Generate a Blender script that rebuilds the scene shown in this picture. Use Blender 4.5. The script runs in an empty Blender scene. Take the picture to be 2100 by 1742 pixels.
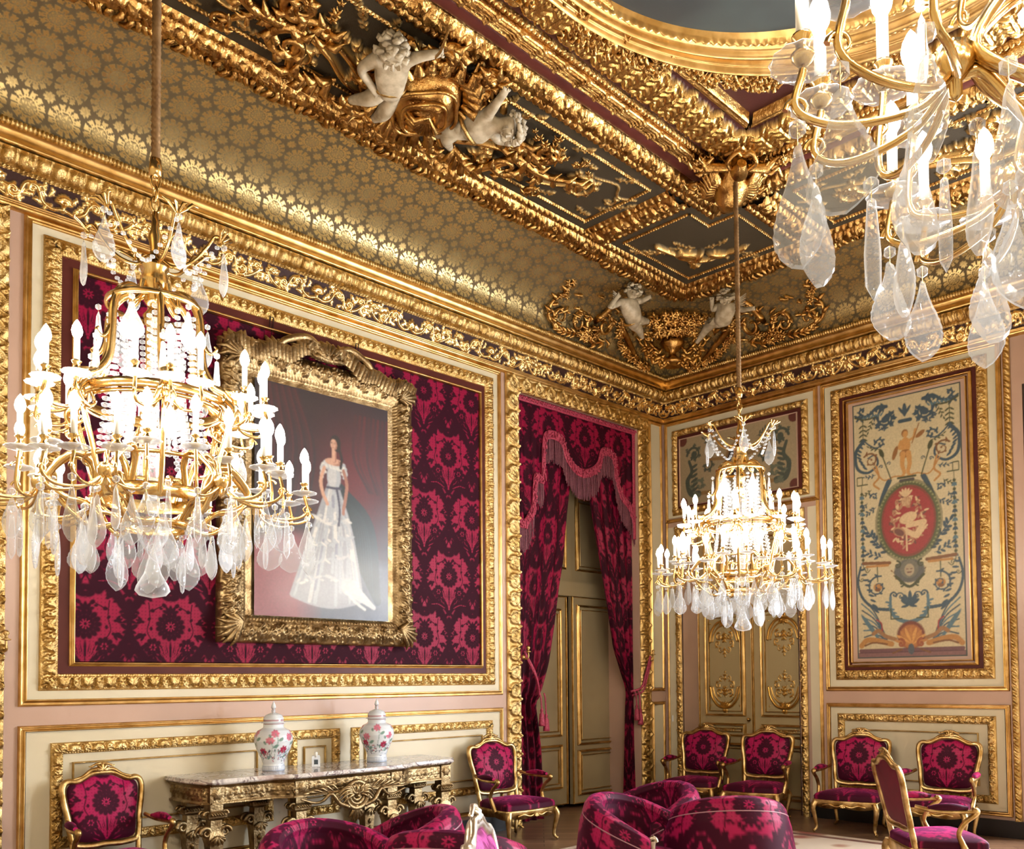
import bpy, math, random
import numpy as np
from mathutils import Vector
PI = math.pi
rnd = random.Random(7)
SC = bpy.context.scene
COL = SC.collection

# ---------------------------------------------------------------- colours and materials
def lin(r, g, b):
    f = lambda c: (c/255/12.92) if c/255 <= .04045 else ((c/255+.055)/1.055)**2.4
    return (f(r), f(g), f(b), 1.0)

class NT:
    def __init__(s, name):
        s.m = bpy.data.materials.new(name); s.m.use_nodes = True
        s.t = s.m.node_tree; s.t.nodes.clear()
        s.out = s.t.nodes.new('ShaderNodeOutputMaterial')
    def n(s, typ, **kw):
        nd = s.t.nodes.new(typ)
        for k, v in kw.items():
            if k in nd.inputs: nd.inputs[k].default_value = v
            else: setattr(nd, k, v)
        return nd
    def l(s, a, ai, b, bi): s.t.links.new(a.outputs[ai], b.inputs[bi])
    def bsdf(s, color=None, rough=.5, metal=0., **kw):
        b = s.n('ShaderNodeBsdfPrincipled'); b.inputs['Roughness'].default_value = rough
        b.inputs['Metallic'].default_value = metal
        if color: b.inputs['Base Color'].default_value = color
        for k, v in kw.items(): b.inputs[k.replace('_', ' ')].default_value = v
        s.l(b, 0, s.out, 0); return b
    def bump(s, b, scale=60, strength=.3, dist=.01, kind='noise', detail=4):
        tc = s.n('ShaderNodeTexCoord')
        if kind == 'noise':
            nz = s.n('ShaderNodeTexNoise', Scale=scale, Detail=detail)
            s.l(tc, 'Object', nz, 'Vector'); o = (nz, 0)
        else:
            nz = s.n('ShaderNodeTexVoronoi', Scale=scale); s.l(tc, 'Object', nz, 'Vector'); o = (nz, 0)
        bp = s.n('ShaderNodeBump', Strength=strength, Distance=dist)
        s.l(o[0], o[1], bp, 'Height'); s.l(bp, 0, b, 'Normal'); return nz

def mix_noise(nt, b, c1, c2, scale, lo=.35, hi=.65, sock='Base Color', detail=3):
    tc = nt.n('ShaderNodeTexCoord'); nz = nt.n('ShaderNodeTexNoise', Scale=scale, Detail=detail)
    nt.l(tc, 'Object', nz, 'Vector')
    cr = nt.n('ShaderNodeValToRGB'); cr.color_ramp.elements[0].position = lo; cr.color_ramp.elements[1].position = hi
    cr.color_ramp.elements[0].color = c1; cr.color_ramp.elements[1].color = c2
    nt.l(nz, 0, cr, 0); nt.l(cr, 0, b, sock); return cr

def M_gold(name, c=(226, 172, 88), c2=(176, 118, 46), rough=.3, bs=105, bst=.6, bd=.01, metal=1.0):
    nt = NT(name); b = nt.bsdf(lin(*c), rough, metal)
    mix_noise(nt, b, lin(*c2), lin(*c), 9, .38, .62)
    if bst: nt.bump(b, bs, bst, bd)
    return nt.m
def M_paint(name, c, c2=None, rough=.45, scale=3.0, bst=.05):
    nt = NT(name); b = nt.bsdf(lin(*c), rough)
    if c2: mix_noise(nt, b, lin(*c2), lin(*c), scale)
    if bst: nt.bump(b, 120, bst, .002)
    return nt.m
def M_pat(name, ca, cb, ra=.6, rb=.35, ma=0., mb=0., rough_bump=0., sheen=0., thr=None, cvar=0.):
    """two-tone material driven by the 'pat' attribute (0 -> a, 1 -> b)"""
    nt = NT(name); b = nt.bsdf(None, .5)
    at = nt.n('ShaderNodeAttribute', attribute_name='pat')
    src = (at, 'Fac')
    if thr:
        mr = nt.n('ShaderNodeMapRange'); mr.inputs[1].default_value = thr[0]; mr.inputs[2].default_value = thr[1]
        nt.l(at, 'Fac', mr, 0); src = (mr, 0)
    mc = nt.n('ShaderNodeMix', data_type='RGBA'); mc.inputs[6].default_value = ca; mc.inputs[7].default_value = cb
    nt.l(src[0], src[1], mc, 0); nt.l(mc, 2, b, 'Base Color')
    for sock, x0, x1 in (('Roughness', ra, rb), ('Metallic', ma, mb)):
        mr2 = nt.n('ShaderNodeMapRange'); mr2.inputs[3].default_value = x0; mr2.inputs[4].default_value = x1
        nt.l(src[0], src[1], mr2, 0); nt.l(mr2, 0, b, sock)
    if sheen:
        b.inputs['Sheen Weight'].default_value = sheen; b.inputs['Sheen Roughness'].default_value = .35
        b.inputs['Sheen Tint'].default_value = lin(240, 90, 170)
    b.inputs['Specular IOR Level'].default_value = .14
    if rough_bump: nt.bump(b, 90, rough_bump, .006)
    return nt.m
def M_col(name, rough=.6, metal=0., bst=0., coat=0.):
    nt = NT(name); b = nt.bsdf(None, rough, metal)
    at = nt.n('ShaderNodeAttribute', attribute_name='col'); nt.l(at, 'Color', b, 'Base Color')
    if coat: b.inputs['Coat Weight'].default_value = coat; b.inputs['Coat Roughness'].default_value = .22
    if bst: nt.bump(b, 260, bst, .003)
    return nt.m

G = {}
G['gold'] = M_gold('gilt_carving', (222, 192, 132), (184, 150, 90))
G['goldp'] = M_gold('gilt_moulding', (224, 186, 122), (196, 156, 92), .33, 30, .12, .004)
G['goldd'] = M_gold('dull_gilt', (176, 152, 112), (122, 98, 66), .42, 60, .4, .012)
G['goldc'] = M_gold('ceiling_gilt', (214, 172, 104), (160, 116, 60), .28, 60, .45, .012)
G['goldk'] = M_gold('pale_gilt_wood', (226, 196, 138), (160, 124, 70), .36, 60, .3, .006)
G['brass'] = M_gold('lamp_brass', (232, 200, 138), (214, 176, 108), .2, 30, .08, .003)
G['silverg'] = M_gold('silvered_and_lit_gilt', (236, 228, 216), (190, 176, 156), .34, 40, .3, .006)  # silver gilt; on the side chair, strong light on gold put into the colour
G['cream'] = M_paint('cream_paint', (224, 208, 176), (213, 197, 163), .42, 1.3)
G['tan'] = M_paint('pinkish_tan_paint', (196, 160, 138), (188, 152, 130), .4, 1.5)
G['maroon'] = M_paint('maroon_paint', (92, 44, 36), (82, 38, 32), .38, 3)
G['umber'] = M_paint('dark_umber_paint', (66, 56, 42), (58, 48, 36), .6, 3)
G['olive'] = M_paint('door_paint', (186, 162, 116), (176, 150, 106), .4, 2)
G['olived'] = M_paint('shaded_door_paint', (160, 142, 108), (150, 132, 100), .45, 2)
G['black'] = M_paint('black_skirting', (14, 12, 14), None, .35)
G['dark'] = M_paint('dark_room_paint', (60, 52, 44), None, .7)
G['plaster'] = M_paint('far_wall_paint', (205, 186, 148), (190, 170, 130), .6)
G['stone'] = M_paint('painted_plaster_figure', (200, 184, 156), (160, 142, 114), .5, 14, .2)
G['frieze'] = M_pat('frieze_gilt_on_brown', lin(56, 30, 24), lin(226, 190, 126), .5, .26, 0, 1, .25)
G['ceilpat'] = M_pat('ceiling_gilt_on_umber', lin(64, 54, 40), lin(220, 178, 108), .6, .25, 0, 1, .3)
G['ceilmar'] = M_pat('ceiling_gilt_on_maroon', lin(70, 34, 28), lin(214, 172, 100), .5, .27, 0, 1, .3)
G['doorpat'] = M_pat('door_gilt_on_cream', lin(178, 156, 112), lin(205, 160, 82), .45, .32, 0, 1, .2)
G['cove'] = M_pat('cove_paper', lin(104, 88, 62), lin(206, 180, 122), .6, .38, .25, .97, 0.)
G['damask'] = M_pat('damask_hanging', lin(140, 17, 54), lin(46, 2, 20), .45, .7, 0, 0, 0, 0.0)
G['velvet'] = M_pat('damask_upholstery', lin(172, 30, 82), lin(60, 4, 30), .4, .6, 0, 0, 0, .45)
G['velvetp'] = M_paint('plain_crimson_velvet', (112, 8, 40), (98, 6, 34), .7, 6)
G['fringe'] = M_paint('rose_fringe', (184, 66, 92), (146, 40, 66), .6, 60, .5)
G['paint'] = M_col('painted_panel', .55, 0, .25)
G['canvas'] = M_col('varnished_canvas', .45, 0, .15, .4)
G['porcelain'] = M_col('glazed_porcelain', .12, 0, 0, .5)
def _glass():
    nt = NT('lead_crystal')
    tr = nt.n('ShaderNodeBsdfTransparent'); tr.inputs[0].default_value = (.93, .94, .95, 1)
    pr = nt.n('ShaderNodeBsdfPrincipled'); pr.inputs['Base Color'].default_value = (.9, .91, .93, 1)
    pr.inputs['Roughness'].default_value = .06; pr.inputs['Specular IOR Level'].default_value = 1.0
    fr = nt.n('ShaderNodeLayerWeight', Blend=.5)
    pw_ = nt.n('ShaderNodeMath', operation='POWER'); nt.l(fr, 1, pw_, 0); pw_.inputs[1].default_value = 2.2
    mr = nt.n('ShaderNodeMapRange'); mr.inputs[3].default_value = .15; mr.inputs[4].default_value = .85
    nt.l(pw_, 0, mr, 0)
    mx = nt.n('ShaderNodeMixShader'); nt.l(mr, 0, mx, 0); nt.l(tr, 0, mx, 1); nt.l(pr, 0, mx, 2); nt.l(mx, 0, nt.out, 0)
    return nt.m
G['crystal'] = _glass()
def _emit(name, c, s):
    nt = NT(name); e = nt.n('ShaderNodeEmission', Strength=s); e.inputs[0].default_value = c; nt.l(e, 0, nt.out, 0); return nt.m
G['bulb'] = _emit('lit_bulb', (1, .91, .78, 1), 195.0)
G['candle'] = M_paint('white_candle_tube', (245, 240, 228), None, .4, 3, 0)
def _marble():
    nt = NT('veined_marble'); b = nt.bsdf(None, .12)
    tc = nt.n('ShaderNodeTexCoord'); nz = nt.n('ShaderNodeTexNoise', Scale=3.2, Detail=7, Distortion=2.6)
    nt.l(tc, 'Object', nz, 'Vector')
    cr = nt.n('ShaderNodeValToRGB'); e = cr.color_ramp.elements
    e[0].position = .3; e[0].color = lin(110, 86, 90); e[1].position = .72; e[1].color = lin(222, 208, 196)
    for p, c in ((.42, lin(228, 218, 208)), (.485, lin(104, 78, 84)), (.52, lin(236, 228, 220)), (.62, lin(190, 166, 158))):
        x = cr.color_ramp.elements.new(p); x.color = c
    nt.l(nz, 0, cr, 0); nt.l(cr, 0, b, 'Base Color'); return nt.m
G['marble'] = _marble()
for k_ in ('maroon', 'umber'): G[k_].node_tree.nodes['Principled BSDF'].inputs['Specular IOR Level'].default_value = .15
def _floor():
    nt = NT('oak_parquet'); b = nt.bsdf(None, .32)
    tc = nt.n('ShaderNodeTexCoord'); mp = nt.n('ShaderNodeMapping'); mp.inputs['Rotation'].default_value = (0, 0, PI/4)
    nt.l(tc, 'Object', mp, 'Vector')
    br = nt.n('ShaderNodeTexBrick', Scale=1.0); br.inputs['Color1'].default_value = lin(150, 112, 84); br.inputs['Color2'].default_value = lin(120, 88, 66)
    br.inputs['Mortar'].default_value = lin(60, 42, 32); br.inputs['Mortar Size'].default_value = .004
    br.inputs['Brick Width'].default_value = 1.1; br.inputs['Row Height'].default_value = .11
    nt.l(mp, 0, br, 'Vector'); nt.l(br, 0, b, 'Base Color'); return nt.m
G['floor'] = _floor()

# ---------------------------------------------------------------- mesh building
MA = lambda P: np.stack([P[:, 0], -P[:, 2], P[:, 1]], 1)          # wall with the portrait: u = x, v = z, w out of the wall
MW = lambda P: np.stack([-P[:, 2], -P[:, 0], P[:, 1]], 1)         # wall with the door: u = -y
CZ = 6.02
MC = lambda P: np.stack([P[:, 0], -P[:, 1], CZ-P[:, 2]], 1)       # ceiling: u = x, v = -y, w downwards
MI = lambda P: P
def arr(p): return np.asarray(p, dtype=np.float64).reshape(-1, 3)

class MB:
    def __init__(s): s.V = []; s.F = []; s.n = 0; s.pat = []; s.col = []
    def add(s, V, F, mi=0, pat=0., col=None, smooth=True, M=None):
        V = arr(V)
        if M is not None: V = M(V)
        k = len(V)
        s.V.append(V); s.pat.append(np.broadcast_to(np.asarray(pat, float), (k,)).copy())
        c = np.ones((k, 4)) if col is None else np.broadcast_to(np.asarray(col, float), (k, 4)).copy()
        s.col.append(c)
        if isinstance(F, np.ndarray): s.F.append((F+s.n, mi, smooth))
        else:
            by = {}
            for f in F: by.setdefault(len(f), []).append(f)
            for kk, fs in by.items(): s.F.append((np.array(fs)+s.n, mi, smooth))
        s.n += k
    def build(s, name, mats, parent=None, attrs=True):
        if not isinstance(mats, (list, tuple)): mats = [mats]
        V = np.concatenate(s.V); me = bpy.data.meshes.new(name)
        me.vertices.add(len(V)); me.vertices.foreach_set('co', V.astype(np.float32).ravel())
        li, ls, mi, sm = [], [], [], []; off = 0
        for F, m, sf in s.F:
            n, k = F.shape
            li.append(F.ravel()); ls.append(off+np.arange(n)*k); mi.append(np.full(n, m)); sm.append(np.full(n, sf)); off += n*k
        li = np.concatenate(li); ls = np.concatenate(ls); mi = np.concatenate(mi); sm = np.concatenate(sm)
        me.loops.add(len(li)); me.polygons.add(len(ls))
        me.loops.foreach_set('vertex_index', li.astype(np.int32)); me.polygons.foreach_set('loop_start', ls.astype(np.int32))
        me.polygons.foreach_set('material_index', mi.astype(np.int32)); me.polygons.foreach_set('use_smooth', sm)
        me.update(calc_edges=True); me.validate()
        for m in mats: me.materials.append(G[m] if isinstance(m, str) else m)
        if attrs:
            p = np.concatenate(s.pat)
            if p.any():
                a = me.attributes.new('pat', 'FLOAT', 'POINT'); a.data.foreach_set('value', p.astype(np.float32))
            c = np.concatenate(s.col)
            if (c != 1).any():
                a = me.attributes.new('col', 'FLOAT_COLOR', 'POINT'); a.data.foreach_set('color', c.astype(np.float32).ravel())
        o = bpy.data.objects.new(name, me); COL.objects.link(o)
        if parent: o.parent = parent
        return o

def gridF(nu, nv, wu=False, wv=False):
    a = np.arange(nu*nv).reshape(nu, nv)
    if wu: a = np.vstack([a, a[:1]])
    if wv: a = np.hstack([a, a[:, :1]])
    return np.stack([a[:-1, :-1], a[1:, :-1], a[1:, 1:], a[:-1, 1:]], -1).reshape(-1, 4)
def box(mb, x0, x1, y0, y1, z0, z1, mi=0, M=None, pat=0., col=None):
    V = [(x, y, z) for x in (x0, x1) for y in (y0, y1) for z in (z0, z1)]
    F = [(0, 1, 3, 2), (4, 6, 7, 5), (0, 4, 5, 1), (2, 3, 7, 6), (0, 2, 6, 4), (1, 5, 7, 3)]
    mb.add(V, F, mi, pat, col, False, M)
def tube(mb, pts, rad, n=8, mi=0, M=None, flat=1.0, up=None, closed=False, cap=True, pat=0., col=None):
    P = arr(pts); k = len(P); rad = np.broadcast_to(np.asarray(rad, float), (k,))
    T = np.gradient(P, axis=0) if not closed else np.roll(P, -1, 0)-np.roll(P, 1, 0)
    T /= np.linalg.norm(T, axis=1)[:, None]+1e-12
    if up is None:
        up = np.array([0, 0, 1.]) if abs(T[0][2]) < .9 else np.array([1., 0, 0])
    up = np.asarray(up, float); N = []
    for t in T:
        u = up-t*(up@t); u /= np.linalg.norm(u)+1e-12; N.append(u)
        up = u if not closed else up
    N = np.array(N); B = np.cross(T, N)
    a = np.arange(n)*2*PI/n
    V = P[:, None]+rad[:, None, None]*(np.cos(a)[None, :, None]*N[:, None]*flat+np.sin(a)[None, :, None]*B[:, None])
    F = gridF(k, n, closed, True)
    fl = [F]
    mb.add(V.reshape(-1, 3), F, mi, pat, col, True, M)
    if cap and not closed:
        for j in (0, k-1): mb.add(V[j], [tuple(range(n))], mi, pat, col, True, M)
def lathe(mb, prof, c=(0, 0, 0), n=24, mi=0, M=None, flute=0, fa=0., pat=0., colf=None):
    pr = np.array(prof, float); a = np.arange(n)*2*PI/n
    r = pr[:, 0][:, None]*(1+fa*np.cos(flute*a)[None, :]) if flute else np.repeat(pr[:, 0][:, None], n, 1)
    V = np.stack([c[0]+r*np.cos(a), c[1]+r*np.sin(a), c[2]+np.repeat(pr[:, 1][:, None], n, 1)], -1).reshape(-1, 3)
    mb.add(V, gridF(len(pr), n, False, True), mi, pat, colf(V) if colf else None, True, M)
def catmull(P, n=8, closed=False):
    P = np.asarray(P, float); k = len(P); out = []
    rng_ = range(k if closed else k-1)
    for i in rng_:
        p0 = P[(i-1) % k] if closed or i > 0 else 2*P[0]-P[1]
        p1 = P[i]; p2 = P[(i+1) % k]
        p3 = P[(i+2) % k] if closed or i < k-2 else 2*P[-1]-P[-2]
        for t in np.arange(n)/n:
            out.append(.5*((2*p1)+(-p0+p2)*t+(2*p0-5*p1+4*p2-p3)*t*t+(-p0+3*p1-3*p2+p3)*t**3))
    if not closed: out.append(P[-1])
    return np.array(out)

def struct(o): o['kind'] = 'structure'; return o
def tag(o, label, cat, group=None, kind=None):
    o['label'] = label; o['category'] = cat
    if group: o['group'] = group
    if kind: o['kind'] = kind
    return o
def empty(name, loc=(0, 0, 0), rz=0):
    o = bpy.data.objects.new(name, None); COL.objects.link(o); o.location = loc; o.rotation_euler = (0, 0, rz)
    o.empty_display_size = .1; return o
def copy_tree(o, parent=None):
    c = o.copy(); COL.objects.link(c)
    if parent: c.parent = parent
    for ch in list(o.children): copy_tree(ch, c)
    return c

# ---------------------------------------------------------------- relief canvas (height + ink)
class Canvas:
    """W x Hh metres, res metres per cell; wrap = periodic in u (0) and/or v (1)"""
    def __init__(s, W, Hh, res, wrap=(True, False)):
        s.nu = max(2, round(W/res)); s.nv = max(2, round(Hh/res)); s.W = W; s.Hh = Hh; s.du = W/s.nu; s.dv = Hh/s.nv
        s.h = np.zeros((s.nu, s.nv)); s.p = np.zeros((s.nu, s.nv)); s.wrap = wrap
        s.rgb = None
    def color(s, c): s.rgb = np.zeros((s.nu, s.nv, 3))+np.array(c[:3]); return s
    def _win(s, x, y, r):
        i = np.arange(math.floor((x-r)/s.du), math.ceil((x+r)/s.du)+1); j = np.arange(math.floor((y-r)/s.dv), math.ceil((y+r)/s.dv)+1)
        dx = (i+.5)*s.du-x; dy = (j+.5)*s.dv-y
        if s.wrap[0]: i = i % s.nu
        else: k = (i >= 0) & (i < s.nu); i = i[k]; dx = dx[k]
        if s.wrap[1]: j = j % s.nv
        else: k = (j >= 0) & (j < s.nv); j = j[k]; dy = dy[k]
        return i, j, dx[:, None], dy[None, :]
    def _put(s, i, j, d, h, ink, groove=0., q=None):
        if not len(i) or not len(j): return
        inside = d < 1
        hh = np.where(inside, h*np.sqrt(np.clip(1-d*d, 0, 1)), 0)
        if q is not None: hh = hh*(1-groove*np.exp(-(q/.22)**2))
        ix = np.ix_(i, j)
        s.h[ix] = np.maximum(s.h[ix], hh)
        if s.rgb is None: s.p[ix] = np.maximum(s.p[ix], np.clip((1-d)*3, 0, 1)*ink) if ink > 0 else np.where(inside, 0, s.p[ix])
        else:
            a = np.clip((1-d)*min(6., 1.0/max(.02, .3)), 0, 1); a = np.where(d < .93, 1, np.where(d < 1, .6, 0))[..., None]
            s.rgb[ix] = s.rgb[ix]*(1-a)+np.array(ink[:3])*a
    def ell(s, x, y, rx, ry, ang=0, h=.01, ink=1., groove=0.):
        i, j, dx, dy = s._win(x, y, max(rx, ry)*1.05)
        c, n = math.cos(ang), math.sin(ang)
        a = (dx*c+dy*n)/rx; b = (-dx*n+dy*c)/ry
        s._put(i, j, np.sqrt(a*a+b*b), h, ink, groove, b if groove else None)
    def stroke(s, pts, w, h=.01, ink=1., step=None):
        P = np.asarray(pts, float)[:, :2]; k = len(P); w = np.broadcast_to(np.asarray(w, float), (k,)); hs = np.broadcast_to(np.asarray(h, float), (k,))
        L = np.concatenate([[0], np.cumsum(np.linalg.norm(np.diff(P, axis=0), axis=1))])
        if L[-1] < 1e-9: return
        st = step or max(s.du*.8, float(w.max())*.25); m = max(2, int(L[-1]/st)+1)
        q = np.linspace(0, L[-1], m)
        X = np.interp(q, L, P[:, 0]); Y = np.interp(q, L, P[:, 1]); Wd = np.interp(q, L, w); Hq = np.interp(q, L, hs)
        for x, y, ww, h_ in zip(X, Y, Wd, Hq): s.ell(x, y, max(ww, s.du*.6), max(ww, s.du*.6), 0, h_, ink)
    def leaf(s, x, y, ang, L, wd, h=.01, ink=1., lobes=0, groove=.35):
        if lobes:
            for k in range(lobes):
                t = (k+.7)/(lobes+.6); r = wd*math.sin(PI*min(.95, t*.8+.15))
                for sg in (-1, 1):
                    s.ell(x+math.cos(ang)*L*t+math.cos(ang+sg*1.0)*r*.55, y+math.sin(ang)*L*t+math.sin(ang+sg*1.0)*r*.55, r*.75, r*.3, ang+sg*.8, h*.9, ink)
        s.ell(x+math.cos(ang)*L/2, y+math.sin(ang)*L/2, L/2, wd/2 if not lobes else wd/3, ang, h, ink, groove)
    def rosette(s, x, y, r, n=6, h=.012, ink=1., rot=0.):
        for k in range(n):
            a = rot+2*PI*k/n; s.ell(x+math.cos(a)*r*.58, y+math.sin(a)*r*.58, r*.44, r*.3, a, h*.8, ink, .3)
        s.ell(x, y, r*.26, r*.26, 0, h, ink)
    def spiral(s, x, y, r, a0, turns, w, h=.012, ink=1., d=1, leaves=0, ll=.0, lw=.4, end=None, tail=None):
        """scroll that starts at radius r, angle a0 and winds in; optional tail point list leads into it"""
        n = int(22*turns)+4; t = np.linspace(0, 1, n)
        a = a0+d*2*PI*turns*t; rr = r*(1-.86*t**.85)
        P = np.stack([x+rr*np.cos(a), y+rr*np.sin(a)], 1); W = w*(1-.55*t)
        if tail is not None: P = np.vstack([np.asarray(tail, float), P]); W = np.concatenate([np.linspace(w*.5, w, len(tail)), W])
        s.stroke(P, W, h, ink)
        s.ell(P[-1][0], P[-1][1], w*1.1, w*1.1, 0, h*1.15, ink)
        for k in range(leaves):
            q = int((len(P)-1)*(.05+.7*k/max(1, leaves))); tx, ty = P[min(q+1, len(P)-1)]-P[q]; an = math.atan2(ty, tx)
            s.leaf(P[q][0], P[q][1], an-d*.75, ll*(1-.5*k/leaves), ll*lw, h*.9, ink, 2 if ll > .05 else 0)
            if k % 2 == 0: s.leaf(P[q][0], P[q][1], an+d*.9, ll*.6, ll*lw*.6, h*.8, ink)
    def sprig(s, x, y, ang, L, n=5, ls=.02, h=.008, ink=1., bend=.6, w=.003, flower=0):
        t = np.linspace(0, 1, 10); A = ang+bend*t; st = L/9
        P = [(x, y)]
        for a in A[:-1]: P.append((P[-1][0]+math.cos(a)*st, P[-1][1]+math.sin(a)*st))
        s.stroke(P, w, h*.7, ink)
        for k in range(n):
            q = 1+int(8*k/n); sg = 1 if k % 2 else -1
            s.leaf(P[q][0], P[q][1], A[q]+sg*.8, ls, ls*.45, h, ink)
        s.leaf(P[-1][0], P[-1][1], A[-1], ls, ls*.45, h, ink)
        if flower: s.rosette(P[-1][0], P[-1][1], flower, 5, h*1.4, ink)
    def samp(s, u, v, what='h'):
        A = s.h if what == 'h' else (s.p if what == 'p' else s.rgb)
        x = np.asarray(u)/s.du-.5; y = np.asarray(v)/s.dv-.5
        i = np.floor(x).astype(int); j = np.floor(y).astype(int); fx = x-i; fy = y-j
        def ix(k, n, w): return k % n if w else np.clip(k, 0, n-1)
        i0, i1, j0, j1 = ix(i, s.nu, s.wrap[0]), ix(i+1, s.nu, s.wrap[0]), ix(j, s.nv, s.wrap[1]), ix(j+1, s.nv, s.wrap[1])
        if what == 'c': fx = fx[..., None]; fy = fy[..., None]
        return A[i0, j0]*(1-fx)*(1-fy)+A[i1, j0]*fx*(1-fy)+A[i0, j1]*(1-fx)*fy+A[i1, j1]*fx*fy

def soften(c, n=1, amp=.03, seed=1, stretch=1):
    """brushwork: feather the edges of a painted canvas and break up its flat tones"""
    A = c.rgb
    for _ in range(n):
        A = np.pad(A, ((1, 1), (1, 1), (0, 0)), 'edge'); A = (A[:-2, 1:-1]+2*A[1:-1, 1:-1]+A[2:, 1:-1])/4+0*0 if False else (A[:-2, 1:-1]+A[2:, 1:-1]+A[1:-1, :-2]+A[1:-1, 2:]+2*A[1:-1, 1:-1])/6
    g = np.random.RandomState(seed).rand(c.nu, c.nv)
    for _ in range(2): g = (g+np.roll(g, 1, 0)+np.roll(g, -1, 0)+np.roll(g, stretch, 1)+np.roll(g, -1, 1))/5
    c.rgb = np.clip(A*(1+amp*10*(g-.5))[..., None], 0, 1)

# tileable ornaments: along u (period W), across v
def T_foliage(W=.5, Hh=.14, res=.006, seed=3, hh=.02):
    c = Canvas(W, Hh, res); r = random.Random(seed)
    n = max(4, int(W/.12))
    for k in range(n):
        x = W*(k+.5)/n; d = 1 if k % 2 else -1
        c.spiral(x, Hh*(.5+.08*d), Hh*.3, PI/2*d, 1.2, Hh*.05, hh, 1, d, 4, Hh*.28, .5)
        c.rosette(x+W/n/2, Hh*(.5-.1*d), Hh*.2, 5, hh, 1, r.random())
        c.leaf(x+W/n*.5, Hh*.5, .3*d, Hh*.5, Hh*.22, hh*.8, 1, 2)
    for k in range(int(W*Hh/.0012)):
        c.leaf(r.random()*W, r.uniform(.1, .9)*Hh, r.random()*6.28, r.uniform(.14, .3)*Hh, Hh*.1, hh*r.uniform(.4, .9), 1)
    return c
def T_leafband(W=.16, Hh=.1, res=.0035, hh=.02):
    c = Canvas(W, Hh, res)
    for sg in (-1, 1):
        c.spiral(W*.5, Hh*.5, Hh*.3, PI/2*sg, .9, Hh*.06, hh, 1, sg, 2, Hh*.3, .5)
    c.leaf(0, Hh*.15, PI/2, Hh*.7, Hh*.5, hh, 1, 3); c.leaf(W*.5, Hh*.12, PI/2, Hh*.8, Hh*.28, hh*1.1, 1, 3)
    c.ell(W*.25, Hh*.82, Hh*.1, Hh*.1, 0, hh*.8); c.ell(W*.75, Hh*.82, Hh*.1, Hh*.1, 0, hh*.8)
    c.leaf(W*.25, Hh*.2, PI/2+.5, Hh*.5, Hh*.16, hh*.7, 1); c.leaf(W*.75, Hh*.2, PI/2-.5, Hh*.5, Hh*.16, hh*.7, 1)
    return c
TF = T_foliage(); TL = T_leafband()
def h_plain(a, t): return .028*np.sin(PI*np.clip(t, 0, 1))**.6
def h_cyma(a, t): return .012+.022*np.sin(PI*t*.5)+.008*np.sin(3*PI*t)
def h_step(a, t): return .014+.02*(t > .25)+.012*(t > .55)-.022*(t > .82)
def h_leaf(a, t, W=.16): return .016+.012*np.sin(PI*t)**.7+TL.samp(a*(.16/W), t*.1)*1.5*((t > .10) & (t < .82))+.008*np.clip(np.cos(a*2*PI/.018), 0, 1)*((t > .84) & (t < .96))
def h_fol(a, t): return .014+.014*np.sin(PI*t)**.6+TF.samp(a, .02+t*.1)*1.5
def h_rope(a, t, p=.045): return .012+.034*np.sin(PI*t)*(.62+.38*np.sin(2*PI*(a/p+t*.9)))
def h_bead(a, t, p=.03): return .006+.022*np.sin(PI*t)*np.sqrt(np.clip(1-(((a % p)/p-.5)*2.1)**2, 0, 1))
def h_guil(a, t, p=.2):
    x = (a % p)/p; h = .016+.01*np.sin(PI*t)
    d = np.sqrt(((x-.5)*p)**2+((t-.5)*.19)**2)/.5
    h = h+.024*np.exp(-((d-.135)/.028)**2)+.02*np.exp(-(d/.05)**2)+.012*np.exp(-((d-.075)/.016)**2)
    s1 = np.abs((t-.5)-.42*np.cos(2*PI*x)); h = np.maximum(h, .016+.034*np.exp(-(s1/.09)**2))
    return h+.018*((t < .08) | (t > .92))
def h_egg(a, t, p=.07):
    x = ((a % p)/p-.5)*2; return .01+.03*np.sqrt(np.clip(1-(x/.75)**2-((t-.5)/.46)**2, 0, 1))+.018*np.exp(-((np.abs(x)-.95)/.1)**2)

def strip(mb, M, p0, p1, wdir, width, hf, da=.01, nt=10, m0=1, m1=1, mi=0, w0=0., back=True, a0=0., pat=0.):
    """moulding from p0 to p1 (2-D wall coords) spreading to wdir by width; m0/m1: mitre (1), square (0), reverse (-1)"""
    p0 = np.array(p0, float); p1 = np.array(p1, float); L = np.linalg.norm(p1-p0); d = (p1-p0)/L; wd = np.array(wdir, float)
    na = max(2, int(round(L/da))+1); t = np.linspace(0, 1, nt+1); s = np.linspace(0, 1, na)
    lo = m0*t*width; hi = L-m1*t*width
    A = lo[None, :]+(hi-lo)[None, :]*s[:, None]; T = np.repeat(t[None, :], na, 0)
    H = hf(A+a0, T)*np.ones_like(A)
    H[:, 0] = 0; H[:, -1] = 0 if back else H[:, -1]
    XY = p0+A[..., None]*d+(T*width)[..., None]*wd
    V = np.concatenate([XY, (H+w0)[..., None]], -1).reshape(-1, 3)
    F = gridF(na, nt+1)
    if d[0]*wd[1]-d[1]*wd[0] < 0: F = F[:, ::-1]
    mb.add(V, F, mi, pat, None, True, M)
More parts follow.
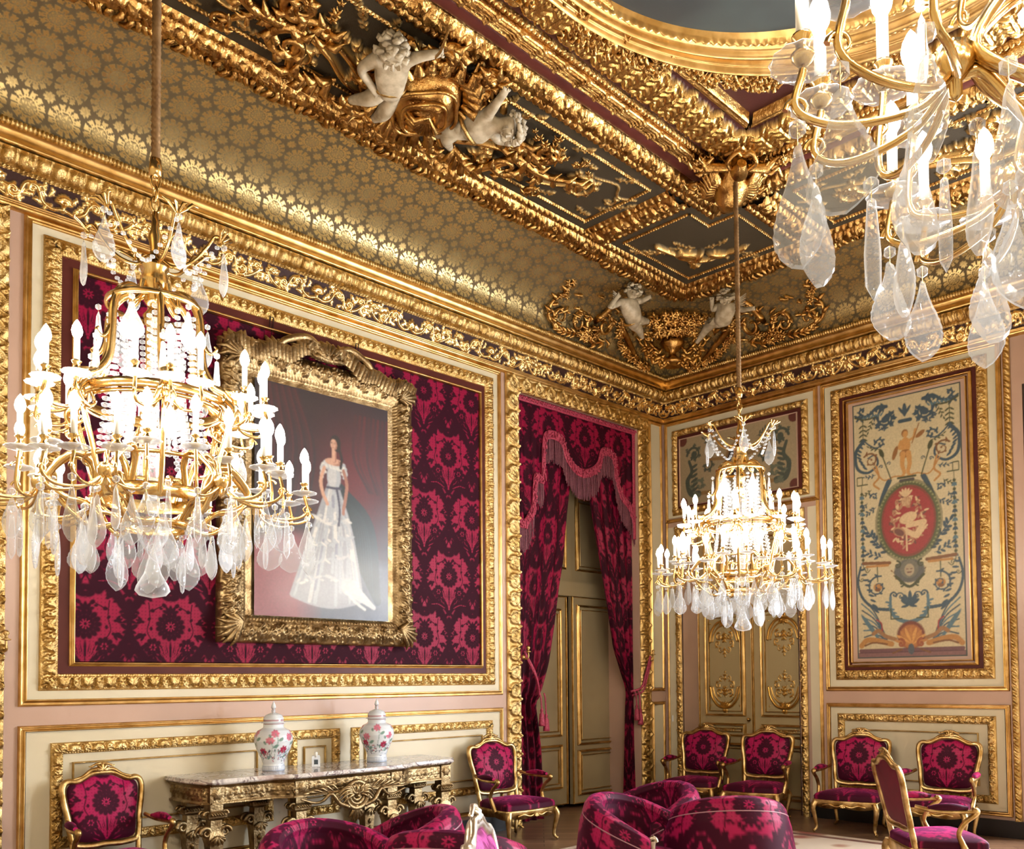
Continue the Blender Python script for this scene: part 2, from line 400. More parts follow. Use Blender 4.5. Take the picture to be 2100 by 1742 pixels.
def frame(mb, M, u0, v0, u1, v1, width, hf, da=.01, nt=10, mi=0, w0=0., inward=True, bottom=True):
    s = 1 if inward else -1
    strip(mb, M, (u0, v1), (u1, v1), (0, -s), width, hf, da, nt, s, s, mi, w0)
    if bottom: strip(mb, M, (u0, v0), (u1, v0), (0, s), width, hf, da, nt, s, s, mi, w0)
    strip(mb, M, (u0, v0), (u0, v1), (s, 0), width, hf, da, nt, s if bottom else 0, s, mi, w0)
    strip(mb, M, (u1, v0), (u1, v1), (-s, 0), width, hf, da, nt, s if bottom else 0, s, mi, w0)
def slab(mb, M, u0, v0, u1, v1, w0, w1, mi=0): box(mb, u0, u1, v0, v1, w0, w1, mi, M)
def relief(mb, M, u0, v0, u1, v1, res, cv, w0=0., cu=0., cvv=0., mi=0, scale=1., what='pat', extra=None):
    nu = max(2, int(round((u1-u0)/res))+1); nv = max(2, int(round((v1-v0)/res))+1)
    U, Vv = np.meshgrid(np.linspace(u0, u1, nu), np.linspace(v0, v1, nv), indexing='ij')
    a = U-cu; b = Vv-cvv
    Hh = cv.samp(a, b)*scale
    if extra is not None: Hh = Hh+extra(U, Vv)
    P = np.clip(cv.samp(a, b, 'p'), 0, 1) if cv.rgb is None else 0.
    C = None
    if cv.rgb is not None: C = np.concatenate([cv.samp(a, b, 'c').reshape(-1, 3), np.ones((nu*nv, 1))], 1); Hh = Hh*0
    mb.add(np.stack([U, Vv, Hh+w0], -1).reshape(-1, 3), gridF(nu, nv), mi, P.ravel() if cv.rgb is None else 0., C, True, M)
# ================================================================= THE ROOM
RX, RY = 10.97, 10.10                     # room extents (x from -RX to 0, y from -RY to 0)
CU0, CU1, CUT = -2.693, -.55, 4.83        # curtained doorway in the portrait wall
DO0, DO1, DOT = .285, 1.93, 3.50          # double doorway in the door wall (u = -y)
ntr = [0]
def trim(mb, mats):
    ntr[0] += 1; return struct(mb.build('trim_%d' % ntr[0], mats))

mb = MB(); box(mb, -RX-.3, 2.5, -RY-.3, 2.2, -.12, 0.); struct(mb.build('floor', 'floor'))
# wall_left : portrait wall (y = 0)
for q_ in ((-RX-.3, CU0, 0, .55, 0, 6.4), (CU1, .35, 0, .55, 0, 6.4), (CU0, CU1, 0, .55, CUT, 6.4)):
    mb = MB(); box(mb, *q_); struct(mb.build('wall_left', 'tan'))
# wall_right : door wall (x = 0), with a window opening beyond the rope frame
WIN = [(5.15, 6.55), (7.75, 9.15)]; WT = 4.5; WB = .35
mb = MB()
def wx(y0, y1, z0, z1): box(mb, 0, .5, -y1, -y0, z0, z1)
wx(-.0, DO0, 0, 6.4); wx(DO0, DO1, DOT, 6.4); wx(DO1, 4.42, 0, 6.4); wx(4.42, 9.4, WT, 6.4); wx(6.95, 7.3, 0, WT); wx(9.4, RY+.3, 0, 6.4)
struct(mb.build('wall_right', 'tan'))
# rear walls, never seen but closing the room
mb = MB(); box(mb, -RX-.3, .5, -RY-.3, -RY, 0, 6.4); struct(mb.build('wall_rear', 'plaster'))
mb = MB(); box(mb, -RX-.3, -RX, -RY, 0, 0, 6.4); struct(mb.build('wall_near', 'plaster'))

# ---------------- ceiling: slab, coves and all the carved compartments
mb = MB(); box(mb, -RX-.3, .5, -RY-.3, .55, CZ, CZ+.2); ceil = struct(mb.build('ceiling', 'umber'))
CA = lambda P: np.stack([-P[:, 0], -P[:, 1], CZ-P[:, 2]], 1)
CB = lambda P: np.stack([-P[:, 1], -P[:, 0], CZ-P[:, 2]], 1)
NA = lambda P: np.stack([-P[:, 0], -P[:, 1], P[:, 2]], 1)          # (along a, distance d, z)
NB = lambda P: np.stack([-P[:, 1], -P[:, 0], P[:, 2]], 1)

def sweep2(mb, N, L, prof, da, disp=None, mi=0, patf=None, mirror=True, nrm=None):
    """profile = list of (d, z) swept along the wall, mitred at both corners; disp(a, s) pushes along the profile normal"""
    pr = np.array(prof, float); n = len(pr); na = int(L/da)+1
    seg = np.concatenate([[0], np.cumsum(np.linalg.norm(np.diff(pr, axis=0), axis=1))])
    T = np.gradient(pr, axis=0); T /= np.linalg.norm(T, axis=1)[:, None]; Nn = np.stack([T[:, 1], -T[:, 0]], 1)
    s = np.linspace(0, 1, na)[:, None]
    A = pr[None, :, 0]+(L-2*pr[None, :, 0])*s
    D = np.zeros_like(A) if disp is None else disp(A, np.repeat(seg[None], na, 0), seg[-1])
    d = pr[None, :, 0]+D*Nn[None, :, 0]; z = pr[None, :, 1]+D*Nn[None, :, 1]
    V = np.stack([A, d, z*np.ones_like(A)], -1).reshape(-1, 3)
    P = 0. if patf is None else patf(A, np.repeat(seg[None], na, 0)).ravel()
    mb.add(V, gridF(na, n), mi, P, None, True, N)
def resamp(prof, n):
    P = np.array(prof, float); L = np.concatenate([[0], np.cumsum(np.linalg.norm(np.diff(P, axis=0), axis=1))]); q = np.linspace(0, L[-1], n)
    return np.stack([np.interp(q, L, P[:, k]) for k in (0, 1)], 1)

# cove paper: lattice of medallions with small rosettes between
def medallions(a, s):
    p = .235
    def pol(x, y): return np.hypot(x, y), np.arctan2(y, x)
    x = (a/p) % 1-.5; y = ((s-.05)/p) % 1-.5; r, th = pol(x*p, y*p)
    out = np.zeros_like(r)
    petal = .5+.5*np.cos(th*10)
    out = np.where(r < .052, .42+.58*((np.abs(r-(.018+.026*petal)) < .006) | (r < .008)), out)
    out = np.where((r > .052) & (r < .057), 0., out); out = np.where((r >= .057) & (r < .066), 1., out)
    sp = np.abs(((th/(2*PI)*24) % 1)-.5); out = np.where((r > .066) & (r < .078), np.where(sp < .28, 1., .1), out)
    sp2 = np.abs(((th/(2*PI)*12) % 1)-.5); out = np.where((r >= .078) & (r < .108), np.where(sp2 < .34, .95, 0.), out)
    x2 = ((a/p+.5) % 1)-.5; y2 = (((s-.05)/p+.5) % 1)-.5; r2, t2 = pol(x2*p, y2*p)
    ed = .04*(.86+.14*np.cos(t2*8)); out = np.where(r2 < ed, .7+.3*(np.abs(r2-.02*(1+.4*np.cos(t2*8))) < .006), out)
    return np.clip(out, 0, 1)
cvp = [(.21, 5.487)]+[(.215+1.05*(1-math.cos(t)), 5.60+.41*math.sin(t)) for t in np.linspace(.0, PI/2, 40)]
mb = MB()
cp = resamp(cvp, 150); sweep2(mb, NA, RX, cp, .0085, patf=medallions)
sweep2(mb, NB, RY, cp, .0085, patf=medallions)
cp = resamp(cvp, 16)
flipA = lambda P: np.stack([-P[:, 0], -RY+P[:, 1], P[:, 2]], 1); flipB = lambda P: np.stack([-RX+P[:, 1], -P[:, 0], P[:, 2]], 1)
sweep2(mb, flipA, RX, cp, .3); sweep2(mb, flipB, RY, cp, .3)
trim(mb, ['cove'])

# cornice
frz = Canvas(2.1, .17, .0042)
def frieze_tile(c):
    for x, shell in ((0, 0), (1.05, 1)):
        if shell:
            for k in range(9):
                a = PI*(.04+.92*k/8); c.leaf(x, .075, a, .062, .022, .03, 1, 0, .2)
            c.ell(x, .072, .02, .02, 0, .034); c.ell(x, .04, .012, .03, 0, .02)
        else:
            for k in range(7):
                a = PI*(.08+.84*k/6); c.leaf(x, .05, a, .085-.018*abs(k-3), .022, .026, 1, 1)
            c.ell(x, .045, .022, .014, 0, .03)
        for d in (-1, 1):
            c.stroke(catmull([(x+d*.02, .03), (x+d*.08, .02), (x+d*.14, .05), (x+d*.17, .11), (x+d*.2, .14)], 6), .008, .016)
            c.spiral(x+d*.21, .105, .04, PI/2+d*PI*.5, 1.1, .011, .02, 1, -d, 3, .035, .5)
            c.spiral(x+d*.33, .06, .045, -PI/2, 1.2, .011, .022, 1, d, 4, .04, .5)
            c.stroke(catmull([(x+d*.2, .15), (x+d*.26, .12), (x+d*.3, .03), (x+d*.38, .02), (x+d*.45, .06), (x+d*.5, .12)], 6), .007, .014)
            c.spiral(x+d*.45, .115, .035, 0 if d > 0 else PI, 1.0, .009, .02, 1, d, 3, .035, .5)
            c.rosette(x+d*.505, .06, .03, 6, .02); c.rosette(x+d*.405, .12, .02, 5, .016)
            c.sprig(x+d*.13, .1, PI/2-d*.4, .06, 4, .022, .014); c.sprig(x+d*.26, .03, (0 if d > 0 else PI), .05, 3, .02, .012)
            c.sprig(x+d*.46, .03, (0.3 if d > 0 else PI-.3), .06, 4, .02, .012)
frieze_tile(frz)
r_f = random.Random(2)
for k in range(95):
    x = 2.1*k/95; y = r_f.uniform(.025, .145); a = r_f.random()*6.28
    if min(abs(x-1.05), x, 2.1-x) > .07: frz.sprig(x, y, a, .045, 4, .019, .011, 1, r_f.uniform(-1.5, 1.5), .0035, .011 if k % 3 == 0 else 0)
for sh_, ax_ in ((1, 0), (-1, 0), (1, 1), (-1, 1)):
    frz.h = np.maximum(frz.h, np.roll(frz.h, sh_, ax_)*.85); frz.p = np.maximum(frz.p, np.roll(frz.p, sh_, ax_)*.95)
for name, N, L in (('cornice', NA, RX), ('cornice', NB, RY)):
    mb = MB()
    fp = resamp([(.03, 5.06), (.1, 5.225)], 34)
    sweep2(mb, N, L, fp, .0065, lambda a, s, S: frz.samp(a, s/S*.17)*1.3, 0, lambda a, s: np.clip(frz.samp(a, s/.179*.17, 'p')*1.2, 0, 1))
    sweep2(mb, N, L, resamp([(.0, 4.99), (.03, 5.0), (.045, 5.02), (.03, 5.03), (.055, 5.045), (.03, 5.06)], 12), .3, mi=1)
    sweep2(mb, N, L, resamp([(.1, 5.222), (.125, 5.235), (.12, 5.25)], 7), .006, lambda a, s, S: .012*np.sin(PI*s/S)*np.cos(2*PI*a/.03+6*s/S), mi=2)
    sweep2(mb, N, L, resamp([(.12, 5.25), (.17, 5.29), (.2, 5.345)], 12), .008, lambda a, s, S: .6*h_leaf(a*1.0, s/S)+.7*h_egg(a, s/S, .11), mi=2)
    sweep2(mb, N, L, resamp([(.2, 5.345), (.235, 5.355), (.235, 5.375), (.2, 5.385), (.19, 5.42), (.2, 5.455), (.225, 5.47)], 16), .3, mi=1)
    sweep2(mb, N, L, resamp([(.225, 5.47), (.25, 5.49), (.215, 5.51)], 7), .005, lambda a, s, S: h_bead(a, s/S, .028)*.9, mi=2)
    trim(mb, ['frieze', 'goldp', 'gold'])
mb = MB()
for N, L in ((flipA, RX), (flipB, RY)): sweep2(mb, N, L, [(0, 4.99), (.1, 5.2), (.2, 5.35), (.22, 5.5)], .4)
trim(mb, ['goldp'])

# ceiling borders (all on the flat, distances from the two visible walls)
mb = MB()
hf2 = lambda a, t: h_fol(a*1.1, t)*1.5
def cs(N, d0, a0, a1, width, hf, nt=10, m0=1, m1=1, da=.012, w0=0., mi=0): strip(mb, N, (a0, d0), (a1, d0), (0, 1), width, hf, da, nt, m0, m1, mi, w0)
for N, L in ((CA, RX), (CB, RY)):
    cs(N, 1.14, 1.14, L-1.14, .17, hf2, 12)                       # outer foliage border, with the little leaf fringe
    cs(N, 1.31, 1.31, L-1.31, .08, h_egg, 6, w0=.0)
    cs(N, 2.40, 2.40, L-2.40, .085, h_egg, 6); cs(N, 2.485, 2.485, L-2.485, .165, hf2, 12)
    cs(N, 2.79, 2.79, L-2.79, .17, lambda a, t: .03+.05*t+.016*(np.sin(2*PI*t*5) > 0)+.018*((a % .22) < .03), 20, da=.011)
    cs(N, 2.96, 2.96, L-2.96, .05, lambda a, t: h_bead(a, t, .04)+.05, 6, da=.006)
    cs(N, 3.40, 3.42, L-3.42, .13, lambda a, t: h_step(a, t)+.03*np.sin(PI*t)+.01*np.sin(18*t), 16, da=.2)
    # cross borders either side of the corner compartments
    for a0 in (2.73, L-3.09):
        strip(mb, N, (a0, 1.39), (a0, 2.40), (1, 0), .08, h_egg, .012, 6, 0, 0)
        strip(mb, N, (a0+.08, 1.39), (a0+.08, 2.40), (1, 0), .2, hf2, .012, 12, 0, 0)
        strip(mb, N, (a0+.28, 1.39), (a0+.28, 2.40), (1, 0), .08, h_egg, .012, 6, 0, 0)
trim(mb, ['goldc'])
# projecting leaf fringe hanging over the cove edge
mb = MB()
for N, L in ((CA, RX), (CB, RY)):
    n = int((L-2.4)/.055)
    for k in range(n):
        a = 1.2+(L-2.4)*(k+.5)/n; s = .8+.5*rnd.random(); t = np.linspace(0, 1, 5)
        P = [(a+.02*math.sin(6*q+k)*s, 1.17-.11*q*s, .01+.045*math.sin(PI*q)*s) for q in t]
        tube(mb, P, [.02, .026, .022, .014, .003], 5, 0, N)
trim(mb, ['goldc'])
# brown band and inner field
mb = MB()
for N, L in ((CA, RX), (CB, RY)): strip(mb, N, (2.65, 2.65), (L-2.65, 2.65), (0, 1), .14, lambda a, t: .012+.014*np.sin(PI*t), .5, 8, 1, 1)
trim(mb, ['maroon'])

# long compartments with scrollwork
def half_scroll(c, x0, y0, d, L, inkb=1.):
    """gilt arabesque running from (x0, y0) in direction d over length L"""
    A0 = 0 if d > 0 else PI
    def X(f): return x0+d*f*L
    c.spiral(X(.14), y0-.02, .15, -PI/2, 1.45, .04, .085, 1, d, 6, .15, .45)
    c.spiral(X(.10), y0+.25, .12, PI/2, 1.3, .032, .07, 1, -d, 5, .12, .45)
    c.stroke(catmull([(X(.02), y0-.2), (X(.1), y0-.3), (X(.2), y0-.27), (X(.3), y0-.12), (X(.4), y0-.02)], 8), np.linspace(.022, .04, 33), .06)
    c.stroke(catmull([(X(.16), y0-.16), (X(.3), y0+.02), (X(.42), y0+.08), (X(.52), y0+.2), (X(.56), y0+.1)], 8), np.linspace(.045, .014, 33), .075)
    for k in range(9):
        f = .2+.36*k/9; c.leaf(X(f), y0+.02+.16*(f-.2)/.36*1.0, A0+d*(.9-.08*k), .12-.006*k, .045, .06, 1, 2); c.leaf(X(f), y0-.02+.12*(f-.2)/.36, A0-d*(.9), .09, .035, .05, 1, 1)
    c.spiral(X(.36), y0-.27, .1, PI/2, 1.3, .024, .055, 1, d, 5, .09, .5)
    c.stroke(catmull([(X(.42), y0-.02), (X(.5), y0-.14), (X(.6), y0-.2), (X(.68), y0-.1), (X(.72), y0+.02)], 8), .016, .04)
    c.spiral(X(.74), y0-.02, .2, PI*.9 if d > 0 else PI*.1, 1.15, .018, .04, 1, -d, 8, .085, .42)
    c.rosette(X(.74), y0-.02, .075, 7, .05); c.leaf(X(.7), y0+.04, A0+d*.4, .16, .07, .05, 1, 3)
    c.stroke(catmull([(X(.74), y0+.18), (X(.84), y0+.24), (X(.9), y0+.12), (X(.97), y0+.2)], 8), .01, .025)
    c.spiral(X(.9), y0+.02, .07, PI/2, 1.1, .011, .03, 1, -d, 4, .05, .5)
    for f, q, a in ((.06, .38, 1.2), (.2, .3, .8), (.27, .25, .5), (.3, .36, 0.2), (.46, -.3, -.4), (.52, -.25, .2), (.55, .33, .3), (.62, .3, -.5), (.84, -.25, -.5), (.9, -.15, .4), (.8, .3, .2), (.95, -.02, .6), (.48, .3, -.8), (.64, -.33, .1)):
        c.sprig(X(f), y0+q, A0+d*a, .17, 6, .045, .028, 1, d*.8, .006, .03)
def rope_line(mb, N, u0, v0, u1, v1, w=.022, mi=0):
    for s in ((u0, v0, u1, v0), (u0, v1, u1, v1), (u0, v0, u0, v1), (u1, v0, u1, v1)):
        d = (0, 1) if s[1] == s[3] else (1, 0)
        strip(mb, N, s[:2], s[2:], d, w, lambda a, t: h_rope(a, t, .03)*.6, .006, 5, 0, 0, mi, .003)
for N, L in ((CA, RX), (CB, RY)):
    u0, u1 = 3.09, L-3.09; W = u1-u0
    c = Canvas(W, .98, .0085, (False, False)); mid = W/2
    for d in (-1, 1): half_scroll(c, mid, .49, d, W/2)
    mb = MB(); relief(mb, N, u0, 1.40, u1, 2.39, .0095, c, .002, u0, 1.40, 0, .95)
    rope_line(mb, N, u0+.12, 1.50, u1-.12, 2.28, .024, 1)
    trim(mb, ['ceilpat', 'goldc'])
# corner compartment with its musical trophy
c = Canvas(1.4, 1.4, .008, (False, False))
q = .52
def D(f, g): return (q+(f-g)*.7071, q+(f+g)*.7071)           # f along the diagonal away from the corner, g across it
for k in range(10):
    g = -.62+1.24*k/9; x, y = D(.12-.25*abs(g), g*.75); c.sprig(x, y, PI*.25+PI/2*(1 if g > 0 else -1)+.5*math.sin(k*2.3), .24, 6, .045, .03, 1, .7*(-1)**k, .006, .026)
x, y = D(.0, -.12); c.ell(x, y, .14, .09, PI*.75, .09); x, y = D(.02, .2); c.ell(x, y, .13, .055, PI*.75, .08)
x, y = D(-.1, .02); c.ell(x, y, .2, .03, PI*.75, .07); x, y = D(-.02, .0); c.ell(x, y, .05, .12, PI*.75+.3, .1)
for k in range(7): x, y = D(-.12-.02*k, -.1+.03*k); c.leaf(x, y, PI*1.25+.3*(k-3), .12, .04, .05, 1, 2)
for g in (-.3, .3): x, y = D(.05, g); c.stroke([D(-.08, g*.4), D(.16, g*1.5)], [.012, .03], .06)
mb = MB()
relief(mb, CA, 1.40, 1.40, 2.75, 2.75, .009, c, .002, 1.40, 1.40, 0, .95)
for (p0, p1, dd) in (((1.5, 1.5), (2.62, 1.5), (0, 1)), ((1.5, 1.5), (1.5, 2.62), (1, 0)), ((2.62, 1.5), (2.62, 2.30), (1, 0)), ((1.5, 2.62), (2.30, 2.62), (0, 1)), ((2.30, 2.30), (2.30, 2.62), (1, 0)), ((2.30, 2.30), (2.62, 2.30), (0, 1))):
    strip(mb, CA, p0, p1, dd, .02, lambda a, t: h_rope(a, t, .03)*.6, .006, 5, 0, 0, 1, .003)
trim(mb, ['ceilpat', 'goldc'])

# acanthus frieze inside the fluted band, spandrels and the oval ring round the painted centre
ac = Canvas(.34, .42, .006, (True, False))
for k, x in enumerate((.085, .255)):
    ac.leaf(x, .02, PI/2, .36, .13, .07, 1, 5, .5)
    for sg in (-1, 1):
        ac.leaf(x, .04, PI/2+sg*.5, .2, .06, .06, 1, 3); ac.leaf(x, .18, PI/2+sg*.7, .15, .05, .06, 1, 2)
ac.stroke(catmull([(0, .05), (.06, .2), (.17, .3), (.28, .2), (.34, .05)], 8), .011, .055); ac.stroke(catmull([(-.1, .3), (.0, .4), (.1, .3)], 8), .011, .055); ac.stroke(catmull([(.24, .3), (.34, .4), (.44, .3)], 8), .011, .055)
for x in (0, .17): ac.rosette(x, .35, .035, 5, .05)
mb = MB()
for N, L in ((CA, RX), (CB, RY)):
    n = int((L-6.0)/.0095); U = np.linspace(0, 1, n)[:, None]; Vv = np.linspace(0, .41, 44)[None, :]
    A = (3.0+Vv)+(L-2*(3.0+Vv))*U; D_ = np.repeat(Vv, n, 0)
    mb.add(np.stack([A, 3.0+D_, ac.samp(A, D_)+.03], -1).reshape(-1, 3), gridF(n, 44), 0, np.clip(ac.samp(A, D_, 'p'), 0, 1).ravel(), None, True, N)
trim(mb, ['ceilmar'])
CXc, CYc = -RX/2, -RY/2
sp = Canvas(1.3, 1.3, .008, (False, False))
sp.spiral(.34, .34, .16, PI*1.2, 1.3, .02, .05, 1, 1, 7, .08, .45); sp.rosette(.34, .34, .06, 6, .05)
sp.spiral(.68, .2, .09, PI, 1.2, .013, .035, 1, -1, 4, .06); sp.spiral(.2, .68, .09, -PI/2, 1.2, .013, .035, 1, 1, 4, .06)
for k in range(6): sp.sprig(.2+.15*k, .16, .2, .14, 5, .035, .025, 1, .6, .005, .02); sp.sprig(.16, .2+.15*k, 1.3, .14, 5, .035, .025, 1, -.6, .005, .02)
mb = MB()
relief(mb, CA, 3.53, 3.53, 4.8, 4.8, .01, sp, .01, 3.53, 3.53)
box(mb, -RX+3.5, -3.5, -RY+3.5, -3.5, CZ-.008, CZ+.002, 0)
trim(mb, ['ceilmar'])
mb = MB(); n = 720; th = np.arange(n)*2*PI/n
pf = [(1.0, .0), (.98, .04), (.94, .075), (.88, .07), (.84, .09), (.78, .085), (.72, .065), (.66, .07), (.6, .045), (.5, .05), (.42, .08), (.36, .075), (.3, .05), (.2, .045), (.12, .06), (.0, .02)]
pf = resamp(pf, 60); V = []
for f, w in pf:
    ax = 1.56+(2.03-1.56)*f; by = 1.56+(1.77-1.56)*f
    bead = .012*(np.sin(th*170) > -.3)*((abs(f-.12) < .035) or (abs(f-.55) < .03)) if True else 0
    V.append(np.stack([CXc+ax*np.cos(th), CYc+by*np.sin(th), CZ-(w*1.5+bead)], -1))
mb.add(np.array(V).reshape(-1, 3), gridF(60, n, False, True))
trim(mb, ['goldp'])
mb = MB(); th = np.arange(96)*2*PI/96; V = [(CXc+1.58*math.cos(a), CYc+1.58*math.sin(a), CZ-.03) for a in th]
mb.add(V, [tuple(range(96))]); trim(mb, [M_paint('painted_centre_sky', (62, 70, 66), (44, 46, 44), .6, 1.2)])
# garlands of flowers clinging to the ring
mb = MB()
for k in range(150):
    a = PI*.05+PI*.9*rnd.random()*1.0; ax, by = 2.03+rnd.uniform(-.06, .16), 1.77+rnd.uniform(-.06, .16)
    x, y = CXc+ax*math.cos(a), CYc+by*math.sin(a); r = rnd.uniform(.02, .045)
    for j in range(5):
        b = j*2*PI/5+k; P = [(x, y, CZ-.05), (x+r*math.cos(b), y+r*math.sin(b), CZ-.1), (x+1.9*r*math.cos(b), y+1.9*r*math.sin(b), CZ-.07)]
        tube(mb, P, [r*.3, r*.5, r*.1], 5)
    tube(mb, [(x, y, CZ-.07), (x, y, CZ-.12)], [r*.5, r*.3], 6)
trim(mb, ['goldc'])

# ---------------- panelling on the portrait wall (u = x, v = z)
def panelled(name, M, fields, mats): pass
mb = MB()
slab(mb, MA, -7.54, 1.50, -2.99, 4.96, .0, .012); slab(mb, MA, -7.54, .25, -2.99, 1.27, 0, .012)
slab(mb, MA, -.33, 1.50, -.085, 4.96, 0, .012); slab(mb, MA, -.33, .25, -.085, 1.27, 0, .012)
wl = trim(mb, ['cream'])
mb = MB()
frame(mb, MA, -7.592, 1.45, -2.946, 4.99, .052, h_cyma, .5, 8); frame(mb, MA, -7.592, .2, -2.946, 1.315, .045, h_cyma, .5, 8)
frame(mb, MA, -.342, 1.45, -.045, 4.99, .04, h_cyma, .5, 8); frame(mb, MA, -.342, .2, -.045, 1.315, .04, h_cyma, .5, 8)
frame(mb, MA, -7.272, 1.735, -3.24, 4.70, .04, h_step, .5, 8, 0, .012)
trim(mb, ['goldp'])
mb = MB(); slab(mb, MA, -7.36, 1.64, -3.17, 4.80, .0, .02); trim(mb, ['maroon'])
mb = MB()
frame(mb, MA, -7.467, 1.561, -3.07, 4.882, .125, h_leaf, .005, 24, 0, .012)
trim(mb, ['gold'])
mb = MB()
for a, b in ((-7.385, -5.64), (-5.50, -4.983), (-4.863, -3.104)):
    frame(mb, MA, a, .42, b, 1.185, .085, lambda s, t: h_leaf(s, t)*.8, .006, 18, 0, .012)
    frame(mb, MA, a+.145, .57, b-.145, 1.04, .016, h_plain, .5, 5, 0, .008)
trim(mb, ['gold'])
# guilloche frames: round the curtained doorway and along the left edge
mb = MB()
strip(mb, MA, (-2.878, 0), (-2.878, 5.0), (1, 0), .188, h_guil, .008, 18, 0, 1, 0, .005, True)
strip(mb, MA, (-.355, 0), (-.355, 5.0), (-1, 0), .188, h_guil, .008, 18, 0, 1, 0, .005, True)
strip(mb, MA, (-2.878, 5.0), (-.355, 5.0), (0, -1), .175, h_guil, .008, 18, 1, 1, 0, .005, True)
strip(mb, MA, (-7.9, 0), (-7.9, 4.99), (1, 0), .22, h_guil, .008, 18, 0, 0, 0, .005, True)
for u in (-7.79,): 
    lathe(mb, [(0, .07), (.05, .06), (.08, .03), (.085, .0)], (0, 0, 0), 16, M=lambda P, u=u: np.stack([P[:, 0]+u, -P[:, 2], P[:, 1]+4.87], 1), flute=8, fa=.15)
trim(mb, ['gold'])
# black skirting
mb = MB(); slab(mb, MA, -RX, 0, -2.88, .17, 0, .04); slab(mb, MA, -.36, 0, -.0, .17, 0, .04); struct(mb.build('baseboard_left', 'black'))
mb = MB(); slab(mb, MW, .03, 0, .19, .17, 0, .04); slab(mb, MW, 2.07, 0, 4.36, .17, 0, .04); slab(mb, MW, 9.4, 0, RY, .17, 0, .04); struct(mb.build('baseboard_right', 'black'))

# ---------------- panelling on the door wall (u = -y)
mb = MB()
slab(mb, MW, .085, 3.72, 2.20, 4.96, 0, .012); slab(mb, MW, 2.33, 1.50, 4.18, 4.96, 0, .012); slab(mb, MW, 2.33, .25, 4.18, 1.27, 0, .012)
slab(mb, MW, 2.085, .25, 2.21, 3.6, 0, .008); slab(mb, MW, .05, .2, .185, 3.6, 0, .008)
trim(mb, ['cream'])
mb = MB()
frame(mb, MW, .04, 3.66, 2.24, 4.99, .045, h_cyma, .5, 8)
frame(mb, MW, 2.275, 1.45, 4.235, 4.99, .052, h_cyma, .5, 8); frame(mb, MW, 2.275, .2, 4.235, 1.315, .045, h_cyma, .5, 8)
strip(mb, MW, (.045, .17), (.045, 3.66), (1, 0), .03, h_cyma, .5, 6, 0, 0); strip(mb, MW, (2.235, .17), (2.235, 3.66), (-1, 0), .03, h_cyma, .5, 6, 0, 0)
trim(mb, ['goldp'])
mb = MB(); slab(mb, MW, 2.50, 1.66, 4.01, 4.80, 0, .02); slab(mb, MW, .25, 3.80, 2.04, 4.80, 0, .02); trim(mb, ['maroon'])
mb = MB()
frame(mb, MW, 2.405, 1.575, 4.105, 4.885, .11, h_leaf, .006, 20, 0, .012)
frame(mb, MW, .165, 3.745, 2.12, 4.87, .09, h_leaf, .009, 12, 0, .012)
frame(mb, MW, 2.41, .32, 4.10, 1.20, .085, lambda s, t: h_leaf(s, t)*.8, .006, 18, 0, .012)
frame(mb, MW, 2.58, .49, 3.93, 1.03, .016, h_plain, .5, 5, 0, .008)
trim(mb, ['gold'])
mb = MB()
frame(mb, MW, 2.555, 1.715, 3.955, 4.745, .03, h_step, .5, 8, 0, .02); frame(mb, MW, 2.60, 1.76, 3.91, 4.70, .018, h_step, .5, 6, 0, .02)
trim(mb, ['goldp'])
mb = MB()   # rope mouldings: door casing and end of the panelling
frame(mb, MW, .19, -.1, 2.05, 3.60, .09, lambda a, t: h_fol(a, t)*.75, .008, 12, 0, .02, True, False)
strip(mb, MW, (4.25, .17), (4.25, 4.99), (1, 0), .07, lambda a, t: h_rope(a, t, .06), .008, 10, 0, 0, 0, .01)
trim(mb, ['gold'])
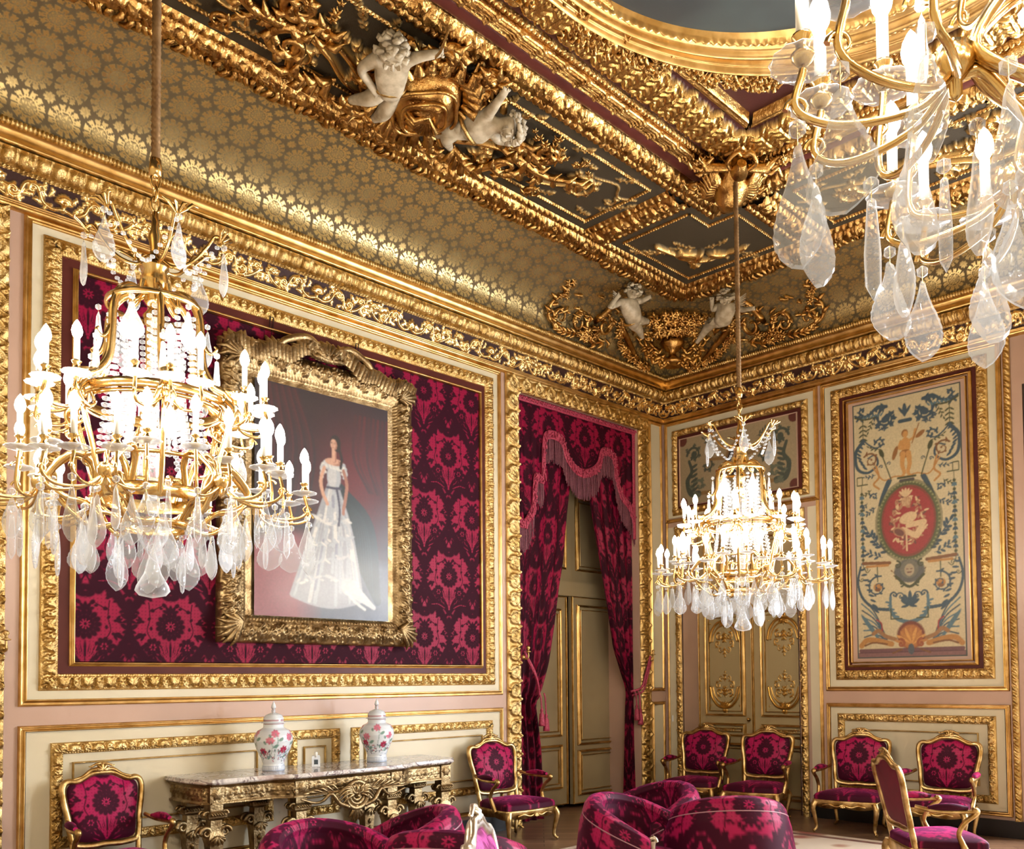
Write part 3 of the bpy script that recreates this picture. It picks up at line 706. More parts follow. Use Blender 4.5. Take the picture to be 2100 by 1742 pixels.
# ================================================================= DAMASK
DM = Canvas(.63, 1.24, .0045, (True, True))
def damask(c):
    W, Hh = .63, 1.24
    for ox, oy in ((0, 0), (W/2, Hh/2)):
        for sg in (-1, 1):          # ogee ribbons with serrated leaves
            y = np.linspace(-Hh/2, Hh/2, 60); x = sg*(W/4)*(1+np.cos(2*PI*y/Hh))
            c.stroke(np.stack([ox+x, oy+y], 1), .026+.03*np.sin(2*PI*y/Hh)**2, .01)
            for k in range(16):
                yy = -Hh/2+Hh*(k+.5)/16; xx = sg*(W/4)*(1+math.cos(2*PI*yy/Hh)); c.leaf(ox+xx, oy+yy, PI/2+sg*.9, .085, .04); c.leaf(ox+xx, oy+yy, PI/2-sg*2.0, .06, .03)
        for k in range(15): a = 2*PI*k/15; c.ell(ox+.088*math.cos(a), oy+.088*math.sin(a), .036, .026, a)
        c.ell(ox, oy, .095, .095)
        for sg in (-1, 1):
            fx, fy = ox+sg*.135, oy-.165
            for k in range(9): a = 2*PI*k/9; c.ell(fx+.05*math.cos(a), fy+.05*math.sin(a), .028, .024, a)
            c.ell(fx, fy, .05, .05)
            c.stroke(catmull([(ox, oy-.38), (ox+sg*.03, oy-.28), (fx, fy-.05)], 8), .011, .01)
            P = catmull([(ox, oy-.39), (ox+sg*.07, oy-.31), (ox+sg*.15, oy-.275), (ox+sg*.245, oy-.28)], 8); c.stroke(P, np.linspace(.02, .042, len(P)), .01)
            for k in range(7): c.leaf(ox+sg*(.05+.03*k), oy-.30, -PI/2+sg*(.9-.05*k), .085, .034); c.leaf(ox+sg*(.07+.03*k), oy-.275, PI/2-sg*.6, .06, .026)
            lx, ly = ox+sg*.09, oy+.25          # vine leaves
            for k in range(5): a = PI/2+sg*.5+(k-2)*.72; c.leaf(lx-sg*.01, ly, a, .11, .07)
            c.ell(lx, ly+.01, .045, .045)
            c.stroke(catmull([(ox, oy+.38), (ox+sg*.03, oy+.32), (lx, ly)], 6), .008, .01)
            c.ell(ox+sg*.05, oy+.165, .026, .02, sg*.8); c.ell(ox+sg*.075, oy+.14, .018, .013); c.ell(ox+sg*.14, oy+.12, .022, .018)
            c.stroke(catmull([(ox, oy+.1), (ox+sg*.02, oy+.13), (ox+sg*.05, oy+.165), (ox+sg*.14, oy+.12)], 5), .006, .01)
        for sg in (-1, 1):          # tulip sprays filling the wide part of the cell
            for bx, by, ba in ((.215, .03, .3), (.2, -.07, -.5), (.155, .2, 1.0)):
                A = (ba if sg > 0 else PI-ba)
                for j in range(3): c.leaf(ox+sg*bx, oy+by, A+(j-1)*.55, .062, .026)
                c.ell(ox+sg*bx, oy+by, .017, .014)
            c.stroke(catmull([(ox+sg*.14, oy-.12), (ox+sg*.18, oy-.04), (ox+sg*.16, oy+.06), (ox+sg*.17, oy+.18)], 6), .0055, .01)
            c.ell(ox+sg*.165, oy+.055, .02, .014, .8); c.ell(ox+sg*.15, oy-.02, .014, .02)
        for k in range(7): c.leaf(ox, oy-.38, PI/2+(k-3)*.16, .29-.02*abs(k-3), .03)
        for k in range(5): c.leaf(ox, oy+.1, PI/2+(k-2)*.6, .075, .034)
        c.leaf(ox, oy+.5, -PI/2, .16, .1); c.leaf(ox, oy-.53, PI/2, .13, .08)
        # light veins inside the velvet
        for k in range(9): a = 2*PI*k/9; c.stroke([(ox+.016*math.cos(a), oy+.016*math.sin(a)), (ox+.034*math.cos(a), oy+.034*math.sin(a))], .0052, 0, 0)
        for k in range(15): a = 2*PI*(k+.5)/15; c.ell(ox+.09*math.cos(a), oy+.09*math.sin(a), .014, .0022, a, 0, .35)
        for sg in (-1, 1):
            for k in range(6): a = 2*PI*k/6; c.ell(ox+sg*.135+.02*math.cos(a), oy-.165+.02*math.sin(a), .008, .007, a, 0, 0)
            for k in range(4): c.stroke(catmull([(ox+sg*.004, oy-.34+.01*k), (ox+sg*(.012+.013*k), oy-.23), (ox+sg*(.02+.022*k), oy-.12-.012*k)], 6), .0048, 0, 0)
            c.stroke(catmull([(ox+sg*.06, oy-.325), (ox+sg*.14, oy-.29), (ox+sg*.22, oy-.295)], 6), .004, 0, 0)
    i, j = np.meshgrid(np.arange(c.nu), np.arange(c.nv), indexing='ij')
    c.p = np.maximum(c.p, .5*(((i//2+j//2) % 3) == 0)*(((i//2-j//2) % 3) == 0))
damask(DM)
def dpat(u, v, ou=-7.163, ov=2.054): return np.clip(DM.samp(np.asarray(u)-ou, np.asarray(v)-ov, 'p'), 0, 1)

mb = MB()
u, v = np.meshgrid(np.linspace(-7.235, -3.28, 660), np.linspace(1.77, 4.665, 480), indexing='ij')
mb.add(np.stack([u, v, u*0+.024], -1).reshape(-1, 3), gridF(660, 480), 0, dpat(u, v).ravel(), None, True, MA)
for a, b, c_, d in ((-7.235, 1.77, -3.28, 1.775), (-7.235, 4.66, -3.28, 4.665)): slab(mb, MA, a, b, c_, d, .0, .024)
tag(mb.build('damask_hanging', 'damask'), 'crimson cut-velvet damask stretched over the wall behind the large portrait', 'wall hanging')

# ================================================================= DOORS
def dpanel(mb, M, u0, v0, u1, v1, w, mi_paint=0, mi_gold=1, fw=.028, inner=True):
    frame(mb, M, u0, v0, u1, v1, fw, h_cyma, .5, 6, mi_gold, w)
    if inner and u1-u0 > .3: frame(mb, M, u0+.06, v0+.06, u1-.06, v1-.06, .012, h_plain, .5, 4, mi_gold, w)
def door_leaf(parent, M, u0, u1, z0, z1, w, panels, paint, name='door_leaf', th=.05):
    mb = MB(); slab(mb, M, u0, z0, u1, z1, w-th, w, 0)
    for p in panels: dpanel(mb, M, *p, w)
    frame(mb, M, u0, z0, u1, z1, .012, h_plain, .5, 4, 1, w)
    return mb.build(name, [paint, 'goldp'], parent)
# double door in the right-hand wall
dr = struct(empty('door_1', (.35, -1.1, 0)))
def MD(P): return np.stack([-P[:, 2], 1.1-P[:, 0], P[:, 1]], 1)      # local to door_1: w outward
J = 1.107
orn = Canvas(.46, 1.26, .0045, (False, False))
for top in (0, 1):
    Y = (lambda y: y) if not top else (lambda y: 1.26-y); s = 1 if not top else -1
    orn.stroke(catmull([(.01, Y(.33)), (.04, Y(.2)), (.12, Y(.1)), (.23, Y(.07)), (.34, Y(.1)), (.42, Y(.2)), (.45, Y(.33))], 8), .02, .03)
    orn.stroke(catmull([(.045, Y(.33)), (.08, Y(.22)), (.15, Y(.145)), (.23, Y(.125)), (.31, Y(.145)), (.38, Y(.22)), (.415, Y(.33))], 8), .011, .02)
    for k in range(7): orn.leaf(.23, Y(.06), s*PI/2+(k-3)*.42, .1, .035, .03)
    for k in range(5): orn.leaf(.23, Y(.05), -s*PI/2+(k-2)*.5, .05, .03, .03)
    for d in (-1, 1):
        orn.spiral(.23+d*.075, Y(.27), .055, -s*PI/2, 1.2, .011, .02, 1, d*s, 3, .035)
        orn.spiral(.23+d*.1, Y(.36), .045, s*PI/2, 1.2, .009, .016, 1, -d*s, 3, .03)
        orn.spiral(.23+d*.055, Y(.45), .04, -s*PI/2, 1.1, .007, .012, 1, d*s, 2, .025)
        orn.sprig(.23+d*.2, Y(.1), s*(-.3) if d > 0 else PI+s*.3, .05, 3, .02, .015)
    orn.leaf(.23, Y(.2), s*PI/2, .16, .05, .022, 1, 3); orn.leaf(.23, Y(.4), s*PI/2, .12, .035, .015, 1, 2); orn.rosette(.23, Y(.53), .018, 5, .012)
for k, (a, b) in enumerate(((DO0, J), (J, DO1))):
    pa, pb = (a+.1, b-.11) if k == 0 else (a+.11, b-.05)
    lf = door_leaf(dr, MD, a+.004, b-.004, .002, DOT, 0., [(pa, 1.12, pb, 2.46), (pa, .86, pb, 1.03), (pa, .1, pb, .78), (pa, 2.6, pb, 3.4)], 'olive')
    mb = MB(); m = (pa+pb)/2
    relief(mb, MD, m-.23, 1.16, m+.23, 2.42, .006, orn, .001, m-.23, 1.16)
    mb.build('carved_ornament', 'doorpat', lf)
    mb = MB(); sp2 = Canvas(.4, .08, .005, (False, False))
    for d in (-1, 1): sp2.sprig(.2, .04, 0 if d > 0 else PI, .17, 7, .03, .012, 1, d*.25, .004); 
    sp2.rosette(.2, .04, .03, 6, .015)
    relief(mb, MD, m-.2, .905, m+.2, .985, .006, sp2, .001, m-.2, .905); mb.build('carved_sprig', 'doorpat', lf)
    if k == 0:
        mb = MB(); tube(mb, [(0, 0, 0), (-.03, 0, 0), (-.05, 0, 0)], [.012, .012, .022], 10); tube(mb, [(-.045, 0, 0), (-.06, 0, 0), (-.07, 0, 0)], [.022, .024, .008], 10)
        o = mb.build('door_handle', 'brass', lf); o.location = MD(arr((b-.05, 1.085, 0)))[0]
mb = MB(); box(mb, .0, .33, -DO0-.001, -DO0+.01, 0, DOT); box(mb, .0, .33, -DO1-.01, -DO1+.001, 0, DOT); trim(mb, ['tan'])
mb = MB(); box(mb, -.012, .0, -.118, -.100, 1.05, 1.13); o = tag(mb.build('wall_sensor', M_paint('white_plastic', (235, 235, 235), None, .4)), 'tiny white switch plate on the narrow strip left of the double door', 'switch')

# door deep inside the curtained opening
d2 = struct(empty('door_2', (-1.3, .62, 0)))
def ME(P): return np.stack([P[:, 0]+1.3, -P[:, 2], P[:, 1]], 1)
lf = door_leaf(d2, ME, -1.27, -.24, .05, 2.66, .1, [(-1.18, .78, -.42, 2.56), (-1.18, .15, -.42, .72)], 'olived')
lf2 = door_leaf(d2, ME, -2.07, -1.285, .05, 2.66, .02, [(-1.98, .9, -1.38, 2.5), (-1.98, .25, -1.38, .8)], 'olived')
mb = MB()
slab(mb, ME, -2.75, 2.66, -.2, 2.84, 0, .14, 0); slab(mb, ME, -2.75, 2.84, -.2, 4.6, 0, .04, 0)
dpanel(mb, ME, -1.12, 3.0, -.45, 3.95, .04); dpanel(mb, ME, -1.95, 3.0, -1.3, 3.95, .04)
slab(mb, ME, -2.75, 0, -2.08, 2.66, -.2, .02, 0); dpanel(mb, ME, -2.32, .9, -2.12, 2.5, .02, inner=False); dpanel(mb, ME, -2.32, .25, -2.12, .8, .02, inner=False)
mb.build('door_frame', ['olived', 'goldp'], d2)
mb = MB(); box(mb, -2.9, -.2, 1.5, 1.6, 0, 5); box(mb, -3.0, -2.9, .5, 1.6, 0, 5); box(mb, -.25, -.15, .5, 1.6, 0, 5); box(mb, -3, -.1, .5, 1.6, 4.9, 5); box(mb, -2.7, -1.2, .75, .8, 0, .22)  # unseen dark box added behind the doors to shut out world light
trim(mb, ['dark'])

# ================================================================= CURTAINS
def drape(zs, xs, xo, y0, nf, amp, M=MI, ztop=None, full=1.5, du=.008, nz=260, nu=150, ou=0.):
    """cloth hung from a rail between the fixed outer edge xo and the inner edge xs(z)"""
    z = np.linspace(zs[0], zs[-1], nz); xi = np.interp(z, zs, xs)
    k = np.ones(9)/9; xi = np.convolve(np.pad(xi, 4, 'edge'), k, 'valid')
    uu = np.linspace(0, 1, nu)
    Z, U = np.meshgrid(z, uu, indexing='ij'); X = xo+(xi[:, None]-xo)*U
    w = np.abs(xi-xo)[:, None]
    am = amp*np.clip(1.15-w/1.2, .35, 1.)
    ph = 2*PI*nf*U+.7*np.sin(3*U+Z*.6)
    Y = y0-am*(np.cos(ph)+.35*np.cos(2.3*ph+1+Z))
    mb = MB(); mb.add(np.stack([X, Y, Z], -1).reshape(-1, 3), gridF(nz, nu), 0, dpat(U*full+ou, Z).ravel())
    return mb
cur = tag(empty('tied_curtain', (-2.6, .1, 0)), 'left crimson damask door curtain drawn back behind the gilt guilloche frame', 'curtain', None)
cur2 = tag(empty('tied_curtain', (-.65, .1, 0)), 'right crimson damask door curtain, the one nearest the room corner, tied with tassels', 'curtain', None)
def loc(o, par):
    o.parent = par; o.location = [-c for c in par.location] if not par.rotation_euler.z else o.location; return o
LZ = [.02, .35, .8, 1.14, 1.36, 1.47, 1.8, 2.26, 2.73, 3.02, 3.55, 3.85, 4.7]
LX = [-2.2, -2.218, -2.236, -2.287, -2.324, -2.228, -2.095, -1.99, -1.90, -1.83, -1.762, -1.714, -1.6]
RZ = [.02, .21, .7, 1.2, 1.475, 1.69, 2.0, 2.78, 3.08, 3.9, 4.7]
RXs = [-.74, -.725, -.686, -.657, -.632, -.745, -.912, -1.105, -1.174, -1.379, -1.5]
loc(drape(LZ, LX, CU0-.0, .13, 4, .035).build('cloth', 'damask'), cur)
loc(drape(RZ, RXs, CU1+.0, .13, 4, .035, ou=.2).build('cloth', 'damask'), cur2)
def rope(mb, P, r, tw=.05, n=8, mi=0):
    P = arr(P); L = np.concatenate([[0], np.cumsum(np.linalg.norm(np.diff(P, axis=0), axis=1))]); m = max(4, int(L[-1]/.006)); q = np.linspace(0, L[-1], m)
    C = np.stack([np.interp(q, L, P[:, k]) for k in range(3)], 1)
    T = np.gradient(C, axis=0); T /= np.linalg.norm(T, axis=1)[:, None]; up = np.array([0, 0, 1.]) if abs(T[0, 2]) < .8 else np.array([1., 0, 0])
    N = up-T*(T@up)[:, None]; N /= np.linalg.norm(N, axis=1)[:, None]; B = np.cross(T, N)
    a = np.arange(n*2)*PI/n; ph = 2*PI*q/tw
    rr = r*(.68+.36*np.abs(np.cos(1.5*(a[None]+ph[:, None]))))
    V = C[:, None]+rr[..., None]*(np.cos(a)[None, :, None]*N[:, None]+np.sin(a)[None, :, None]*B[:, None])
    mb.add(V.reshape(-1, 3), gridF(m, n*2, False, True), mi)
def tassel(mb, x, y, z, s=1.0):
    lathe(mb, [(0, 0), (.012*s, -.005), (.02*s, -.03*s), (.012*s, -.045*s), (.026*s, -.07*s), (.034*s, -.17*s), (.036*s, -.2*s), (0, -.2*s)], (x, y, z), 14, flute=7, fa=.1)
for par, pts, tx in ((cur, [(-2.66, -.05, 1.93), (-2.5, -.06, 1.68), (-2.4, -.0, 1.5), (-2.35, .08, 1.44)], (-2.37, -2.3)), (cur2, [(-.42, -.07, 1.9), (-.52, -.07, 1.66), (-.56, -.03, 1.5), (-.66, .06, 1.45)], (-.66, -.59))):
    mb = MB(); P = catmull(pts, 8); rope(mb, P, .016); rope(mb, P+np.array([.02, .0, -.05]), .012)
    for k, x in enumerate(tx):
        rope(mb, [(x, .0, 1.46), (x, -.02, 1.4), (x, -.03, 1.27-.06*k)], .009); tassel(mb, x, -.03, 1.29-.06*k)
    loc(mb.build('tieback_cord', 'fringe'), par)
# valance with braid and bullion fringe
VP = [(-2.68, 3.358), (-2.542, 3.318), (-2.44, 3.45), (-2.391, 3.58), (-2.36, 3.863), (-2.24, 3.9), (-2.195, 4.364), (-1.937, 4.393), (-1.832, 4.206), (-1.70, 4.09), (-1.556, 4.05), (-1.4, 4.09), (-1.266, 4.187), (-1.174, 4.379), (-.98, 4.356), (-.921, 4.124), (-.817, 3.88), (-.662, 3.761), (-.57, 3.576)]
val = tag(empty('lambrequin', (-1.6, .06, 4.8)), 'crimson damask lambrequin with swagged pink braid and hanging fringe over the curtained doorway', 'valance')
vp = catmull(VP, 10); xs_ = vp[:, 0]
nu = 240; X = np.linspace(CU0, CU1, nu); ZB = np.interp(X, np.maximum.accumulate(xs_+np.arange(len(xs_))*1e-6), vp[:, 1])
t = np.linspace(0, 1, 200); XX, TT = np.meshgrid(X, t, indexing='ij'); ZZ = 4.84+(ZB[:, None]-4.84)*TT
e = np.minimum(XX-CU0, CU1-XX); fold = .022*np.exp(-(e/.38)**2)*np.cos(XX*55)*TT+.006*np.cos(XX*17)*TT
mb = MB(); mb.add(np.stack([XX, .055+fold, ZZ], -1).reshape(-1, 3), gridF(nu, 200), 0, dpat(XX, ZZ).ravel())
loc(mb.build('cloth', 'damask'), val)
mb = MB()
bp = np.stack([vp[:, 0], .055+0*vp[:, 0]-.012, vp[:, 1]+.03], 1)
for off, r in ((0, .034), (.05, .028)): tube(mb, bp+np.array([0, 0, off]), r, 8, flat=.35, up=(0, 1, 0))
for k in range(0, len(vp)-1, 2):
    for j in range(3): tube(mb, [bp[k]+np.array([rnd.uniform(-.03, .03), -.012, rnd.uniform(-.04, .07)]), bp[k]+np.array([rnd.uniform(-.03, .03), -.03, rnd.uniform(-.04, .07)])], [.014, .006], 5)
tube(mb, [(CU0, .035, 4.79), (CU1, .035, 4.79)], .035, 8, flat=.35, up=(0, 1, 0))
for x0 in (CU0+.03, CU1-.03): tube(mb, [(x0, .035, 4.8), (x0, .035, 3.4)], .03, 8, flat=.35, up=(0, 1, 0))
for k in range(90):
    x = CU0+(CU1-CU0)*k/89; tube(mb, [(x, .02, 4.79+.02*math.sin(k*2)), (x+.01, .0, 4.79-.02*math.sin(k*2))], [.014, .006], 5)
loc(mb.build('braid', 'fringe'), val)
mb = MB()
for k in range(330):
    x = CU0+.02+(CU1-CU0-.04)*k/329+rnd.uniform(-.002, .002); zb = float(np.interp(x, X, ZB)); L = .26+rnd.uniform(-.03, .03); y = .05+rnd.uniform(-.01, .01)
    tube(mb, [(x, y, zb+.02), (x+rnd.uniform(-.004, .004), y-.005, zb-L*.5), (x+rnd.uniform(-.006, .006), y, zb-L)], [.0035, .004, .0045], 5)
fr = loc(mb.build('fringe', M_paint('grey_rose_fringe', (128, 72, 84), (104, 50, 64), .6, 60, 0)), val); fr['kind'] = 'stuff'

# window bays in the right-hand wall with their curtains (only the first edge is in view)
for k, (a, b) in enumerate(WIN):
    w_ = struct(empty('window_%d' % (k+1), (.4, -(a+b)/2, WB)))
    mb = MB(); hw = (b-a)/2; hh_ = WT-WB
    for y0, y1, z0, z1 in ((-hw, -hw+.08, 0, hh_), (hw-.08, hw, 0, hh_), (-hw, hw, 0, .1), (-hw, hw, hh_-.1, hh_), (-.03, .03, 0, hh_), (-hw, hw, hh_*.7, hh_*.7+.05)):
        box(mb, -.06, .0, y0, y1, z0, z1)
    for j in range(1, 5): box(mb, -.045, -.015, -hw, hw, hh_*.7*j/5, hh_*.7*j/5+.03)
    mb.build('window_frame', 'cream', w_)
    mb = MB(); box(mb, -.31, .05, -hw-.0, hw, -WB, 0); mb.build('window_sill', 'cream', w_)
wc = tag(empty('window_curtain', (-.02, -4.6, 0)), 'crimson damask window curtain at the right edge beyond the twisted gilt moulding', 'curtain')
mb = drape([.02, 1.2, 1.5, 2.5, 4.7], [5.0, 4.85, 4.8, 5.1, 5.3], 4.52, -.12, 4, .03, du=.02, nz=120, nu=70)
mb.V = [np.stack([P[:, 1]*-1, -P[:, 0], P[:, 2]], 1) for P in mb.V]
loc(mb.build('cloth', 'damask'), wc)
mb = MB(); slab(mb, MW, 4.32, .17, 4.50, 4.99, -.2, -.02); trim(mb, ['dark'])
mb = MB(); strip(mb, MW, (4.50, .0), (4.50, 4.99), (1, 0), .10, lambda a, t: h_fol(a, t), .02, 8, 0, 0, 0, .0); trim(mb, ['goldd'])

# ================================================================= PAINTED PANELS
def L3(*c): return lin(*c)[:3]
BL, DG, OC, BR, RD, CRM = L3(62, 78, 88), L3(72, 74, 50), L3(176, 124, 66), L3(120, 80, 48), L3(150, 58, 56), L3(198, 180, 144)
BL2 = L3(86, 110, 118)
tp = Canvas(1.176, 2.845, .0047, (False, False)).color(L3(196, 178, 140))
def sym(f):
    for d in (-1, 1): f(d, lambda x: .588+d*x)
def a_scroll(c, X, d, x, y, r, a0, turns, w, dd, col, leaves=5, ll=.05):
    a = a0 if d > 0 else PI-a0
    c.spiral(X(x), y, r, a, turns, w, 0, col, dd*d, leaves, ll, .42)
def t_half(d, X):
    c = tp; A = lambda a: a if d > 0 else PI-a
    # top scrolls
    a_scroll(c, X, d, .20, 2.63, .125, PI*.5, 1.25, .016, -1, BL, 7, .085); c.ell(X(.21), 2.62, .055, .04, A(-.5), 0, BL)
    c.stroke(catmull([(X(.2), 2.755), (X(.3), 2.77), (X(.4), 2.7), (X(.5), 2.69), (X(.54), 2.66)], 8), np.linspace(.02, .012, 33), 0, BL)
    c.spiral(X(.47), 2.76, .048, A(-PI/2), .9, .014, 0, BL, d, 4, .045); c.stroke(catmull([(X(.42), 2.69), (X(.5), 2.69), (X(.56), 2.72)], 5), .012, 0, BL)
    for k in range(7): c.leaf(X(.22+.04*k), 2.75-.02*k, A(.9), .07, .026, 0, BL); c.leaf(X(.24+.035*k), 2.70, A(-.9), .05, .02, 0, BL2)
    for k in range(5): c.sprig(X(.24+.05*k), (2.5, 2.3, 2.02, 1.86, 1.72)[k], A(.5-.4*k), .12, 5, .035, 0, (BL, DG)[k % 2], d*.5, .004)
    c.stroke(catmull([(X(.56), 2.7), (X(.46), 2.66), (X(.33), 2.66)], 6), .009, 0, DG)
    c.stroke([(X(.47), 2.66), (X(.47), 2.42)], .006, 0, DG)
    for k in range(4): c.leaf(X(.47), 2.6-.05*k, A(-.6), .06, .02, 0, DG); c.leaf(X(.47), 2.6-.05*k, A(PI+.6), .06, .02, 0, DG)
    c.sprig(X(.36), 2.64, A(-1.3), .13, 5, .04, 0, DG, d*.2)
    # side acanthus
    c.stroke(catmull([(X(.47), 2.42), (X(.56), 2.3), (X(.54), 2.12), (X(.42), 2.06), (X(.31), 2.14), (X(.34), 2.24), (X(.42), 2.22)], 8), np.linspace(.022, .008, 49), 0, BL)
    for k in range(8): c.leaf(X(.5+.05*math.sin(k*.5)), 2.42-.04*k, A(PI+.7), .07, .025, 0, BL)
    a_scroll(c, X, d, .39, 2.19, .09, PI*.2, 1.3, .011, 1, BR, 4, .045); a_scroll(c, X, d, .28, 2.36, .06, 0, 1.1, .011, 1, BL, 5, .05)
    c.stroke(catmull([(X(.47), 2.44), (X(.42), 2.38), (X(.33), 2.32), (X(.25), 2.34)], 7), .009, 0, BL)
    c.stroke(catmull([(X(.36), 2.1), (X(.25), 1.95), (X(.12), 1.97), (X(.0), 1.95)], 7), .008, 0, OC)
    c.stroke(catmull([(X(.33), 2.12), (X(.3), 1.99), (X(.36), 1.92), (X(.3), 1.86)], 7), .011, 0, OC)
    # torch sprigs
    c.stroke([(X(.16), 1.93), (X(.25), 2.2)], .007, 0, DG); c.ell(X(.265), 2.25, .055, .026, A(1.2), 0, DG); a_scroll(c, X, d, .18, 2.12, .025, 0, 1, .006, 1, BL, 0); a_scroll(c, X, d, .27, 2.1, .025, 0, 1, .006, 1, BL, 0)
    c.stroke(catmull([(X(.19), 1.92), (X(.26), 1.78), (X(.3), 1.68)], 7), np.linspace(.03, .014, 15), 0, BL)
    a_scroll(c, X, d, .36, 1.78, .045, 0, 1.1, .01, 1, BL, 3, .04); c.sprig(X(.34), 1.66, A(-.6), .14, 6, .045, 0, BL, d*.3)
    # bell-flower drop
    c.stroke([(X(.49), 1.93), (X(.49), 2.02), (X(.55), 2.02), (X(.55), 1.93), (X(.43), 1.93)], .006, 0, DG)
    c.stroke([(X(.5), 1.93), (X(.5), 1.02)], .004, 0, DG)
    for k in range(9):
        y = 1.83-.092*k; c.ell(X(.5), y, .018, .018, 0, 0, DG)
        for s in (-1, 0, 1): c.leaf(X(.5), y-.02, -PI/2+s*.55, .048, .024, 0, BL if k % 2 else BL2)
    c.stroke(catmull([(X(.5), 1.02), (X(.46), .95), (X(.42), .98)], 5), .005, 0, DG)
    # laurel below the oval, bars and pendant flowers
    c.sprig(X(.2), 1.13, A(.75), .38, 12, .075, 0, BL, d*.25, .006); c.sprig(X(.28), 1.1, A(.3), .2, 6, .06, 0, BL, d*.3)
    a_scroll(c, X, d, .47, .98, .035, 0, 1.1, .006, 1, DG, 0); a_scroll(c, X, d, .52, .88, .03, 0, 1.1, .006, -1, DG, 0)
    c.stroke([(X(.2), 1.035), (X(.5), 1.055)], .018, 0, BR); c.stroke([(X(.22), 1.01), (X(.46), 1.015)], .013, 0, OC)
    c.stroke([(X(.34), 1.0), (X(.34), .84)], .006, 0, DG); c.ell(X(.34), .78, .05, .045, 0, 0, OC); c.ell(X(.34), .75, .035, .022, 0, 0, BR)
    c.stroke(catmull([(X(.53), 1.02), (X(.565), .85), (X(.52), .68), (X(.4), .56), (X(.27), .53), (X(.2), .53)], 8), np.linspace(.012, .02, 41), 0, BL)
    for k in range(9): c.leaf(X(.55-.02*k), .98-.055*k, A(PI*.95+.1*k), .075, .026, 0, BL)
    a_scroll(c, X, d, .34, .78, .125, PI*.6, 1.35, .011, -1, BL, 7, .05)
    c.sprig(X(.1), .82, A(1.2), .13, 5, .035, 0, BR, -d*.4)
    # centre palmette and crossing blue leaves
    a_scroll(c, X, d, .09, .66, .05, 0, 1.2, .009, 1, BL, 2, .03); c.leaf(X(.0), .58, A(.7), .12, .04, 0, BL); c.leaf(X(.0), .56, A(-.2), .09, .03, 0, BL)
    c.stroke(catmull([(X(-.02), .37), (X(.13), .42), (X(.2), .52), (X(.2), .66)], 8), np.linspace(.024, .015, 25), 0, BL2)
    for k in range(6): c.leaf(X(.08+.025*k), .4+.04*k, A(.2), .06, .024, 0, BL2)
    c.spiral(X(.16), .68, .04, A(0), 1.0, .011, 0, BL, d, 0)
    c.stroke([(X(.2), .53), (X(.2), .42), (X(.08), .42)], .007, 0, DG)
    # reeds, dolphins and base
    for k in range(8): c.stroke(catmull([(X(.25), .2), (X(.38), .22+.04*k), (X(.5+.005*k), .16+.075*k)], 6), .008, 0, BL if k % 2 else BL2)
    c.leaf(X(.33), .2, A(.95), .36, .05, 0, BL2)
    c.stroke(catmull([(X(.16), .2), (X(.27), .24), (X(.34), .3), (X(.4), .27)], 7), .022, 0, L3(150, 108, 70)); c.stroke(catmull([(X(.3), .3), (X(.31), .38), (X(.36), .42)], 5), .008, 0, RD)
    c.stroke(catmull([(X(.2), .15), (X(.35), .19), (X(.47), .2), (X(.54), .14)], 7), .03, 0, OC); c.stroke(catmull([(X(.25), .15), (X(.4), .17), (X(.5), .14)], 7), .01, 0, BR)
    c.stroke([(X(0), .085), (X(.55), .085)], .02, 0, L3(112, 76, 76)); c.stroke([(X(0), .035), (X(.575), .035)], .03, 0, L3(130, 92, 88)); c.stroke([(X(0), .06), (X(.56), .06)], .004, 0, L3(84, 54, 56))
sym(t_half)
c = tp; ox = .6
c.leaf(.588, 2.6, PI/2, .15, .05, 0, BL); c.leaf(.588, 2.62, PI/2+.6, .12, .03, 0, BL); c.leaf(.588, 2.62, PI/2-.6, .12, .03, 0, BL); c.stroke([(.53, 2.56), (.65, 2.56)], .02, 0, BL)
# standing child figure on a pedestal
SK, SKd = L3(190, 138, 78), L3(140, 94, 50)
c.ell(.585, 2.42, .038, .045, 0, 0, SKd); c.ell(.59, 2.41, .03, .036, 0, 0, SK); c.ell(.59, 2.29, .055, .09, 0, 0, SK); c.ell(.585, 2.2, .065, .045, 0, 0, SKd)
for s in (-1, 1):
    c.stroke(catmull([(.59+s*.03, 2.2), (.59+s*.04, 2.09), (.59+s*.02, 2.0), (.59+s*.035, 1.97)], 6), np.linspace(.03, .014, 19), 0, SK)
c.stroke(catmull([(.64, 2.34), (.68, 2.36), (.7, 2.44)], 6), .015, 0, SK); c.stroke(catmull([(.54, 2.34), (.52, 2.27), (.58, 2.26)], 6), .015, 0, SK); c.stroke([(.66, 2.3), (.74, 2.5)], .006, 0, SKd); c.leaf(.5, 2.3, -1.9, .16, .05, 0, SKd); c.leaf(.7, 2.35, .6, .12, .05, 0, SKd)
c.stroke([(.5, 1.945), (.69, 1.945)], .011, 0, DG); c.stroke([(.53, 1.91), (.66, 1.91)], .02, 0, L3(78, 72, 78))
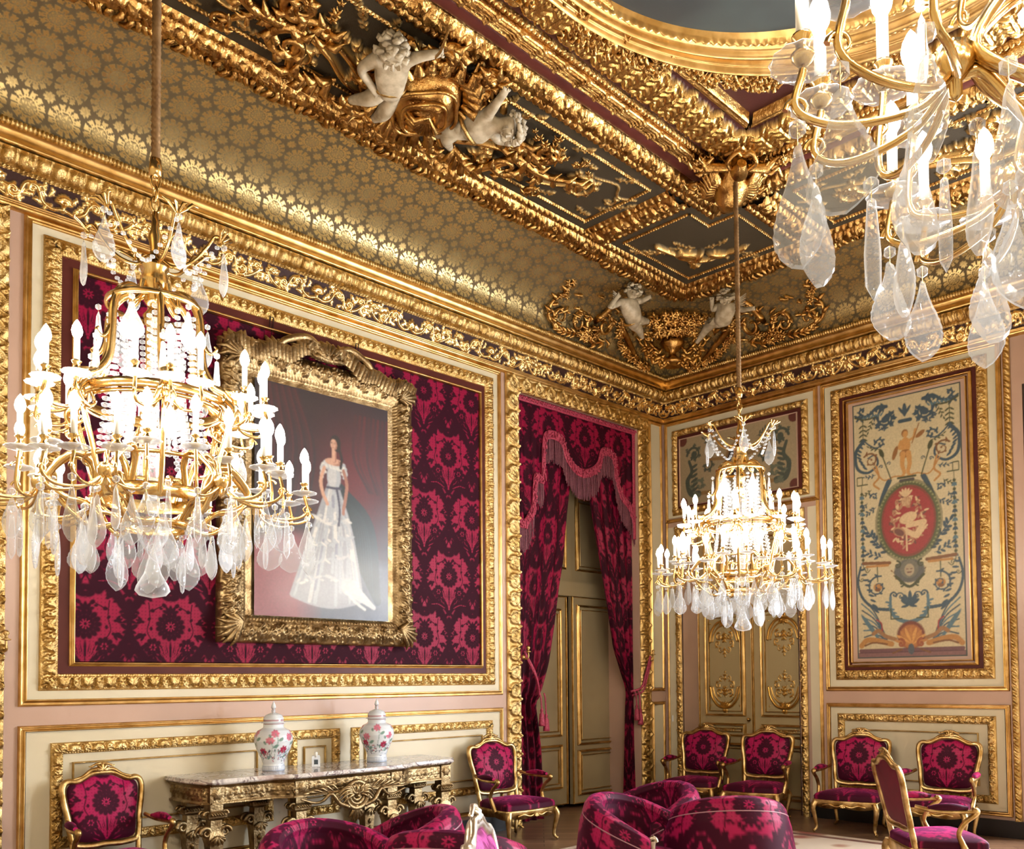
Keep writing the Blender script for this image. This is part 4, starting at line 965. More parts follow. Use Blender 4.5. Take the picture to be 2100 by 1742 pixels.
# oval medallion
for rx, ry, col in ((.365, .45, DG), (.345, .43, L3(104, 106, 70)), (.315, .405, DG), (.295, .385, RD)): c.ell(ox, 1.47, rx, ry, 0, 0, col)
for k in range(60): a = 2*PI*k/60; c.ell(ox+.33*math.cos(a), 1.47+.417*math.sin(a), .011, .009, 0, 0, L3(142, 140, 98))
P1, P2, P3 = L3(206, 176, 134), L3(168, 124, 92), L3(110, 72, 62); r2 = random.Random(5)
for k in range(110):
    a = r2.random()*2*PI; q = .55+.45*r2.random(); x, y = ox-.01+.2*q*math.cos(a), 1.47+.27*q*math.sin(a); c.leaf(x, y, r2.random()*6.3, .055, .022, 0, (P1, P2, P2, P3)[k % 4])
c.ell(ox-.02, 1.68, .06, .055, 0, 0, P2)
for k in range(-2, 3): c.stroke([(ox-.02+.02*k, 1.72), (ox-.02+.015*k, 1.64)], .004, 0, P1); c.leaf(ox-.02, 1.73, PI/2+.4*k, .1, .03, 0, P1)
c.ell(ox, 1.5, .1, .06, .3, 0, P1); c.stroke([(ox, 1.42), (ox+.17, 1.44), (ox+.08, 1.3), (ox-.06, 1.38)], .03, 0, P1); c.ell(ox-.1, 1.36, .075, .05, -.5, 0, P2); c.ell(ox-.1, 1.355, .06, .035, -.5, 0, P3); c.stroke([(ox+.1, 1.28), (ox+.2, 1.4)], .01, 0, P1); c.stroke([(ox-.02, 1.4), (ox-.02, 1.15)], .009, 0, P1)
# mask cartouche
c.ell(ox, .93, .17, .13, 0, 0, L3(92, 90, 84)); c.ell(ox, .95, .1, .1, 0, 0, L3(112, 106, 92)); c.ell(ox, .94, .055, .068, 0, 0, L3(166, 148, 118)); c.stroke([(ox-.03, .95), (ox-.012, .95)], .006, 0, P3); c.stroke([(ox+.012, .95), (ox+.03, .95)], .006, 0, P3); c.stroke([(ox-.02, .915), (ox+.02, .915)], .006, 0, P3)
for s in (-1, 1): c.spiral(ox+s*.13, 1.0, .045, PI/2, 1.1, .011, 0, DG, s, 0); c.spiral(ox+s*.09, .8, .035, -PI/2, 1.0, .01, 0, DG, -s, 0)
c.stroke(catmull([(ox-.15, .88), (ox, .76), (ox+.15, .88)], 6), .016, 0, DG)
for k in range(5): c.leaf(.6, .56, PI/2+(k-2)*.5, .16-.02*abs(k-2), .045, 0, BL)
# shell
c.ell(.6, .24, .155, .155, 0, 0, L3(118, 66, 50)); c.ell(.6, .225, .125, .13, 0, 0, L3(170, 108, 60))
for k in range(9): a = PI*(.08+.84*k/8); c.leaf(.6, .14, a, .19, .035, 0, L3(206, 150, 82) if k % 2 else L3(180, 122, 66))
for s in (-1, 1): c.spiral(.6+s*.11, .15, .05, PI/2, 1.0, .016, 0, L3(150, 84, 52), s, 0)
c.leaf(.6, .15, -PI/2, .12, .07, 0, L3(84, 88, 92)); c.stroke([(.5, .09), (.4, .05)], .01, 0, BR); c.stroke([(.7, .09), (.8, .05)], .01, 0, BR)
soften(tp, 1, .05, 3)
i, j = np.meshgrid(np.arange(tp.nu), np.arange(tp.nv), indexing='ij')
ed = (i < 3) | (j < 3) | (i > tp.nu-4) | (j > tp.nv-4); tp.rgb[ed] = L3(84, 84, 78)
mb = MB(); slab(mb, MW, 2.60, 1.745, 3.915, 4.72, .004, .022, 1)
relief(mb, MW, 2.668, 1.811, 3.844, 4.656, .0047, tp, .024, 2.668, 1.811)
tag(mb.build('painted_panel', ['paint', 'tan']), 'tall cream arabesque panel with a red oval medallion in a maroon and gilt frame', 'decorative panel')

od = Canvas(1.68, .87, .005, (False, False)).color(L3(158, 138, 106))
GD, GM, GB = L3(70, 76, 66), L3(100, 102, 84), L3(136, 104, 62)
for d in (-1, 1):
    X = lambda x: .84+d*x; A = lambda a: a if d > 0 else PI-a
    od.spiral(X(.62), .64, .11, A(0), 1.3, .018, 0, GD, d, 6, .07); od.ell(X(.62), .64, .045, .045, 0, 0, GD)
    od.stroke(catmull([(X(.7), .56), (X(.66), .42), (X(.73), .3), (X(.68), .14), (X(.56), .12)], 8), np.linspace(.02, .045, 33), 0, GD)
    od.spiral(X(.55), .22, .12, A(-PI/2), 1.2, .024, 0, GM, d, 5, .08); od.spiral(X(.42), .46, .09, A(PI/2), 1.2, .015, 0, GD, d, 5, .06)
    for k in range(6): od.leaf(X(.68), .16+.06*k, A(PI-.4), .12, .04, 0, GD)
    od.stroke([(X(.1), .5), (X(.42), .54)], .02, 0, GB); od.stroke(catmull([(X(.36), .1), (X(.25), .3), (X(.1), .36)], 7), .03, 0, GM); od.sprig(X(.3), .7, A(.4), .2, 7, .05, 0, GD, d*.4); od.stroke([(X(.1), .1), (X(.5), .12)], .025, 0, GB)
    od.ell(X(.8), .84, .07, .07, 0, 0, L3(92, 44, 36)); od.ell(X(.8), .03, .07, .07, 0, 0, L3(92, 44, 36))
od.ell(.84, .45, .17, .24, 0, 0, GB); od.ell(.84, .45, .13, .2, 0, 0, L3(60, 52, 50)); od.rosette(.84, .45, .1, 7, 0, GM)
soften(od, 1, .05, 4)
mb = MB(); relief(mb, MW, .30, 3.86, 1.98, 4.73, .006, od, .026, .30, 3.86); frame(mb, MW, .29, 3.85, 1.99, 4.74, .012, h_plain, .5, 4, 1, .022)
tag(mb.build('painted_panel', ['paint', 'tan']), 'wide grey-green arabesque panel over the double door, notched at its corners', 'decorative panel')

# ================================================================= THE PORTRAIT
pw, ph_ = 1.36, 2.02
pc = Canvas(pw, ph_, .0047, (False, False)).color((0, 0, 0))
i, j = np.meshgrid((np.arange(pc.nu)+.5)/pc.nu, (np.arange(pc.nv)+.5)/pc.nv, indexing='ij')
top = np.array(L3(34, 26, 34)); redc = np.array(L3(92, 22, 28)); flr = np.array(L3(128, 62, 68)); flr2 = np.array(L3(74, 78, 92))
g = np.exp(-((i-.72)/.3)**2-((j-.62)/.24)**2)[..., None]
pc.rgb[:] = top*(1-g)+redc*g
ht = np.clip((.34+.05*np.sin(i*5)-j)/.05, 0, 1)[..., None]; mixr = np.clip((i-.28)/.2, 0, 1)[..., None]
pc.rgb[:] = pc.rgb*(1-ht)+(flr*(1-mixr)+flr2*mixr)*ht
for k in range(16): pc.stroke(catmull([(.1+.02*k, 2.0), (.12+.03*k, 1.5), (.04+.03*k, .9)], 5), .012, 0, L3(44+k % 3*10, 26, 34))
for k in range(8): pc.stroke(catmull([(1.0+.05*k, 1.9), (.98+.05*k, 1.5), (1.15+.03*k, 1.2)], 5), .014, 0, L3(60+k % 3*8, 24, 30))
GW, GW2, GW3 = L3(184, 182, 180), L3(168, 170, 174), L3(204, 200, 192); GRN = L3(26, 40, 44)
for k in range(26): t = k/25; pc.stroke(catmull([(.84, 1.2), (.94+.22*t, .98-.1*t), (1.0+.24*t, .6-.42*t)], 6), .04, 0, GRN if k % 3 else L3(34, 52, 56))
r3 = random.Random(9); GA = L3(150, 150, 154)
for k in range(70):         # skirt: broad base, then long broken folds
    t = k/69; pc.stroke(catmull([(.76+.07*(t-.5), 1.2), (.58+.36*t, .8), (.36+.70*t, .2-.08*math.sin(3*t))], 6), .03, 0, GA)
for k in range(120):
    t = r3.random(); s0_ = r3.uniform(.05, .7); P = catmull([(.76+.07*(t-.5), 1.2), (.58+.36*t, .8), (.36+.70*t, .2-.08*math.sin(3*t))], 12); i0 = int(s0_*len(P)); seg = P[i0:i0+r3.randint(4, 11)]
    if len(seg) > 2: pc.stroke(seg, r3.uniform(.006, .02), 0, r3.choice([GW, GW2, GW3, L3(138, 140, 150), GW2, GA]))
for q in range(4):          # gathered tulle tiers
    for k in range(16):
        t = k/15; y0 = .92-.2*q; x0, x1 = .58-.055*q, .93+.02*q; pc.ell(x0+(x1-x0)*t, y0-.05*math.sin(3*t+q)+r3.uniform(-.02, .02), r3.uniform(.02, .05), r3.uniform(.008, .016), r3.uniform(-.8, .8), 0, r3.choice([GW3, GW, GW2]))
pc.stroke(catmull([(.92, .3), (1.05, .22), (1.2, .12)], 6), np.linspace(.08, .02, 13), 0, GW); pc.stroke(catmull([(.9, .25), (1.0, .16), (1.1, .1)], 6), .012, 0, GW3)
pc.ell(.77, 1.29, .075, .12, 0, 0, GW2); pc.ell(.755, 1.29, .045, .11, 0, 0, GW)
for k in range(18): pc.ell(.67+.2*k/17, 1.39+.02*math.sin(k*2.), .03, .022, k, 0, (GW3, GW, GW2)[k % 3])
for s_ in (-1, 1):
    for k in range(6): pc.ell(.77+s_*(.105+.01*(k % 3)), 1.38-.018*k, .032, .018, k, 0, (GW3, GW2, GW)[k % 3])
SKN, SKS, HR = L3(196, 150, 124), L3(158, 108, 88), L3(30, 20, 20)
pc.ell(.77, 1.425, .095, .035, 0, 0, SKN); pc.ell(.80, 1.42, .05, .026, 0, 0, SKS); pc.ell(.76, 1.43, .06, .028, 0, 0, SKN); pc.stroke([(.772, 1.44), (.775, 1.55)], .023, 0, SKS); pc.stroke([(.765, 1.44), (.766, 1.54)], .018, 0, SKN)
pc.ell(.785, 1.605, .056, .072, 0, 0, HR); pc.ell(.80, 1.57, .04, .05, .3, 0, HR); pc.stroke(catmull([(.82, 1.56), (.85, 1.47), (.84, 1.38)], 6), .014, 0, HR)
pc.ell(.768, 1.585, .035, .05, .08, 0, SKN); pc.ell(.785, 1.58, .018, .04, 0, 0, SKS); pc.ell(.763, 1.588, .026, .042, .08, 0, SKN)
pc.stroke([(.742, 1.597), (.752, 1.598)], .0035, 0, HR); pc.stroke([(.770, 1.596), (.782, 1.595)], .0035, 0, HR); pc.stroke([(.741, 1.607), (.753, 1.61)], .0025, 0, SKS); pc.stroke([(.77, 1.608), (.783, 1.605)], .0025, 0, SKS); pc.stroke([(.753, 1.557), (.768, 1.557)], .0035, 0, L3(150, 62, 60)); pc.stroke([(.76, 1.59), (.757, 1.573)], .0025, 0, SKS)
pc.stroke(catmull([(.67, 1.36), (.635, 1.24), (.655, 1.13), (.69, 1.06)], 6), .017, 0, SKN); pc.stroke(catmull([(.87, 1.36), (.905, 1.24), (.89, 1.1), (.87, 1.0)], 6), .017, 0, SKS); pc.ell(.70, 1.04, .018, .024, .4, 0, SKN); pc.ell(.868, .975, .017, .028, 0, 0, SKS)
pc.stroke([(.70, 1.185), (.84, 1.19)], .012, 0, L3(62, 60, 78)); pc.stroke(catmull([(.8, 1.18), (.83, 1.0), (.82, .85)], 6), .011, 0, L3(62, 60, 78))
soften(pc, 2, .04, 6)
po = tag(empty('framed_portrait', (-5.19, -.03, 1.94)), 'large framed portrait of a lady in a pale gown, hung on the crimson damask', 'painting')
po.rotation_euler = (0, 0, 0)
def MP(P): return np.stack([P[:, 0], -P[:, 2], P[:, 1]], 1)
mb = MB(); relief(mb, MP, -pw/2, .235, pw/2, .235+ph_, .0047, pc, .075, -pw/2, .235)
mb.build('canvas', 'canvas', po)
PT = T_foliage(.42, .14, .005, 11, .03)
mb = MB(); FW, FH = 1.96, 2.545
hfr = lambda a, t: .055+.045*np.sin(PI*np.clip(t*1.3, 0, 1))+PT.samp(a, t*.14/.62)*1.2*(t < .62)+.008*np.clip(np.cos(a*2*PI/.03), 0, 1)*((t > .66) & (t < .76))-.0*t
frame(mb, MP, -FW/2, 0, FW/2, FH, .30, hfr, .0075, 34)
slab(mb, MP, -FW/2+.01, .01, FW/2-.01, FH-.01, .005, .05)
mb.build('frame', 'goldd', po)
mb = MB(); tw = 1.0    # carved crest along the top
for sg in (-1, 1):
    for k in range(26):
        t = k/25; x = sg*(.05+.88*t); z = FH-.03+.12*math.exp(-(t/.35)**2)*1.2+.05*math.sin(t*9)**2; r = .03+.02*rnd.random()
        P = [(x, z-.1, .08), (x+sg*r*.6, z, .13), (x+sg*r*1.6*rnd.uniform(-.3, 1), z+.05*rnd.random()+.02, .09)]
        tube(mb, P, [.05, .035, .008], 6, 0, MP)
    C = catmull([(sg*.03, FH+.03, .11), (sg*.2, FH+.16, .12), (sg*.4, FH+.1, .12), (sg*.55, FH+.0, .11), (sg*.9, FH+.02, .1)], 8); tube(mb, C, np.linspace(.045, .02, len(C)), 7, 0, MP)
    a = np.linspace(0, 2.2*PI, 20); C = np.stack([sg*(.13+.09*np.cos(a)*(1-a/9)), FH+.06+.09*np.sin(a)*(1-a/9), .13+0*a], 1); tube(mb, C, np.linspace(.03, .012, 20), 6, 0, MP)
    for cz in (.12, FH-.1):
        mc = MB()
        for k in range(7): a = k*.5-1.5; tube(mc, [(sg*(FW/2-.17), cz+(.05 if cz < 1 else -.05), .1), (sg*(FW/2-.12)+sg*.1*math.cos(a), cz+.1*math.sin(a), .13), (sg*(FW/2-.1)+sg*.14*math.cos(a), cz+.15*math.sin(a), .08)], [.03, .024, .006], 6, 0, MP)
        mc.build('corner_leaf', 'goldd', po)
for k in range(9): a = PI*k/8; tube(mb, [(0, FH+.02, .1), (.12*math.cos(a), FH+.02+.13*math.sin(a), .14), (.16*math.cos(a), FH+.02+.17*math.sin(a), .1)], [.03, .028, .01], 6, 0, MP)
mb.build('frame_crest', 'goldd', po)
mb = MB()
for x in (-.5, .37): tube(mb, [(x, FH+.0, .04), (x, FH+.24, .02)], .003, 5, 0, MP); tube(mb, [(x-.015, FH+.2, .02), (x-.015, FH+.29, .03), (x+.015, FH+.29, .03), (x+.015, FH+.2, .02)], .005, 5, 0, MP)
mb.build('hanging_hook', M_gold('blackened_iron', (70, 60, 56), (50, 40, 40), .5), po)
# ================================================================= CHANDELIERS
def lb(mb, x, y, z, r, h=None, n=6, mi=0):          # faceted bead
    h = h or r; V = [(x, y, z+h)]+[(x+r*math.cos(a), y+r*math.sin(a), z+q) for q in (h*.45, -h*.45) for a in np.arange(n)*2*PI/n+(0 if q > 0 else PI/n)]+[(x, y, z-h)]
    F = [(0, 1+k, 1+(k+1) % n) for k in range(n)]+[(1+k, 1+n+k, 1+(k+1) % n) for k in range(n)]+[(1+(k+1) % n, 1+n+k, 1+n+(k+1) % n) for k in range(n)]+[(1+n+k, 2*n+1, 1+n+(k+1) % n) for k in range(n)]
    mb.add(V, F, mi, 0, None, False)
def pendant_mesh(kind, L=.19):
    mb = MB()
    lb(mb, 0, 0, -.012, .012, .015); tube(mb, [(0, 0, 0), (0, 0, -.04)], .0012, 4, 1)
    z0 = -.032; n = 56
    if kind == 'spear':
        lathe(mb, [(0, z0), (.007, z0-.006), (.008, z0-.02), (.013, z0-L*.55), (.012, z0-L*.85), (0, z0-L)], (0, 0, 0), 6)
    elif kind == 'bell':
        lathe(mb, [(0, z0), (.012, z0-.01), (.014, z0-.03), (.03, z0-.09), (.055, z0-.14), (.06, z0-.16), (.045, z0-.18), (0, z0-.19)], (0, 0, 0), 20, flute=10, fa=.06)
    else:
        s = np.linspace(0, 1, n//2+1)
        if kind == 'almond': w = .036*np.sin(PI*s**1.9)**.75+.005*(1-s)
        elif kind == 'kite': w = .046*np.sin(PI*s**2.3)**.7+.010*(1-s)*(s > 0)
        else: w = .024*np.sin(PI*s**1.4)**.8+.004
        w = w*(1+.07*np.abs(np.sin(s*PI*11))*(s > .35)); w[0] = .003; w[-1] = .004
        z = z0-L*s
        ox = np.concatenate([w, -w[-2:0:-1]]); oz = np.concatenate([z, z[-2:0:-1]]); zc = z0-L*.68; m = len(ox)
        V = []; sc = [1, .86, .8, .45, .0]; th = [0, .006, .0065, .0095, .011]
        for sg in (1, -1):
            for k, (f, t) in enumerate(zip(sc, th)):
                for a, b in zip(ox, oz): V.append((a*f, sg*t, zc+(b-zc)*f))
        V = np.array(V); F = np.vstack([gridF(5, m, False, True), (gridF(5, m, False, True)+5*m)[:, ::-1]])
        mb.add(V, F, 0, 0, None, False)
    return mb
def pol(r, a, z): return (r*math.cos(a), r*math.sin(a), z)
def make_chandelier():
    root = empty('crystal_chandelier', (0, 0, 2.0)); Z = lambda z: z-2.0
    # frame: cage ribs, bands, pot, straps
    mb = MB()
    for k in range(6):
        a = k*PI/3+.26
        pr = [(.04, 3.40), (.07, 3.385), (.12, 3.39), (.175, 3.35), (.205, 3.27), (.212, 3.14), (.225, 3.04), (.27, 2.965), (.325, 2.93)]
        P = catmull([pol(r, a, Z(z)) for r, z in pr], 6); rad = np.linspace(.014, .017, len(P)); tube(mb, P, rad, 6, 0, flat=1.3)
        P = catmull([pol(r, a, Z(z)) for r, z in [(.325, 2.93), (.355, 2.87), (.335, 2.76), (.30, 2.64), (.27, 2.52), (.225, 2.42)]], 6); tube(mb, P, .013, 6)
        P = catmull([pol(r, a, Z(z)) for r, z in [(.06, 3.44), (.075, 3.37), (.11, 3.33), (.1, 3.39), (.085, 3.37)]], 6); tube(mb, P, np.linspace(.016, .006, len(P)), 6)
        P = catmull([pol(r, a, Z(z)) for r, z in [(.205, 3.22), (.235, 3.14), (.26, 3.115), (.285, 3.135), (.275, 3.15)]], 6); tube(mb, P, np.linspace(.010, .005, len(P)), 6)
        tube(mb, [pol(.32, a, Z(2.95)), pol(.36, a, Z(2.93)), pol(.37, a, Z(2.88))], [.012, .024, .01], 6)
        for s in (-1, 1):
            P = catmull([pol(r, a+s*b, Z(z)) for r, b, z in [(.33, .0, 2.90), (.38, .07, 2.84), (.36, .12, 2.78), (.31, .09, 2.80), (.31, .03, 2.85)]], 6); tube(mb, P, np.linspace(.014, .006, len(P)), 6)
            P = catmull([pol(r, a+PI/6+s*b, Z(z)) for r, b, z in [(.22, .0, 2.47), (.25, .12, 2.58), (.33, .13, 2.61), (.42, .03, 2.50), (.36, .1, 2.42), (.27, .05, 2.40), (.2, .02, 2.33)]], 6); tube(mb, P, np.linspace(.012, .008, len(P)), 6, flat=1.5)
        P = catmull([pol(r, a+PI/6, Z(z)) for r, z in [(.15, 2.32), (.24, 2.30), (.33, 2.36), (.4, 2.45), (.44, 2.455)]], 6); tube(mb, P, .012, 6)
        lathe(mb, [(0, -.05), (.012, -.04), (.012, -.015), (.03, 0), (.034, .02), (.028, .045), (.012, .05), (0, .05)], pol(.45, a+PI/6, Z(2.455)), 10)
        lathe(mb, [(0, -.03), (.01, -.02), (.024, 0), (.024, .03), (0, .035)], pol(.36, a, Z(2.83)), 10)
        # crown scrolls
        b = a+.2
        P = catmull([pol(r, b, Z(z)) for r, z in [(.03, 3.56), (.08, 3.53), (.16, 3.56), (.22, 3.63), (.26, 3.69), (.29, 3.68), (.29, 3.65), (.27, 3.655)]], 6); tube(mb, P, np.linspace(.010, .006, len(P)), 6)
        for j in range(4): tube(mb, [pol(.28, b, Z(3.66)), pol(.30+.01*j, b+.1*(j-1.5), Z(3.70)), pol(.325, b+.16*(j-1.5), Z(3.70))], [.004, .010, .002], 5)
    for r, z, h in ((.315, 2.885, .02), (.30, 2.855, .008), (.285, 2.60, .008), (.235, 2.45, .03), (.15, 2.32, .02), (.2, 3.33, .012)):
        lathe(mb, [(r-.006, Z(z-h)), (r+.006, Z(z-h)), (r+.008, Z(z)), (r+.006, Z(z+h)), (r-.006, Z(z+h)), (r-.006, Z(z-h))], (0, 0, 0), 36)
    lathe(mb, [(0, Z(3.33)), (.03, Z(3.335)), (.045, Z(3.36)), (.04, Z(3.4)), (.055, Z(3.42)), (.06, Z(3.46)), (.05, Z(3.5)), (.062, Z(3.515)), (.06, Z(3.53)), (.03, Z(3.535)), (.02, Z(3.6)), (.03, Z(3.66)), (.018, Z(3.7)), (.012, Z(3.78)), (0, Z(3.78))], (0, 0, 0), 20)
    lathe(mb, [(0, Z(3.11)), (.008, Z(3.12)), (.012, Z(3.15)), (.03, Z(3.17)), (.035, Z(3.2)), (.02, Z(3.22)), (.04, Z(3.25)), (.05, Z(3.29)), (.02, Z(3.33))], (0, 0, 0), 16)
    for z, s in ((3.815, 0), (3.87, 1), (3.925, 0)):       # chain links and shackle
        t = np.linspace(0, 2*PI, 17)[:-1]; P = np.stack([.02*np.cos(t), 0*t, Z(z)+.036*np.sin(t)], 1)
        if s: P = P[:, [1, 0, 2]]
        tube(mb, P, .0065, 6, closed=True, up=(1, 0, 0) if s else (0, 1, 0))
    lathe(mb, [(.0, Z(3.94)), (.026, Z(3.95)), (.03, Z(3.98)), (.024, Z(4.03)), (.0, Z(4.035))], (0, 0, 0), 14)
    mb.build('frame', 'brass', root)
    mb = MB(); rope(mb, [(0, 0, Z(4.02)), (0, 0, Z(5.0)), (0, 0, Z(5.995))], .021, .085, 6); mb.build('suspension_cord', M_gold('tan_twisted_cord', (150, 116, 76), (120, 88, 54), .5, 60, .3, .004, .3), root)
    mb = MB()
    lathe(mb, [(.0, Z(2.36)), (.02, Z(2.37)), (.03, Z(2.43)), (.014, Z(2.48)), (.018, Z(2.56)), (.03, Z(2.62)), (.014, Z(2.68)), (.012, Z(2.8)), (.025, Z(2.86)), (.012, Z(2.92)), (.01, Z(3.1)), (0, Z(3.11))], (0, 0, 0), 12, flute=6, fa=.1)
    lathe(mb, [(0, Z(2.2)), (.03, Z(2.21)), (.06, Z(2.26)), (.07, Z(2.31)), (.03, Z(2.33)), (0, Z(2.33))], (0, 0, 0), 20, flute=10, fa=.06)
    mb.build('crystal_stem', 'crystal', root)
    # bead strands
    st = []
    for v in range(3):
        mb = MB()
        if v == 0:
            for k in range(22): t = k/21; lb(mb, .185-.02*t+.06*t*t, 0, Z(3.27-.62*t), .0135 if k % 5 < 3 else .017, .0125, 6)
        elif v == 1:
            for k in range(22):
                t = k/21; x = .14-.035*math.sin(PI*t)+.03*t
                if 8 < k < 18: s = .017; mb.add([(x-s, -.005, Z(3.24-.62*t)-.014), (x+s, -.005, Z(3.24-.62*t)-.014), (x+s, -.005, Z(3.24-.62*t)+.013), (x-s, -.005, Z(3.24-.62*t)+.013), (x-s*.5, .006, Z(3.24-.62*t)-.007), (x+s*.5, .006, Z(3.24-.62*t)-.007), (x+s*.5, .006, Z(3.24-.62*t)+.007), (x-s*.5, .006, Z(3.24-.62*t)+.007)], [(0, 1, 2, 3), (4, 5, 6, 7), (0, 1, 5, 4), (1, 2, 6, 5), (2, 3, 7, 6), (3, 0, 4, 7)], 0, 0, None, False)
                else: lb(mb, x, 0, Z(3.24-.62*t), .013, .0125, 6)
        else:       # swag between crown scrolls
            for k in range(15):
                t = k/14; a = t*PI/3; lb(mb, *pol(.27-.09*math.sin(PI*t), a, Z(3.64-.17*math.sin(PI*t))), .011, .010, 6)
        st.append(mb.build('bead_strand', 'crystal', root))
    for v, n in ((0, 12), (1, 12), (2, 6)):
        for k in range(n):
            o = st[v] if k == 0 else st[v].copy()
            if k: COL.objects.link(o); o.parent = root
            o.rotation_euler.z = 2*PI*k/n+(.15 if v == 0 else .0 if v == 1 else .46)
    # arms with pans, cups, candles, bulbs
    def cup_bits(arm, p):
        mb = MB(); lathe(mb, [(.0, -.004), (.02, -.002), (.05, .008), (.058, .012), (.056, .016), (.03, .008), (0, .006)], p, 26, flute=13, fa=.035); mb.build('drip_pan', 'crystal', arm)
        mb = MB(); lathe(mb, [(0, .006), (.009, .007), (.02, .02), (.0215, .026), (.012, .036), (.013, .05), (.019, .056), (.019, .060), (.0, .060)], p, 14); mb.build('candle_cup', 'brass', arm)
        mb = MB(); lathe(mb, [(.0, .058), (.0115, .058), (.0115, .150), (0, .152)], p, 12); mb.build('candle', 'candle', arm)
        mb = MB(); lathe(mb, [(.0, .150), (.009, .152), (.018, .168), (.021, .184), (.017, .204), (.008, .222), (0, .232)], p, 12); mb.build('light_bulb', 'bulb', arm)
    def arm(pts, cup, rad=.0075):
        P = catmull(pts, 6); mb = MB(); tube(mb, P, rad, 7)
        c = np.array(cup); th = math.atan2(c[1], c[0]); ur = np.array([math.cos(th), math.sin(th), 0])
        a = np.linspace(0, 1.6*PI, 12); Q = np.stack([c+ur*(.03+.022*math.cos(t)*(1-t/9)-.02)+np.array([0, 0, -.07+.022*math.sin(t)*(1-t/9)]) for t in a]); tube(mb, Q, np.linspace(.006, .003, 12), 5)
        o = mb.build('arm', 'brass', root); cup_bits(o, cup); return o
    protos = []
    for b, r, z in ((0, .70, 2.49), (.21, .665, 2.50), (-.21, .665, 2.50), (.36, .56, 2.56), (-.36, .56, 2.56)):
        h = .45; protos.append((arm([pol(h, 0, Z(2.46)), pol(h+(r-h)*.25, b*.5, Z(2.40)), pol(h+(r-h)*.75, b*.9, Z(2.385)), pol(r+.012, b, Z(2.42)), pol(r, b, Z(z))], pol(r, b, Z(z))), .26+PI/6))
    for b, r, z in ((0, .505, 2.85), (.27, .47, 2.86), (-.27, .47, 2.86)):
        h = .36; protos.append((arm([pol(h, 0, Z(2.83)), pol(h+(r-h)*.25, b*.6, Z(2.77)), pol(h+(r-h)*.8, b*.95, Z(2.76)), pol(r+.01, b, Z(2.79)), pol(r, b, Z(z))], pol(r, b, Z(z))), .26))
    for o, off in protos:
        for k in range(6):
            c = o if k == 0 else copy_tree(o, root)
            c.rotation_euler.z = off+k*PI/3
    # crystal pendants
    kinds = {k: pendant_mesh(k, L) for k, L in (('almond', .19), ('kite', .175), ('drop', .15), ('spear', .17), ('bell', .19), )}
    me = {}
    def hang(kind, r, a, z, tw=0., s=1.0):
        if kind not in me:
            o = kinds[kind].build('crystal_pendant', ['crystal', 'brass'], root); me[kind] = o.data
        else: o = bpy.data.objects.new('crystal_pendant', me[kind]); COL.objects.link(o); o.parent = root
        o.location = pol(r, a, Z(z)); o.rotation_euler.z = a+PI/2+tw; o.scale = (s*1.18, s*1.18, s*1.12)
    rr = random.Random(4); off = .26+PI/6
    for k in range(6):
        A = off+k*PI/3
        for b, r, kd in ((0, .70, 'almond'), (.21, .665, 'kite'), (-.21, .665, 'almond'), (.36, .575, 'drop'), (-.36, .575, 'spear')): hang(kd, r+.012, A+b, 2.40, rr.uniform(-1.2, 1.2), rr.uniform(.9, 1.1))
        hang('kite', .52, A, 2.40, rr.uniform(-1, 1), 1.1); hang('almond', .40, A+.2, 2.42, rr.uniform(-1, 1)); hang('almond', .40, A-.2, 2.42, rr.uniform(-1, 1)); hang('spear', .47, A+PI/6, 2.44, .3)
        hang('kite', .33, A+PI/6, 2.37, rr.uniform(-1, 1), 1.15); hang('drop', .25, A, 2.30, .5); hang('almond', .16, A+PI/6, 2.31, rr.uniform(-1, 1), 1.15)
        hang('drop', .505, off+PI/6+k*PI/3, 2.78, .4, .9); hang('spear', .285, .26+k*PI/3, 3.12, 0, 1.0); hang('almond', .30, .46+k*PI/3, 3.655, .5, 1.0); hang('kite', .23, .26+PI/6+k*PI/3, 3.30, .2, .9)
    hang('bell', 0, 0, 2.24)
    return root
ch = make_chandelier()
CH = [((-3.13, -3.13), 'lit crystal chandelier in the middle distance, hanging before the double door', .2),
      ((-7.87, -2.98), 'lit crystal chandelier at left hanging in front of the large portrait', .0),
      ((-7.735, -6.95), 'nearest crystal chandelier, only its arms and drops in view at top right', .35)]
for k, ((x, y), lab, rz) in enumerate(CH):
    o = ch if k == 0 else copy_tree(ch)
    o.location = (x, y, 2.17 if k == 2 else 2.0); o.rotation_euler.z = rz; tag(o, lab, 'chandelier', 'gilt and crystal chandeliers')
